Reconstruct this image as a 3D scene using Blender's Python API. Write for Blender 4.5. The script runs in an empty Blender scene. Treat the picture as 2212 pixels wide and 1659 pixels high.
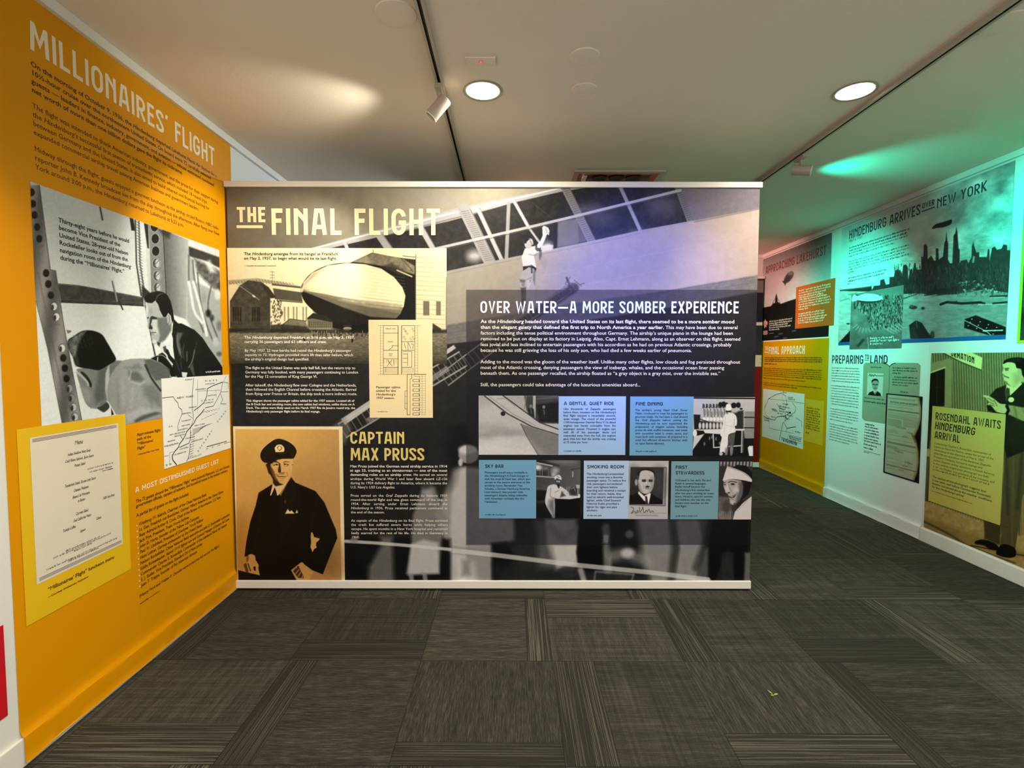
import bpy, math, random
import numpy as np
from mathutils import Vector, Matrix
random.seed(7); RNG = np.random.default_rng(7)
SC = bpy.context.scene; COL = SC.collection

# ------------------------------------------------------------------ camera (solved from the photograph)
FPX, PITCH, YAW, ROLL, EYE = 1100.0, .0523, -.0039, .0014, 1.3973
cd = bpy.data.cameras.new('camera'); cam = bpy.data.objects.new('camera', cd); COL.objects.link(cam); SC.camera = cam
cd.sensor_fit = 'HORIZONTAL'; cd.sensor_width = 36; cd.lens = 36*FPX/2212; cd.clip_start = .02
_F = Vector((math.sin(YAW)*math.cos(PITCH), math.cos(YAW)*math.cos(PITCH), -math.sin(PITCH)))
_R = Vector((math.cos(YAW), -math.sin(YAW), 0)); _U = _R.cross(_F)
_R, _U = math.cos(ROLL)*_R+math.sin(ROLL)*_U, -math.sin(ROLL)*_R+math.cos(ROLL)*_U
m = Matrix.Identity(4)
for i in range(3): m[i][0] = _R[i]; m[i][1] = _U[i]; m[i][2] = -_F[i]
m[2][3] = EYE; cam.matrix_world = m

# ------------------------------------------------------------------ room sizes (metres)
XL, XR, ZC, YB, YN = -1.6782, 3.1248, 2.6822, 6.47, -1.6   # left wall, right wall, ceiling, back wall, near end
# ------------------------------------------------------------------ world, exposure, lights
W = bpy.data.worlds.new('world'); SC.world = W; W.use_nodes = True
W.node_tree.nodes['Background'].inputs[0].default_value = (1.0, .955, .92, 1)
W.node_tree.nodes['Background'].inputs[1].default_value = .9
SC.view_settings.view_transform = 'Standard'; SC.view_settings.look = 'None'; SC.view_settings.gamma = 1
SC.view_settings.use_curve_mapping = False; SC.view_settings.exposure = .55
SC.cycles.max_bounces = 8; SC.cycles.use_denoising = True
def spot(name, loc, target, power, color, size=40, blend=.6, radius=.03):
    d = bpy.data.lights.new(name, 'SPOT'); d.energy = power; d.color = color; d.spot_size = math.radians(size)
    d.spot_blend = blend; d.shadow_soft_size = radius
    o = bpy.data.objects.new(name, d); COL.objects.link(o); o.location = loc
    o.rotation_euler = (Vector(target)-Vector(loc)).to_track_quat('-Z', 'Y').to_euler(); return o
def area(name, loc, sx, sy, power, color, rot=(0, 0, 0), spread=180):
    d = bpy.data.lights.new(name, 'AREA'); d.shape = 'RECTANGLE'; d.size = sx; d.size_y = sy; d.energy = power; d.color = color
    d.spread = math.radians(spread)
    o = bpy.data.objects.new(name, d); COL.objects.link(o); o.location = loc; o.rotation_euler = rot; return o
WARM = (1, .90, .76)
CYAN = (.0, 1, .66)
spot('spot_mural', (-.42, 2.45, 2.56), (XL, 2.85, 1.62), 70, (1, .92, .76), 58, .45)
spot('spot_mural_near', (-.35, .7, 2.6), (XL, 1.25, 1.25), 62, (1, .86, .64), 56, .6)
spot('spot_partition_left', (-.35, .55, 2.6), (-.90, 2.99, 1.72), 70, (1, .87, .64), 40, .8)
spot('spot_partition_blue', (.75, .6, 2.6), (.70, 2.99, 1.72), 260, (.10, .15, 1), 34, .9)
spot('spot_partition_right', (1.80, .6, 2.6), (1.50, 2.99, 1.85), 85, (1, .74, .62), 30, .9)
spot('spot_wall_cyan', (1.78, 2.6, 2.58), (XR, 2.85, 1.85), 200, CYAN, 74, .9)
spot('spot_wall_cyan_far', (1.80, 4.1, 2.58), (XR, 4.9, 1.6), 150, CYAN, 76, .9)
spot('ceiling_glow_cyan', (1.92, 3.60, 2.49), (2.9, 3.30, 2.74), 20, (0, 1, .70), 72, 1, .03)
spot('ceiling_glow_warm', (-.50, 2.52, 2.47), (-1.7, 2.75, 2.78), 9, (1, .97, .82), 74, 1, .04)
spot('back_pink', (1.5, 5.6, 2.5), (3.1, 6.35, 2.0), 75, (1, .42, .36), 80, .9)
spot('spot_wall_left_rear', (-.3, 4.4, 2.56), (XL, 3.7, 2.1), 40, (.86, .90, 1), 80, .9)
spot('ceiling_glow_red', (.1, 4.9, 2.45), (.4, 3.6, 2.75), 15, (1, .50, .34), 100, 1, .02)
def room_fill_lamp(x, y):  # unseen disc lamp added to fill the room, no fitting belongs to it
    l = bpy.data.lights.new('downlight', 'AREA'); l.shape = 'DISK'; l.size = .16; l.energy = 14; l.color = WARM; l.spread = math.radians(160)
    o = bpy.data.objects.new('downlight_or_fill_lamp', l); COL.objects.link(o); o.location = (x, y, ZC-.012)
for x, y in ((-.2, .3), (1.7, .3), (-.2, -1.2), (1.7, -1.2), (1.7, 5.4)): room_fill_lamp(x, y)

# ------------------------------------------------------------------ planes that carry the prints
class Plane:
    def __init__(s, O, U):
        s.O = np.array(O, float); s.U = np.array(U, float); s.U /= np.linalg.norm(s.U); s.V = np.array((0, 0, 1.)); s.N = np.cross(s.U, s.V)
    def uv(s, px, py):
        d = np.array(_F)+(px-1106)/FPX*np.array(_R)-(py-829.5)/FPX*np.array(_U)
        t = ((s.O-np.array((0, 0, EYE)))@s.N)/(d@s.N); P = np.array((0, 0, EYE))+t*d-s.O
        return P@s.U, P@s.V
    def px(s, u, v):
        D = s.O+u[..., None]*s.U+v[..., None]*s.V-np.array((0, 0, EYE)); a = D@np.array(_F)
        return 1106+FPX*(D@np.array(_R))/a, 829.5-FPX*(D@np.array(_U))/a
    def P(s, u, v, off): return s.O+np.multiply.outer(u, s.U)+np.multiply.outer(v, s.V)+off*s.N
PC = Plane((-1.6614, 2.9891, 0), (math.cos(.0047), math.sin(.0047), 0))    # front of the free-standing partition
PLW = Plane((XL, 0, 0), (0, 1, 0)); PRW = Plane((XR, 0, 0), (0, -1, 0)); PBK = Plane((0, 6.40, 0), (1, 0, 0))
def crop(x0, y0, s):                       # zoomed-in measurements back to photograph pixels
    return lambda *p: [(x0+a/s, y0+b/s) for a, b in p]

# ------------------------------------------------------------------ materials
MATS = {}
def lin(c): 
    c = np.asarray(c, float)/255.; return np.where(c <= .04045, c/12.92, ((c+.055)/1.055)**2.4)
def nd(nt, t, **k):
    n = nt.nodes.new(t)
    for a, b in k.items(): setattr(n, a, b)
    return n
def mat(name, rgb=None, rough=.5, metal=0, spec=.5, attr=False, emit=None, estr=0, noise=0, nscale=40, bump=0, bscale=60):
    if name in MATS: return MATS[name]
    M = bpy.data.materials.new(name); M.use_nodes = True; nt = M.node_tree; b = nt.nodes['Principled BSDF']
    b.inputs['Roughness'].default_value = rough; b.inputs['Metallic'].default_value = metal; b.inputs['Specular IOR Level'].default_value = spec
    if attr:
        a = nd(nt, 'ShaderNodeAttribute', attribute_name='Col'); nt.links.new(a.outputs['Color'], b.inputs['Base Color'])
    elif rgb is not None:
        c = tuple(lin(rgb))+(1,); b.inputs['Base Color'].default_value = c
        if noise:
            n = nd(nt, 'ShaderNodeTexNoise'); n.inputs['Scale'].default_value = nscale; n.inputs['Detail'].default_value = 6
            tc = nd(nt, 'ShaderNodeTexCoord'); nt.links.new(tc.outputs['Object'], n.inputs['Vector'])
            mx = nd(nt, 'ShaderNodeMix', data_type='RGBA'); mx.inputs[6].default_value = tuple(x*(1-noise) for x in c[:3])+(1,)
            mx.inputs[7].default_value = tuple(min(1, x*(1+noise)) for x in c[:3])+(1,)
            nt.links.new(n.outputs['Fac'], mx.inputs[0]); nt.links.new(mx.outputs[2], b.inputs['Base Color'])
    if bump:
        n = nd(nt, 'ShaderNodeTexNoise'); n.inputs['Scale'].default_value = bscale; n.inputs['Detail'].default_value = 5
        tc = nd(nt, 'ShaderNodeTexCoord'); nt.links.new(tc.outputs['Object'], n.inputs['Vector'])
        bp = nd(nt, 'ShaderNodeBump'); bp.inputs['Strength'].default_value = bump; bp.inputs['Distance'].default_value = .004
        nt.links.new(n.outputs['Fac'], bp.inputs['Height']); nt.links.new(bp.outputs[0], b.inputs['Normal'])
    if emit is not None:
        b.inputs['Emission Color'].default_value = tuple(lin(emit))+(1,); b.inputs['Emission Strength'].default_value = estr
    MATS[name] = M; return M
PRINT = mat('printed_vinyl', attr=True, rough=.45, spec=.15)
def ink(rgb): return mat('ink_%d_%d_%d' % tuple(rgb), rgb, rough=.5, spec=.15)

# ------------------------------------------------------------------ objects
def link(o, parent=None):
    COL.objects.link(o)
    if parent is not None:
        o.parent = parent
        o.matrix_parent_inverse = parent.matrix_world.inverted()
    return o
def thing(name, loc, label, cat, group=None):
    o = bpy.data.objects.new(name, None); COL.objects.link(o); o.location = loc; o.empty_display_size = .1
    o['label'] = label; o['category'] = cat
    if group: o['group'] = group
    bpy.context.view_layer.update(); return o
def tag(o, label, cat, group=None):
    o['label'] = label; o['category'] = cat
    if group: o['group'] = group
    return o
class MB:
    def __init__(s): s.v = []; s.f = []; s.m = []; s.mats = []
    def mi(s, M):
        if M not in s.mats: s.mats.append(M)
        return s.mats.index(M)
    def add(s, vs, fs, M, T=None):
        k = len(s.v); i = s.mi(M)
        for v in vs: s.v.append(tuple(T@Vector(v)) if T is not None else tuple(v))
        for f in fs: s.f.append([a+k for a in f]); s.m.append(i)
    def box(s, a, b, M, T=None, bev=0):
        (x0, y0, z0), (x1, y1, z1) = a, b
        if not bev:
            vs = [(x, y, z) for z in (z0, z1) for x, y in ((x0, y0), (x1, y0), (x1, y1), (x0, y1))]
            fs = [(3, 2, 1, 0), (4, 5, 6, 7), (0, 1, 5, 4), (1, 2, 6, 5), (2, 3, 7, 6), (3, 0, 4, 7)]
            s.add(vs, fs, M, T); return
        import bmesh
        bm = bmesh.new(); bmesh.ops.create_cube(bm, size=1)
        for v in bm.verts: v.co = ((v.co.x+.5)*(x1-x0)+x0, (v.co.y+.5)*(y1-y0)+y0, (v.co.z+.5)*(z1-z0)+z0)
        bmesh.ops.bevel(bm, geom=bm.edges[:], offset=bev, segments=2, profile=.6, affect='EDGES')
        bm.verts.index_update(); s.add([v.co[:] for v in bm.verts], [[v.index for v in f.verts] for f in bm.faces], M, T); bm.free()
    def lathe(s, prof, M, T=None, n=40, closed=True):   # profile (r, z) about local z
        vs = []; fs = []
        for r, z in prof:
            for k in range(n): a = 2*math.pi*k/n; vs.append((r*math.cos(a), r*math.sin(a), z))
        for j in range(len(prof)-1):
            for k in range(n): k2 = (k+1) % n; fs.append((j*n+k, j*n+k2, (j+1)*n+k2, (j+1)*n+k))
        if closed: fs.append(tuple(range(n))[::-1]); fs.append(tuple((len(prof)-1)*n+k for k in range(n)))
        s.add(vs, fs, M, T)
    def build(s, name, parent=None, smooth=False):
        me = bpy.data.meshes.new(name); me.from_pydata(s.v, [], s.f); 
        for M in s.mats: me.materials.append(M)
        me.polygons.foreach_set('material_index', s.m)
        if smooth:
            me.polygons.foreach_set('use_smooth', [True]*len(s.f)); me.set_sharp_from_angle(angle=math.radians(35))
        me.update(); return link(bpy.data.objects.new(name, me), parent)
def structure(o): o['kind'] = 'structure'; return o
def plate(name, pl, quad, M, off, parent, thick=0):     # a flat card: its photographed corners, put back on the surface it is fixed to
    uv = [pl.uv(*p) for p in quad]; u0 = (uv[0][0]+uv[3][0])/2; u1 = (uv[1][0]+uv[2][0])/2; v1 = (uv[0][1]+uv[1][1])/2; v0 = (uv[2][1]+uv[3][1])/2
    return plate_uv(name, pl, u0, u1, v0, v1, M, off, parent, thick)
def plate_uv(name, pl, u0, u1, v0, v1, M, off, parent, thick=0):
    b = MB(); F = [pl.P(u, v, off) for u, v in ((u0, v0), (u1, v0), (u1, v1), (u0, v1))]
    if thick:
        B = [pl.P(u, v, off-thick) for u, v in ((u0, v0), (u1, v0), (u1, v1), (u0, v1))]
        b.add(F+B, [(0, 1, 2, 3)]+[(i, i+4, (i+1) % 4+4, (i+1) % 4) for i in range(4)]+[(7, 6, 5, 4)], M)
    else: b.add(F, [(0, 1, 2, 3)], M)
    return b.build(name, parent)

# ------------------------------------------------------------------ printed pictures: painted point by point on a fine mesh
def smooth_pts(p, closed=True, n=6):
    p = np.array(p, float); N = len(p); out = []
    for i in range(N if closed else N-1):
        if closed: a, b, c, d = p[(i-1) % N], p[i], p[(i+1) % N], p[(i+2) % N]
        else: a, b, c, d = p[max(i-1, 0)], p[i], p[i+1], p[min(i+2, N-1)]
        for t in np.arange(n)/n: out.append(.5*((2*b)+(-a+c)*t+(2*a-5*b+4*c-d)*t*t+(-a+3*b-3*c+d)*t**3))
    if not closed: out.append(p[-1])
    return np.array(out)
def vnoise(X, Y, s, seed=0):
    r = np.random.default_rng(seed); G = r.random((128, 128)); x = X/s; y = Y/s; xi = np.floor(x).astype(int); yi = np.floor(y).astype(int)
    fx = x-xi; fy = y-yi; fx = fx*fx*(3-2*fx); fy = fy*fy*(3-2*fy); g = lambda a, b: G[a % 128, b % 128]
    return (g(xi, yi)*(1-fx)+g(xi+1, yi)*fx)*(1-fy)+(g(xi, yi+1)*(1-fx)+g(xi+1, yi+1)*fx)*fy
def fbm(X, Y, s, seed=0, o=4): return sum(vnoise(X, Y, s/2**k, seed+k)/2**k for k in range(o))/sum(1/2**k for k in range(o))
class Canvas:
    def __init__(s, pl, quad, res=.0028, tint=(1, 1, 1), base=128):
        s.pl = pl; uv = [pl.uv(*p) for p in quad]
        s.u0 = (uv[0][0]+uv[3][0])/2; s.u1 = (uv[1][0]+uv[2][0])/2; s.v1 = (uv[0][1]+uv[1][1])/2; s.v0 = (uv[2][1]+uv[3][1])/2
        ru, rv = res if isinstance(res, tuple) else (res, res)
        s.nu = max(2, int((s.u1-s.u0)/ru)+1); s.nv = max(2, int((s.v1-s.v0)/rv)+1); s.tint = np.array(tint)
        s.Ug, s.Vg = np.meshgrid(np.linspace(s.u0, s.u1, s.nu), np.linspace(s.v0, s.v1, s.nv))
        s.X, s.Y = pl.px(s.Ug, s.Vg); s.C = np.zeros((s.nv, s.nu, 3)); s.C[:] = s.col(base)
        s.k = lambda *p: list(p)
    gain = 1
    def col(s, c): return np.array(c, float) if np.ndim(c) == 1 and len(c) == 3 else (min(255, float(c)*s.gain) if c > 70 else float(c)*(.8 if s.gain > 1 else 1))*s.tint
    def win(s, x0, y0, x1, y1):
        q = [s.pl.uv(a, b) for a in (x0, x1) for b in (y0, y1)]
        i0, i1 = sorted(((min(a[0] for a in q)-s.u0)/(s.u1-s.u0)*(s.nu-1), (max(a[0] for a in q)-s.u0)/(s.u1-s.u0)*(s.nu-1)))
        j0, j1 = sorted(((min(a[1] for a in q)-s.v0)/(s.v1-s.v0)*(s.nv-1), (max(a[1] for a in q)-s.v0)/(s.v1-s.v0)*(s.nv-1)))
        return slice(max(0, int(j0)-1), max(0, min(s.nv, int(j1)+3))), slice(max(0, int(i0)-1), max(0, min(s.nu, int(i1)+3)))
    def _blend(s, W, a, c, tex=0):
        c = c if isinstance(c, np.ndarray) and c.ndim == 3 else s.col(c)
        if tex: c = c*(1+tex*(fbm(s.X[W], s.Y[W], 7, 3)-.5)[..., None]*2)
        s.C[W] = s.C[W]*(1-a[..., None])+c*a[..., None]
    def _dist(s, X, Y, p, closed):
        n = len(p); d2 = np.full(X.shape, 1e9); ins = np.zeros(X.shape, bool)
        for i in range(n if closed else n-1):
            ax, ay = p[i]; bx, by = p[(i+1) % n]; ex, ey = bx-ax, by-ay; L = ex*ex+ey*ey+1e-9
            t = np.clip(((X-ax)*ex+(Y-ay)*ey)/L, 0, 1); dx = X-ax-t*ex; dy = Y-ay-t*ey; np.minimum(d2, dx*dx+dy*dy, out=d2)
            if closed and ay != by: ins ^= ((ay > Y) != (by > Y)) & (X < ex*(Y-ay)/ey+ax)
        d = np.sqrt(d2); return np.where(ins, -d, d) if closed else d
    def poly(s, pts, c, a=1, soft=.8, sm=False, tex=0, mul=False):
        p = s.k(*pts); p = smooth_pts(p) if sm else np.array(p, float)
        W = s.win(p[:, 0].min()-soft*2, p[:, 1].min()-soft*2, p[:, 0].max()+soft*2, p[:, 1].max()+soft*2)
        X = s.X[W]; Y = s.Y[W]
        if X.size == 0: return
        al = np.clip(.5-s._dist(X, Y, p, True)/(2*soft), 0, 1)*a
        if callable(c): c = c(X, Y)
        s._blend(W, al, c, tex)
    def line(s, pts, w, c, a=1, soft=.6, sm=False):
        p = s.k(*pts); p = smooth_pts(p, False) if sm else np.array(p, float); r = w/2+soft
        W = s.win(p[:, 0].min()-r, p[:, 1].min()-r, p[:, 0].max()+r, p[:, 1].max()+r); X = s.X[W]; Y = s.Y[W]
        if X.size == 0: return
        s._blend(W, np.clip(.5-(s._dist(X, Y, p, False)-w/2)/(2*soft), 0, 1)*a, c)
    def ell(s, cx, cy, rx, ry, c, a=1, soft=.8, rot=0, tex=0):   # radii already in photograph pixels
        (cx, cy), = s.k((cx, cy)); p = [(cx+rx*math.cos(t)*math.cos(rot)-ry*math.sin(t)*math.sin(rot), cy+rx*math.cos(t)*math.sin(rot)+ry*math.sin(t)*math.cos(rot)) for t in np.arange(28)/28*2*math.pi]
        k, s.k = s.k, (lambda *q: list(q)); s.poly(p, c, a, soft, tex=tex); s.k = k
    def grad(s, p0, c0, p1, c1, pts=None, a=1, soft=.8, sm=False):
        (x0, y0), (x1, y1) = s.k(p0, p1); c0 = s.col(c0); c1 = s.col(c1); L = (x1-x0)**2+(y1-y0)**2
        f = lambda X, Y: c0+(c1-c0)*np.clip(((X-x0)*(x1-x0)+(Y-y0)*(y1-y0))/L, 0, 1)[..., None]
        if pts is None: s.C[:] = f(s.X, s.Y)
        else: s.poly(pts, f, a, soft, sm)
    def grain(s, amt=6, sc=9, seed=1, fine=3):
        s.C += (fbm(s.X, s.Y, sc, seed)-.5)[..., None]*2*amt+(np.random.default_rng(seed).random(s.X.shape)-.5)[..., None]*2*fine
    def build(s, name, off, parent):
        C = lin(np.clip(255*np.clip(s.C/255, 0, 1)**1.13*1.05, 0, 255)); me = bpy.data.meshes.new(name); n = s.nu*s.nv
        P = s.pl.P(s.Ug.ravel(), s.Vg.ravel(), off); me.vertices.add(n); me.vertices.foreach_set('co', P.astype(np.float32).ravel())
        j, i = np.meshgrid(np.arange(s.nv-1), np.arange(s.nu-1), indexing='ij'); a = (j*s.nu+i).ravel()
        F = np.stack([a, a+1, a+1+s.nu, a+s.nu], 1).astype(np.int32); me.loops.add(F.size); me.loops.foreach_set('vertex_index', F.ravel())
        me.polygons.add(len(F)); me.polygons.foreach_set('loop_start', np.arange(0, F.size, 4, dtype=np.int32))
        me.update(calc_edges=True)
        at = me.color_attributes.new('Col', 'FLOAT_COLOR', 'POINT'); at.data.foreach_set('color', np.concatenate([C.reshape(-1, 3), np.ones((n, 1))], 1).astype(np.float32).ravel())
        me.materials.append(PRINT); return link(bpy.data.objects.new(name, me), parent)
def rect(x0, y0, x1, y1): return [(x0, y0), (x1, y0), (x1, y1), (x0, y1)]

# ------------------------------------------------------------------ lettering
_G = {}
_cu = bpy.data.curves.new('letters', 'FONT'); _cu.resolution_u = 2; _co = bpy.data.objects.new('letters', _cu); COL.objects.link(_co)
def _mesh(body, off):
    _cu.body = body; _cu.offset = off; bpy.context.view_layer.update()
    dg = bpy.context.evaluated_depsgraph_get(); return bpy.data.meshes.new_from_object(_co.evaluated_get(dg))
def _width(body, off):
    me = _mesh(body, off); n = len(me.vertices); a = np.zeros(n*3); me.vertices.foreach_get('co', a); bpy.data.meshes.remove(me); a = a.reshape(-1, 3); return a[:, 0].max()-a[:, 0].min()
def glyph(c, bold):
    if (c, bold) in _G: return _G[c, bold]
    off = (0 if c in 'MW' else .019) if bold else (0 if c == 'M' else .004)
    if ('II', bold) not in _G: _G['II', bold] = _width('II', off)
    adv = _width('I'+c+'I', off)-_G['II', bold]
    if c == ' ': r = (np.zeros((0, 2)), [], adv)
    else:
        me = _mesh(c, off); a = np.zeros(len(me.vertices)*3); me.vertices.foreach_get('co', a); fs = [list(p.vertices) for p in me.polygons]; bpy.data.meshes.remove(me)
        r = (a.reshape(-1, 3)[:, :2], fs, adv)
        if bold: g = r[0]*np.array((1.08, 1)); r = (g, fs, adv)
    if bold: r = (r[0], r[1], adv*1.08)
    _G[c, bold] = r; return r
def parse(line):     # * toggles bold, _ toggles italics
    b = i = False; out = []
    for c in line:
        if c == '*': b = not b
        elif c == '_': i = not i
        else: out.append((c, b, i))
    return out
def strip_bold(L, state):
    return L
def text(name, pl, parent, lines, p0, pn, pr, color, k=.80, just=False, off=.0030, allbold=False, align='l', maxw=None, track=0):
    """lines set between the first baseline p0 and the last baseline pn; pr = right end of the widest line"""
    u0, v0 = pl.uv(*p0); un, vn = pl.uv(*pn); ur, _ = pl.uv(*pr); n = len(lines); pitch = (v0-vn)/(n-1) if n > 1 else (v0-vn)
    size = pitch*k; bl = False; P = []
    for ln in lines:
        if ln is None: P.append(None); continue
        cs = parse(('*' if bl else '')+ln)
        if ln.count('*') % 2: bl = not bl
        P.append([(c, bb or allbold, ii) for c, bb, ii in cs])
    wd = lambda cs: sum(glyph(c, bb)[2]+track for c, bb, ii in cs)
    mx = maxw or max(wd(c) for c in P if c); sx = (ur-u0)/mx; V = []; F = []; cnt = 0
    for j, cs in enumerate(P):
        if not cs: continue
        w = wd(cs)*sx; tot = ur-u0; x = 0; extra = 0; ns = sum(1 for c in cs if c[0] == ' ')
        if just and ns and w > .72*tot and not (j == n-1 or P[j+1] is None): extra = (tot-w)/ns
        if align == 'c': x = (tot-w)/2
        if align == 'r': x = tot-w
        ub = u0+(un-u0)*(j/(n-1) if n > 1 else 0)
        for c, bb, ii in cs:
            g, fs, adv = glyph(c, bb)
            if len(g):
                gx = g[:, 0]*sx+(g[:, 1]*size*.2 if ii else 0); V.append(np.stack([ub+x+gx, v0-pitch*j*1.0+g[:, 1]*size], 1))
                for f in fs: F.append([a+cnt for a in f])
                cnt += len(g)
            x += (adv+track)*sx+(extra if c == ' ' else 0)
        if (j == n-1 or P[j+1] is None) and V:            # each paragraph is a part of its own
            last = _flat(name, pl, np.concatenate(V), F, off, color, parent); V = []; F = []; cnt = 0
    return last
def line1(name, pl, parent, s, p0, p1, size, color, off=.0030, **kw): return text(name, pl, parent, [s], p0, (p0[0], p0[1]+size), p1, color, k=1, off=off, **kw)
def _flat(name, pl, V, F, off, color, parent, lift=None):
    P = pl.P(V[:, 0], V[:, 1], off)
    if lift is not None: P = P+np.multiply.outer(lift, pl.N)
    me = bpy.data.meshes.new(name); me.from_pydata([tuple(p) for p in P], [], F); me.materials.append(color if isinstance(color, bpy.types.Material) else ink(color)); me.update()
    return link(bpy.data.objects.new(name, me), parent)
def ribbon(pts, t):
    p = np.array(pts, float); n = len(p); V = []; 
    for i in range(n):
        a = p[i]-p[i-1] if i else p[1]-p[0]; b = p[i+1]-p[i] if i < n-1 else p[-1]-p[-2]
        a = a/(np.linalg.norm(a)+1e-9); b = b/(np.linalg.norm(b)+1e-9); na = np.array((-a[1], a[0])); nb = np.array((-b[1], b[0])); mm = na+nb; L = np.linalg.norm(mm)
        mm = mm/L if L > .3 else na; mm = mm/max(.5, mm@na); V += [p[i]+mm*t/2, p[i]-mm*t/2]
    return np.array(V), [(2*i, 2*i+1, 2*i+3, 2*i+2) for i in range(n-1)]
def arc(cx, cy, rx, ry, a0, a1, n=12): return [(cx+rx*math.cos(math.radians(a)), cy+ry*math.sin(math.radians(a))) for a in np.linspace(a0, a1, n)]
def deco(c, t):      # tall narrow show-card capitals; unit height, returns strokes and width
    W = dict(I=t, F=.43, E=.43, L=.43, T=.52, H=.53, N=.54, A=.6, M=.72, O=.56, C=.53, G=.56, S=.5, U=.53, D=.55, P=.5, R=.53, B=.52, V=.58, W=.86, X=.56, Y=.56, K=.54, Q=.56, Z=.5, J=.4).get(c, .3)
    l, r, b, T, w, h = t/2, W-t/2, t/2, 1-t/2, W, W/2; st = [(l, 0), (l, 1)]
    bow = lambda y0, y1, rr: [(l, y1)]+arc(rr-(y1-y0)/2*.85, (y0+y1)/2, (y1-y0)/2*.85, (y1-y0)/2, 90, -90)+[(l, y0)]
    sp = lambda p: [tuple(q) for q in smooth_pts(p, False)]
    ry = .24
    D = dict(
     I=[st], F=[st, [(l, T), (w, T)], [(l, .54), (w*.9, .54)]], E=[st, [(l, T), (w, T)], [(l, .52), (w*.92, .52)], [(l, b), (w, b)]],
     L=[st, [(l, b), (w, b)]], T=[[(h, 0), (h, 1)], [(0, T), (w, T)]], H=[st, [(r, 0), (r, 1)], [(l, .5), (r, .5)]],
     N=[st, [(r, 0), (r, 1)], [(l+t*.15, T), (r, .52)]], A=[[(l, 0), (h-t*.62, 1-t*.5), (h+t*.62, 1-t*.5), (r, 0)], [(l+.09, .3), (r-.09, .3)]],
     M=[[(l, 0), (l+.04, 1)], [(r, 0), (r-.04, 1)], [(l+.06, .95), (h, .34), (r-.06, .95)]],
     O=[arc(h, 1-ry-t/2, h-t/2, ry, 0, 180)+arc(h, ry+t/2, h-t/2, ry, 180, 360)+[(r, 1-ry-t/2)]],
     C=[arc(h, 1-ry-t/2, h-t/2, ry, 5, 180)+arc(h, ry+t/2, h-t/2, ry, 180, 355)],
     G=[arc(h, 1-ry-t/2, h-t/2, ry, 5, 180)+arc(h, ry+t/2, h-t/2, ry, 180, 355)+[(r, .47), (h, .47)]],
     S=[sp([(r, .72), (r-.01, .86), (h, T), (l+.01, .86), (l, .72), (h*.85, .55), (h*1.2, .45), (r, .28), (r-.01, .13), (h, b), (l+.01, .13), (l, .27)])],
     U=[[(l, 1)]+arc(h, ry+t/2, h-t/2, ry, 180, 360)+[(r, 1)]],
     D=[st, [(l, T), (h, T)]+arc(h, 1-.3, r-h, .3-t/2, 90, 0, 7)+arc(h, .3, r-h, .3-t/2, 0, -90, 7)+[(l, b)]],
     P=[st, bow(.42, T, r)], R=[st, bow(.45, T, r), [(h*.8, .45), (r+.02, 0)]], B=[st, bow(.53, T, r-.02), bow(b, .53, r)],
     V=[[(l, 1), (h, t*.3), (r, 1)]], W=[[(l, 1), (w*.28, t*.3), (h, .85), (w*.72, t*.3), (r, 1)]],
     X=[[(l, 0), (r, 1)], [(l, 1), (r, 0)]], Y=[[(l, 1), (h, .45), (r, 1)], [(h, 0), (h, .5)]], K=[st, [(r, 1), (l, .42)], [(l+.1, .5), (r+.02, 0)]],
     Q=[arc(h, .5, h-t/2, .5-t/2, 0, 360, 30), [(h, .25), (w, -.02)]], Z=[[(0, T), (r, T), (l, b), (w, b)]], J=[[(r, 1), (r, .2), (h, b), (l, .1)]])
    D["’"] = [[(.12, 1), (.06, .8)]]; D['—'] = [[(0, .45), (.85, .45)]]; D['-'] = [[(0, .45), (.35, .45)]]; D[','] = [[(.1, .1), (.05, -.1)]]; D['.'] = [[(0, t/2), (t, t/2)]]
    if c == '—': w = .85
    if c in "’,": w = .18
    if c == ' ': w = .24
    return D.get(c, []), w
def title(name, pl, parent, s, pl0, pr0, ptop, color, t=.17, gap=.115, wide=1, off=.0028, shear=0, off_b=None):
    """capitals from baseline-left pl0 to baseline-right pr0, as tall as ptop above pl0"""
    u0, v0 = pl.uv(*pl0); u1, v1 = pl.uv(*pr0); _, vt = pl.uv(*ptop); H = vt-v0; x = 0; V = []; F = []; n = 0; Z = []
    groups = []
    for c in s:
        if c == ' ' and F: groups.append((V, F, Z)); V = []; F = []; Z = []; n = 0
        st, w = deco(c, t/wide)
        for qi, q in enumerate(st):
            q = np.array(q)
            a, f = ribbon(q*np.array((wide, 1)), t); a[:, 0] += x+a[:, 1]*shear; V.append(a); F += [[i+n for i in g] for g in f]; n += len(a); Z += [qi*8e-5]*len(a)
        x += w*wide+gap
    x -= gap; groups.append((V, F, Z))
    for V, F, Z in groups:      # each word is a part of its own; crossing strokes sit a hair apart so that they do not fight
        V = np.concatenate(V); V[:, 0] = u0+V[:, 0]*(u1-u0)/x; V[:, 1] = v0+V[:, 1]*H
        o = _flat(name, pl, V, F, off, color, parent, np.array(Z))
    return o
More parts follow.
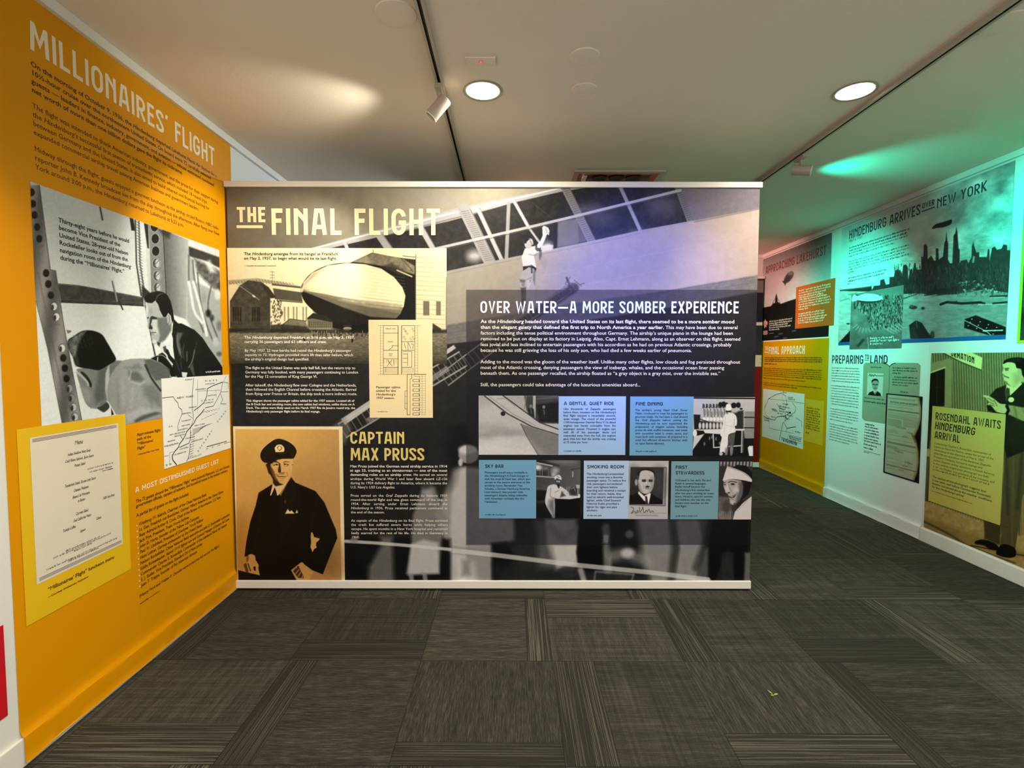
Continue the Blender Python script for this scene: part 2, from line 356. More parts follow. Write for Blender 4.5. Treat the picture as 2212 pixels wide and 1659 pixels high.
def marks(name, pl, parent, rows, color, hgt, off=.0030, bold=.5, seed=3):
    """unreadable small print: rows of (left pixel, right pixel) as word-length strings of tiny stems"""
    r = random.Random(seed+int(abs(rows[0][0][0])*7+rows[0][0][1])); V = []; F = []; n = 0; lv = None; lg = None
    for a, b in rows:
        u0, v0 = pl.uv(*a); u1, v1 = pl.uv(*b); v = (v0+v1)/2; x = u0; h = hgt
        if lv is not None and V and (lv-v > 2.4*hgt if lg is None else lv-v > 1.35*lg): _flat(name, pl, np.array(V), F, off, color, parent); V = []; F = []; n = 0; lg = None
        elif lv is not None: lg = lv-v
        lv = v
        while x < u1-h*.4:
            wl = r.randint(2, 9)
            for q in range(wl):
                if x > u1: break
                hh = h*(r.choice((.95, .62, .62, .62, .62))); lo = -h*.25 if r.random() < .12 else 0; ww = h*.13*(1+bold)
                for (a0, b0, a1, b1) in ((x, v+lo, x+ww, v+hh),)+(((x, v+hh*(.0 if r.random() < .5 else .8)*.7, x+h*.42, v+hh*.12+hh*.45),) if r.random() < .55 else ()):
                    V += [(a0, b0), (a1, b0), (a1, b1), (a0, b1)]; F.append([n, n+1, n+2, n+3]); n += 4
                x += h*.5
            x += h*.38
    return _flat(name, pl, np.array(V), F, off, color, parent)
def strokes(name, pl, parent, lst, color, off=.0030):
    """drawn lines: (points in photograph pixels, width in metres)"""
    V = []; F = []; n = 0; Z = []
    for pts, w in lst:
        q = [pl.uv(*p) for p in pts]; a, f = ribbon(q, w); V.append(a); F += [[i+n for i in g] for g in f]; Z += [(len(V) % 7)*5e-5]*len(a); n += len(a)
    return _flat(name, pl, np.concatenate(V), F, off, color, parent, np.array(Z))

# ================================================================== THE ROOM
# carpet: square tiles, each turned one way or the other, with a striped band along one side
def carpet():
    M = bpy.data.materials.new('carpet_tiles'); M.use_nodes = True; nt = M.node_tree; L = nt.links.new; b = nt.nodes['Principled BSDF']
    b.inputs['Roughness'].default_value = .95; b.inputs['Specular IOR Level'].default_value = .1
    geo = nd(nt, 'ShaderNodeNewGeometry'); 
    def vm(op, a, bb=None):
        n = nd(nt, 'ShaderNodeVectorMath', operation=op); L(a, n.inputs[0])
        if bb is not None:
            if isinstance(bb, tuple): n.inputs[1].default_value = bb
            else: L(bb, n.inputs[1])
        return n.outputs[0]
    def mm(op, a, bb=None, c=None):
        n = nd(nt, 'ShaderNodeMath', operation=op)
        for i, q in enumerate((a, bb, c)):
            if q is None: continue
            if isinstance(q, (int, float)): n.inputs[i].default_value = q
            else: L(q, n.inputs[i])
        return n.outputs[0]
    s = .6055
    p = vm('ADD', geo.outputs['Position'], (.4268, -2.2769, 0)); p = vm('MULTIPLY', p, (1/s, 1/s, 0)); cell = vm('FLOOR', p); fr = vm('FRACTION', p)
    wn = nd(nt, 'ShaderNodeTexWhiteNoise', noise_dimensions='3D'); L(cell, wn.inputs['Vector']); sp = nd(nt, 'ShaderNodeSeparateColor'); L(wn.outputs['Color'], sp.inputs[0])
    r1, r2, r3 = sp.outputs
    cs = nd(nt, 'ShaderNodeSeparateXYZ'); L(cell, cs.inputs[0]); fs = nd(nt, 'ShaderNodeSeparateXYZ'); L(fr, fs.inputs[0])
    par = mm('MODULO', mm('ABSOLUTE', mm('ADD', cs.outputs[0], cs.outputs[1])), 2)          # quarter-turned chequerwise
    def mixf(f, a, bb): n = nd(nt, 'ShaderNodeMix', data_type='FLOAT'); L(f, n.inputs[0]); L(a, n.inputs[2]) if not isinstance(a, (int, float)) else setattr(n.inputs[2], 'default_value', a); L(bb, n.inputs[3]) if not isinstance(bb, (int, float)) else setattr(n.inputs[3], 'default_value', bb); return n.outputs[0]
    X = mixf(par, fs.outputs[0], fs.outputs[1]); Y = mixf(par, fs.outputs[1], fs.outputs[0])   # X across the stripes
    flip = mm('GREATER_THAN', r1, .5); X = mixf(flip, X, mm('SUBTRACT', 1.0, X))
    bw = mm('MULTIPLY_ADD', r2, .18, .17); band = mm('LESS_THAN', X, bw)
    seed = mm('MULTIPLY_ADD', r3, 37.0, mm('MULTIPLY', r1, 11.0))
    def nz(x, y, z, detail=2, rough=.6):
        c = nd(nt, 'ShaderNodeCombineXYZ')
        for i, q in enumerate((x, y, z)): L(q, c.inputs[i])
        n = nd(nt, 'ShaderNodeTexNoise'); n.inputs['Scale'].default_value = 1; n.inputs['Detail'].default_value = detail; n.inputs['Roughness'].default_value = rough
        L(c.outputs[0], n.inputs['Vector']); return n.outputs['Fac']
    bright = nz(mm('MULTIPLY', X, 150.0), mm('MULTIPLY', Y, .8), seed)               # band: crisp light lines along the tile side
    bl = mm('MULTIPLY', mm('GREATER_THAN', bright, .55), mm('MULTIPLY_ADD', r3, .6, .35))
    # rest of the tile: finer cross stripes, running the other way, with dashes
    dash = nz(mm('MULTIPLY', Y, 120.0), mm('MULTIPLY', X, 9.0), mm('ADD', seed, 5.0), 3)
    ful = nz(mm('MULTIPLY', Y, 24.0), mm('MULTIPLY', X, 1.2), mm('ADD', seed, 9.0), 2)
    along = nz(mm('MULTIPLY', X, 46.0), mm('MULTIPLY', Y, 1.0), mm('ADD', seed, 2.0), 3)
    pick = mm('GREATER_THAN', r2, .5)
    body = mixf(pick, dash, mm('MULTIPLY_ADD', along, .5, mm('MULTIPLY', dash, .5)))
    rib = mm('SINE', mm('MULTIPLY', Y, 620.0)); ribx = mm('SINE', mm('MULTIPLY', X, 620.0))
    fine = nd(nt, 'ShaderNodeTexNoise'); fine.inputs['Scale'].default_value = 420; fine.inputs['Detail'].default_value = 3; L(geo.outputs['Position'], fine.inputs['Vector'])
    sm = mm('MULTIPLY', mm('SUBTRACT', body, .5), 2.3)
    sm = mm('ADD', sm, mm('MULTIPLY', mm('SUBTRACT', ful, .5), .9))
    val = mixf(band, sm, mm('ADD', mm('MULTIPLY', bl, 1.35), -.35))
    val = mm('ADD', val, mm('MULTIPLY', mm('SUBTRACT', fine.outputs['Fac'], .5), 2.0)); val = mm('ADD', val, mm('MULTIPLY', mixf(band, rib, ribx), .22))
    val = mm('ADD', val, mm('MULTIPLY', mm('SUBTRACT', r3, .5), .35))
    cut = mm('LESS_THAN', mm('ABSOLUTE', mm('SUBTRACT', X, bw)), .004); val = mm('SUBTRACT', val, mm('MULTIPLY', cut, .5))
    e = mm('MINIMUM', mm('MINIMUM', fs.outputs[0], mm('SUBTRACT', 1.0, fs.outputs[0])), mm('MINIMUM', fs.outputs[1], mm('SUBTRACT', 1.0, fs.outputs[1])))
    val = mm('SUBTRACT', val, mm('MULTIPLY', mm('LESS_THAN', e, .003), .6))
    f = mm('MULTIPLY_ADD', val, .32, .5); cr = nd(nt, 'ShaderNodeValToRGB'); L(f, cr.inputs[0]); e0 = cr.color_ramp.elements
    e0[0].position = .12; e0[0].color = tuple(lin((26, 25, 22)))+(1,); e0[1].position = .95; e0[1].color = tuple(lin((113, 110, 97)))+(1,)
    q = cr.color_ramp.elements.new(.5); q.color = tuple(lin((55, 54, 48)))+(1,); L(cr.outputs[0], b.inputs['Base Color'])
    bp = nd(nt, 'ShaderNodeBump'); bp.inputs['Strength'].default_value = .35; bp.inputs['Distance'].default_value = .003; L(f, bp.inputs['Height']); L(bp.outputs[0], b.inputs['Normal'])
    return M
PAINT = mat('wall_paint', (222, 222, 218), rough=.7, spec=.2, noise=.02, nscale=3, bump=.15, bscale=180)
CEIL = mat('ceiling_paint', (236, 222, 203), rough=.75, spec=.25, noise=.03, nscale=2, bump=.25, bscale=90)
TRIM = mat('white_trim', (226, 224, 216), rough=.45)
def slab(name, a, b, M, bev=0): mb = MB(); mb.box(a, b, M, bev=bev); return structure(mb.build(name))
slab('floor', (XL-.1, YN, -.1), (XR+.1, YB+.1, 0), carpet())
slab('ceiling', (XL-.1, YN, ZC), (XR+.1, YB+.1, ZC+.1), CEIL)
slab('wall_left', (XL-.1, YN, 0), (XL-.0005, YB+.1, ZC), PAINT)
slab('wall_right', (XR+.0005, YN, 0), (XR+.1, YB+.1, ZC), PAINT)
slab('wall_back', (XL, YB, 0), (XR, YB+.1, ZC), PAINT)
slab('trim_1', (XL, YN, 2.640), (XL+.022, YB, ZC), TRIM, .003)
slab('trim_2', (XR-.020, YN, 2.642), (XR, YB, ZC), TRIM, .003)
slab('trim_3', (XL+.022, YB-.02, 2.642), (XR-.020, YB, ZC), TRIM, .003)
slab('baseboard_left', (XL-.0005, YN, 0), (XL+.012, YB, .1), TRIM, .004)
slab('baseboard_right', (XR-.012, YN, 0), (XR, YB, .1), TRIM, .004)
slab('baseboard_back', (XL+.012, YB-.012, 0), (XR-.012, YB, .1), TRIM, .004)

# ================================================================== CEILING FITTINGS
def at_ceiling(px, py, z=ZC):
    d = np.array(_F)+(px-1106)/FPX*np.array(_R)-(py-829.5)/FPX*np.array(_U); t = (z-EYE)/d[2]; return Vector((t*d[0], t*d[1], z))
BEIGE = mat('track_enamel', (176, 164, 146), rough=.4); BLACK = mat('black_slot', (12, 11, 10), rough=.5)
HEADM = mat('lamp_enamel', (192, 176, 160), rough=.35); RIMM = mat('lamp_rim', (240, 236, 226), rough=.3)
def track(p0, p1, label):
    a, b = at_ceiling(*p0, z=ZC-.012), at_ceiling(*p1, z=ZC-.012); a.z = b.z = ZC; d = (b-a); L = d.length; ang = math.atan2(d.y, d.x)
    # run the track on past the frame and past the partition
    a -= d.normalized()*1.2; L2 = L+1.2+1.8
    t = thing('lighting_track', a, label, 'lighting track', 'ceiling lighting tracks'); T = Matrix.Translation(a)@Matrix.Rotation(ang, 4, 'Z')
    h = .022; w = .0185; sl = .0065; m1 = MB()
    m1.box((0, -w, -.004), (L2, w, 0), BEIGE, T); m1.box((0, -w, -h), (L2, -w+.003, -.004), BEIGE, T); m1.box((0, w-.003, -h), (L2, w, -.004), BEIGE, T)
    m1.box((0, -w+.003, -h), (L2, -sl, -h+.003), BEIGE, T); m1.box((0, sl, -h), (L2, w-.003, -h+.003), BEIGE, T); m1.build('track_housing', t)
    m2 = MB(); m2.box((0, -w+.003, -.006), (L2, w-.003, -.004), BLACK, T); m2.box((0, -sl-.002, -h+.003), (L2, -sl, -.006), BLACK, T); m2.box((0, sl, -h+.003), (L2, sl+.002, -.006), BLACK, T); m2.build('conductor_slot', t)
    return t, T
track((905, 0), (1003, 388), 'long beige ceiling lighting track with a black slot, left of the white downlight')
track((2198, 0), (1645, 390), 'long beige lighting track with a black slot, on the ceiling beside the right-hand wall')
def head(px, py, aim, label, hx=None, ln=.105, r=.031, drop=.085):
    p = at_ceiling(px, py, ZC-.022); t = thing('track_spotlight', p, label, 'spotlight', 'spotlights on the tracks')
    m = MB(); m.box((p.x-.016, p.y-.05, p.z-.022), (p.x+.016, p.y+.05, p.z), BEIGE, bev=.003); m.build('track_adapter', t)
    m = MB(); m.box((p.x-.004, p.y-.012, p.z-drop), (p.x+.004, p.y+.012, p.z-.02), HEADM, bev=.002); m.build('stem', t)
    c = Vector((p.x, p.y, p.z-drop)); d = (Vector(aim)-c).normalized(); T = Matrix.Translation(c)@d.to_track_quat('Z', 'Y').to_matrix().to_4x4()
    m = MB(); m.lathe([(.0, -ln*.45), (r*.9, -ln*.45), (r, -ln*.4), (r, ln*.55), (r*.88, ln*.55), (r*.8, ln*.35), (0, ln*.35)], HEADM, T, 36, closed=False); m.build('lamp_head', t, True)
    m = MB(); m.lathe([(r*.86, ln*.55), (r*1.04, ln*.55), (r*1.04, ln*.6), (r*.86, ln*.6), (r*.86, ln*.55)], RIMM, T, 36, closed=False); m.build('front_rim', t, True)
    return t, c, d
h1, c1, d1 = head(949, 190, (XL, 2.5, 1.1), 'small cylindrical beige spotlight hanging from the middle track, aimed at the orange mural')
h2, c2, d2 = head(1730, 338, (XR-.3, 2.75, 2.35), 'small pale spotlight hanging from the right-hand track beside a green glow on the ceiling')
def downlight(px, py, label):
    c = at_ceiling(px, py); t = thing('recessed_downlight', c, label, 'ceiling light', 'recessed ceiling downlights')
    T = Matrix.Translation(c); m = MB(); m.lathe([(.080, -.001), (.094, -.001), (.095, -.005), (.092, -.007), (.082, -.004), (.080, -.001)], mat('downlight_ring', (150, 150, 120), rough=.3), T, 56, closed=False); m.build('trim_ring', t, True)
    m = MB(); m.lathe([(0, -.0025), (.081, -.0025)], mat('downlight_lens', (255, 252, 225), rough=.4, emit=(255, 249, 214), estr=2.6), T, 56, closed=False); o = m.build('lens', t)
    l = bpy.data.lights.new('downlight', 'AREA'); l.shape = 'DISK'; l.size = .15; l.energy = 13; l.color = WARM; l.spread = math.radians(150)
    lo = bpy.data.objects.new('downlight_or_fill_lamp', l); lo.location = (c.x, c.y, c.z-.012); link(lo); return c
downlight(1043, 196, 'round recessed downlight glowing white, near the middle track'); downlight(1847, 197, 'round recessed downlight glowing pale yellow, near the right-hand track')
def disc(px, py, label, r=.062):
    c = at_ceiling(px, py); T = Matrix.Translation(c); m = MB(); m.lathe([(r*1.04, 0), (r, -.004), (r*.9, -.0055), (0, -.0055)], CEIL, T, 48, closed=False)
    tag(m.build('ceiling_cover_plate', None, True), label, 'cover plate', 'round cover plates on the ceiling')
disc(856, 29, 'round ceiling cover plate painted over, left of the middle track', .075); disc(1263, 122, 'round painted ceiling cover plate, upper of the two right of the white downlight', .064)
disc(1262, 193, 'round painted ceiling cover plate, lower of the two right of the white downlight', .06); disc(2170, 50, 'round painted ceiling cover plate right of the right-hand track', .075)
# small indicator plate with a red lamp
c = at_ceiling(1038, 130); t = thing('indicator_plate', c, 'small rectangular ceiling plate with a glowing red indicator lamp', 'indicator')
T = Matrix.Translation(c); m = MB(); m.box((-.065, -.028, -.006), (.065, .028, 0), CEIL, T, bev=.002); m.build('plate', t)
for sx in (-.065, .06): m = MB(); m.box((sx, -.03, -.009), (sx+.005, .03, 0), CEIL, T, bev=.001); m.build('plate_edge', t)
m = MB(); m.box((-.052, .008, -.0066), (-.025, .011, -.006), mat('plate_print', (225, 222, 210)), T); m.build('printed_line', t)
m = MB(); m.lathe([(0, -.010), (.003, -.010), (.0045, -.006)], mat('red_lamp', (255, 60, 90), emit=(255, 40, 80), estr=3), T@Matrix.Translation((0, 0, 0)), 20, closed=False); m.build('red_lamp', t, True)
m = MB(); m.lathe([(.0045, -.0062), (.007, -.0085), (.0085, -.006)], mat('lamp_collar', (210, 120, 140), rough=.3), T, 20, closed=False); m.build('lamp_collar', t, True)
# square metal fitting sunk in the ceiling behind the partition top
a, b = at_ceiling(1241, 368), at_ceiling(1439, 368); cx = (a.x+b.x)/2; y0 = a.y; Wd = (b.x-a.x)/2
CHR = mat('polished_metal', (232, 205, 192), rough=.22, metal=.35); CHD = mat('dark_reflector', (96, 40, 32), rough=.25, metal=.4)
t = thing('ceiling_troffer', (cx, y0+Wd, ZC), 'square polished metal ceiling fitting with dark round openings, just above the partition', 'ceiling fitting')
T = Matrix.Translation((cx, y0+Wd, ZC)); m = MB(); w2 = Wd
for k in range(4):
    R = T@Matrix.Rotation(k*math.pi/2, 4, 'Z'); m.add([(-w2, -w2, 0), (w2, -w2, 0), (w2, -w2, -.008), (-w2, -w2, -.008), (w2-.035, -w2+.035, -.008), (-w2+.035, -w2+.035, -.008)], [(0, 3, 2, 1), (3, 5, 4, 2)], CHR, R)
    m.add([(-w2+.035, -w2+.035, -.008), (w2-.035, -w2+.035, -.008), (w2-.08, -w2+.08, -.002), (-w2+.08, -w2+.08, -.002)], [(0, 3, 2, 1)], mat('copper_reflection', (196, 112, 92), rough=.25, metal=.35), R)
m.build('frame', t)
m = MB(); m.box((-w2+.08, -w2+.08, -.0025), (w2-.08, w2-.08, -.001), CHD, T); m.build('tray', t)
for i, ox in enumerate((-.12, 0, .12)):
    m = MB(); m.lathe([(.05, -.003), (.056, -.006), (.05, -.008), (.03, -.0035), (0, -.0035)], mat('opening', (18, 10, 10), rough=.3), T@Matrix.Translation((ox, -w2+.14, 0)), 32, closed=False); m.build('lamp_opening', t, True)
m = MB(); m.box((-w2+.075, -w2+.2, -.012), (w2-.075, -w2+.215, -.004), CHR, T, bev=.002); m.box((-w2+.075, -w2+.09, -.010), (-w2+.10, -w2+.21, -.004), RIMM, T); m.build('cross_bar', t)
# a scrap of green leaf on the carpet
def floor_at(px, py): return at_ceiling(px, py, .0)
c = floor_at(1671, 1502); m = MB(); G = mat('leaf_green', (150, 160, 40), rough=.5)
for a0, L, w, zz in ((.2, .022, .006, .004), (2.3, .026, .004, .010), (3.6, .016, .007, .003)):
    T = Matrix.Translation((c.x, c.y, .001))@Matrix.Rotation(a0, 4, 'Z'); m.add([(0, 0, 0), (L*.5, -w, zz*.6), (L, 0, zz), (L*.5, w, zz*.6), (L*.5, 0, zz*.3)], [(0, 1, 4), (1, 2, 4), (2, 3, 4), (3, 0, 4)], G, T)
tag(m.build('leaf_scrap'), 'tiny yellow-green scrap of leaf lying on the dark carpet', 'leaf')

# ================================================================== FREE-STANDING AIRSHIP PARTITION
tp = thing('display_panel', tuple(PC.P(1.54, 0, 0)), 'large free-standing display partition with an airship, a captain and blue text cards', 'display panel', 'display partitions')
PW = 3.08
def pbox(pl, u0, u1, v0, v1, o0, o1, M, name, par, bev=0):
    m = MB(); ps = [pl.P(u, v, o) for u in (u0, u1) for v in (v0, v1) for o in (o0, o1)]; T = Matrix.Identity(4)
    for i in range(3): T[i][0] = pl.U[i]; T[i][1] = -pl.N[i]; T[i][2] = pl.V[i]; T[i][3] = pl.O[i]
    m.box((u0, -o1, v0), (u1, -o0, v1), M, T, bev); return m.build(name, par)
RAIL = mat('rail_enamel', (238, 234, 226), rough=.35, spec=.4); CORE = mat('panel_core', (60, 48, 36), rough=.7)
pbox(PC, 0, PW, .05, 2.385, -.06, 0, CORE, 'panel_body', tp, .002)
pbox(PC, -.012, PW+.012, 2.376, 2.408, -.068, .012, RAIL, 'top_rail', tp, .003)
pbox(PC, -.006, PW+.004, .013, .059, -.064, .014, RAIL, 'bottom_rail', tp, .003)
pbox(PC, .02, PW-.02, .0, .014, -.058, -.01, BLACK, 'shadow_gap_plinth', tp)  # added black base, stands in for the dark shadow gap under the rail

c = Canvas(PC, [(488, 404), (1642, 407), (1618, 1254), (514, 1252)], .0026, (.985, .98, .985), 34)
c.u0, c.u1 = .0, PW
c.Ug, c.Vg = np.meshgrid(np.linspace(0, PW, c.nu), np.linspace(.058, 2.3765, c.nv)); c.v0, c.v1 = .058, 2.3765; c.X, c.Y = PC.px(c.Ug, c.Vg)
BL = (1.0, 1.0, 1.0)
# hull skin above and behind
c.grad((488, 470), (112, 106, 92), (960, 430), (150, 145, 128), [(480, 395), (1660, 395), (1660, 640), (1240, 700), (480, 760)])
for i, (a, b, w, g) in enumerate([((488, 480), (640, 400), 30, 122), ((560, 540), (760, 400), 14, 128), ((850, 400), (975, 440), 26, 150), ((600, 540), (520, 400), 3, 96), ((780, 404), (760, 500), 3, 100)]): c.line([a, b], w, g, .35, 12)
c.poly([(675, 536), (979, 452), (1213, 404), (1290, 400), (1100, 446), (979, 474), (700, 545)], 160, 1, 2)
c.line([(660, 541), (979, 460), (1230, 402)], 3, 215, .9, 1.2); c.line([(690, 545), (979, 472), (1225, 414)], 2.2, 95, .8, 1)
# window band (glass)
def lerp(p, q, t): return (p[0]+(q[0]-p[0])*t, p[1]+(q[1]-p[1])*t)
top = lambda x: np.interp(x, [675, 979, 1109, 1213, 1300], [545, 476, 438, 414, 400]); bot = lambda x: np.interp(x, [700, 966, 1083, 1270, 1384, 1498], [650, 587, 562, 524, 499, 477]); mid = lambda x: np.interp(x, [700, 960, 1142, 1235, 1352, 1454], [596, 532, 491, 469, 440, 414])
c.poly([(x, top(x)) for x in range(690, 1290, 20)]+[(1454, 404), (1460, 408), (1498, 477)]+[(x, bot(x)) for x in range(1480, 700, -20)], 46, 1, 1, tex=.25)
c.ell(1430, 443, 34, 24, 92, .8, 16); c.ell(1025, 553, 16, 12, 200, .8, 9); c.ell(1180, 530, 14, 9, 150, .8, 6); c.ell(1300, 470, 30, 16, 84, .7, 12); c.ell(1380, 500, 22, 6, 90, .6, 5); c.ell(1275, 452, 26, 10, 110, .6, 9)
c.poly([(1206, 478), (1250, 470), (1272, 520), (1204, 535)], 108, .8, 2); c.line([(1200, 468), (1198, 532)], 4, 40, 1, .8)
c.line([(1150, 438), (1190, 470)], 1.5, 90, .5, 1)
# mullions
def mull(t0, b0, w, g, hatch=0, a=1):
    c.line([t0, b0], w, g, a, .8)
    if hatch:
        n = int(abs(b0[1]-t0[1])/4.2)
        for i in range(1, n): q = lerp(t0, b0, i/n); c.line([(q[0]-w*.28, q[1]+1.4), (q[0]+w*.28, q[1]-1)], 1.5, g*.62, .6, .7)
    c.line([(t0[0]+w*.5, t0[1]), (b0[0]+w*.5, b0[1])], 1.2, g*.55, .8, .7)
mull((1003, 452), (1058, 566), 26, 150, 1); mull((1031, 448), (1084, 562), 9, 172); mull((1109, 432), (1142, 491), 7, 190); mull((1142, 491), (1170, 530), 5, 175); mull((1099, 441), (1094, 558), 8, 150)
mull((1220, 404), (1279, 523), 18, 128, 1); mull((1340, 404), (1384, 500), 8, 150); mull((1464, 404), (1491, 478), 14, 112, 1); mull((1285, 404), (1272, 404), 3, 120)
mull((746, 525), (753, 545), 8, 170); mull((818, 506), (845, 545), 16, 165); mull((905, 484), (940, 545), 12, 172); mull((930, 545), (950, 592), 8, 160)
# hull side
c.grad((966, 600), (150, 146, 136), (1640, 540), (164, 151, 146), [(930, 595), (1083, 562), (1270, 524), (1498, 478), (1650, 449), (1650, 592), (1441, 628), (1240, 655), (1039, 690), (930, 708)], 1, 1.5)
c.poly([(1200, 560), (1400, 510), (1480, 520), (1440, 620), (1240, 650), (1180, 640)], (128, 128, 140), .5, 30)
for yy in (0, 38): c.line([(966, 640+yy*.6), (1270, 575+yy), (1640, 505+yy)], 1.5, 165, .35, 1)
c.line([(930, 540), (1142, 491), (1235, 469), (1352, 440), (1470, 411)], 6, 172, 1, .8); c.line([(930, 545), (1142, 496), (1235, 474), (1352, 445), (1470, 416)], 1.5, 90, .8, .8)
c.line([(930, 595), (1083, 562), (1270, 524), (1384, 499), (1498, 478)], 3.5, 150, 1, .8); c.line([(930, 600), (1083, 567), (1270, 529), (1384, 504)], 1.2, 120, .7, .8)
c.poly([(1470, 404), (1660, 404), (1660, 447), (1498, 477)], (112, 106, 116), 1, 1.2, tex=.05); c.line([(1500, 480), (1650, 450)], 2, 90, .6, 1)
# lower hull edge, dark underside
c.poly([(930, 708), (1039, 690), (1240, 655), (1441, 628), (1660, 590), (1660, 626), (1400, 672), (1180, 705), (1039, 736), (930, 748)], 112, 1, 2, tex=.12)
for i in range(5): c.line([(930, 712+i*7), (1240, 662+i*6), (1650, 595+i*6)], 1.5, 96+8*(i % 2), .6, 1.2)
c.poly([(930, 748), (1039, 736), (1180, 705), (1400, 672), (1660, 626), (1660, 1260), (480, 1260), (480, 785), (930, 785)], 36, 1, 2)
c.poly([(488, 780), (966, 780), (966, 920), (488, 920)], 40, 1, 3, tex=.15); c.poly([(560, 800), (770, 785), (860, 830), (700, 915), (560, 900)], 50, .5, 25)
# second faint girder lines
for i in range(4): c.line([(966, 760+i*20), (1200, 720+i*30)], 3, 52, .5, 3)
# ladder
def ladder(p, q, gap, n, g, w=2.6):
    d = np.array(q)-np.array(p); L = np.linalg.norm(d); nn = np.array((-d[1], d[0]))/L*gap/2
    for i in range(n+1): m_ = np.array(p)+d*i/n; c.line([tuple(m_+nn), tuple(m_-nn)], 2, g*.75, .9, .7)
    for s in (-1, 1): c.line([tuple(np.array(p)+s*nn), tuple(np.array(q)+s*nn)], w, g, 1, .7)
c.line([(1240, 622), (1124, 700), (1000, 790)], 20, 34, .75, 3)
ladder((1238, 618), (1100, 712), 18, 18, 120); ladder((1120, 700), (960, 820), 30, 16, 135, 3); ladder((1000, 775), (740, 930), 34, 22, 150, 3.5)
c.poly([(737, 905), (980, 745), (985, 752), (745, 918)], 196, .9, 1); c.poly([(790, 905), (965, 790), (972, 800), (800, 916)], 150, .7, 1); c.poly([(706, 930), (745, 900), (760, 925), (745, 960)], 140, .5, 4)
for q in [(1225, 610, 1232, 598), (1236, 612, 1250, 622), (1226, 600, 1222, 614), (1252, 615, 1262, 612), (1240, 605, 1256, 618)]: c.line([q[:2], q[2:]], 2, 90, .8, .8)
c.line([(1224, 600), (1230, 620), (1218, 640), (1236, 632), (1245, 618)], 4, 60, .8, 1.2, True)
# window cleaner on the ladder
c.k = crop(1100, 460, 8.295)
c.poly([(540, 600), (700, 560), (790, 580), (780, 660), (590, 700)], 196, .9, 2); c.poly([(800, 180), (870, 170), (860, 610), (800, 640)], 40, .9, 1.2); c.poly([(870, 170), (1240, 100), (1240, 560), (860, 610)], 118, .7, 2)
c.poly([(280, 640), (330, 620), (470, 590), (500, 660), (540, 700), (440, 750), (470, 900), (490, 990), (400, 950), (250, 960), (220, 800)], 196, 1, .8); c.line([(350, 740), (430, 760), (540, 710)], 2, 140, .9, .9); c.poly([(465, 600), (510, 590), (565, 620), (560, 670), (500, 690), (465, 650)], 84, 1, .8)
c.poly([(500, 570), (560, 500), (600, 400), (595, 330), (650, 320), (680, 370), (640, 480), (590, 580), (540, 630), (505, 620)], 206, 1, .7); c.poly([(590, 260), (620, 230), (660, 245), (700, 270), (720, 320), (710, 400), (680, 380), (640, 420), (600, 340)], 204, 1, .7); c.line([(655, 270), (670, 360)], 1.2, 110, .9, .7); c.line([(690, 300), (695, 370)], 1, 110, .8, .7); c.line([(640, 430), (665, 440)], 2, 150, .8, .8)
c.poly([(545, 690), (585, 700), (580, 780), (550, 860), (530, 800)], 92, .9, 1.2)
c.poly([(315, 480), (370, 455), (415, 480), (432, 560), (410, 600), (380, 640), (320, 640), (285, 600), (275, 560)], 176, 1, .7, True); c.poly([(275, 540), (280, 480), (330, 458), (400, 470), (360, 475), (320, 510), (300, 550)], 40, 1, .7); c.line([(375, 500), (405, 560), (430, 575)], 1.6, 90, .8, .8); c.line([(395, 590), (430, 580)], 1.8, 40, .9, .8)
c.poly([(245, 960), (400, 930), (490, 990), (470, 1060), (440, 1000), (350, 970), (250, 1040)], 44, 1, .8); c.line([(300, 950), (400, 940)], 1.6, 180, .8, .8)
c.poly([(240, 1040), (350, 985), (460, 1060), (465, 1360), (440, 1640), (320, 1659), (300, 1300), (290, 1659), (210, 1659), (200, 1340), (185, 1230), (200, 1140)], 158, 1, 1); c.poly([(190, 1190), (290, 1200), (280, 1250), (195, 1240)], 80, .8, 1.5); c.poly([(205, 1340), (300, 1330), (300, 1659), (220, 1659)], 74, .9, 1.5); c.poly([(430, 1020), (470, 1060), (460, 1300), (425, 1200)], 96, .8, 1.5); c.line([(400, 960), (405, 1070)], 3, 50, .9, 1); c.ell(250, 1280, 4, 5, 120, .8, 1.2); c.line([(310, 1200), (400, 1150), (340, 1300)], 1.5, 110, .8, 1); c.poly([(330, 1200), (380, 1260), (350, 1350), (320, 1330)], 190, .6, 2)
c.poly([(560, 800), (700, 860), (640, 1000), (560, 900)], 130, .4, 5)
c.k = lambda *p: list(p)
# people standing below (lower part)
k7 = crop(960, 820, 3.16); c.k = k7; c.gain = 1.28
c.poly([(0, 330), (130, 300), (250, 520), (120, 620), (0, 600)], 22, .9, 6)
c.poly([(-60, 950), (20, 700), (60, 610), (110, 590), (240, 600), (330, 700), (470, 800), (480, 1100), (330, 1120), (330, 1420), (30, 1420), (40, 1150), (0, 1100)], 118, 1, 5)
c.poly([(60, 640), (150, 600), (150, 1420), (40, 1420), (40, 1000)], 150, .8, 4); c.poly([(80, 1200), (200, 1250), (240, 1420), (90, 1420)], 170, .6, 8); c.poly([(120, 1230), (170, 1240), (180, 1330), (120, 1340)], 95, .7, 6); c.line([(10, 1155), (330, 1190)], 14, 100, .6, 4)
c.ell(165, 510, 22, 20, 120, 1, 2); c.ell(158, 478, 20, 10, 165, .9, 4); c.ell(110, 565, 5, 8, 150, 1, 2)
c.poly([(320, 1120), (420, 1110), (470, 1200), (400, 1330), (330, 1400)], 18, .9, 5); c.poly([(480, 1100), (620, 980), (640, 1420), (500, 1420)], 58, .9, 9); c.poly([(620, 960), (760, 960), (760, 1300), (640, 1300)], 82, .8, 9)
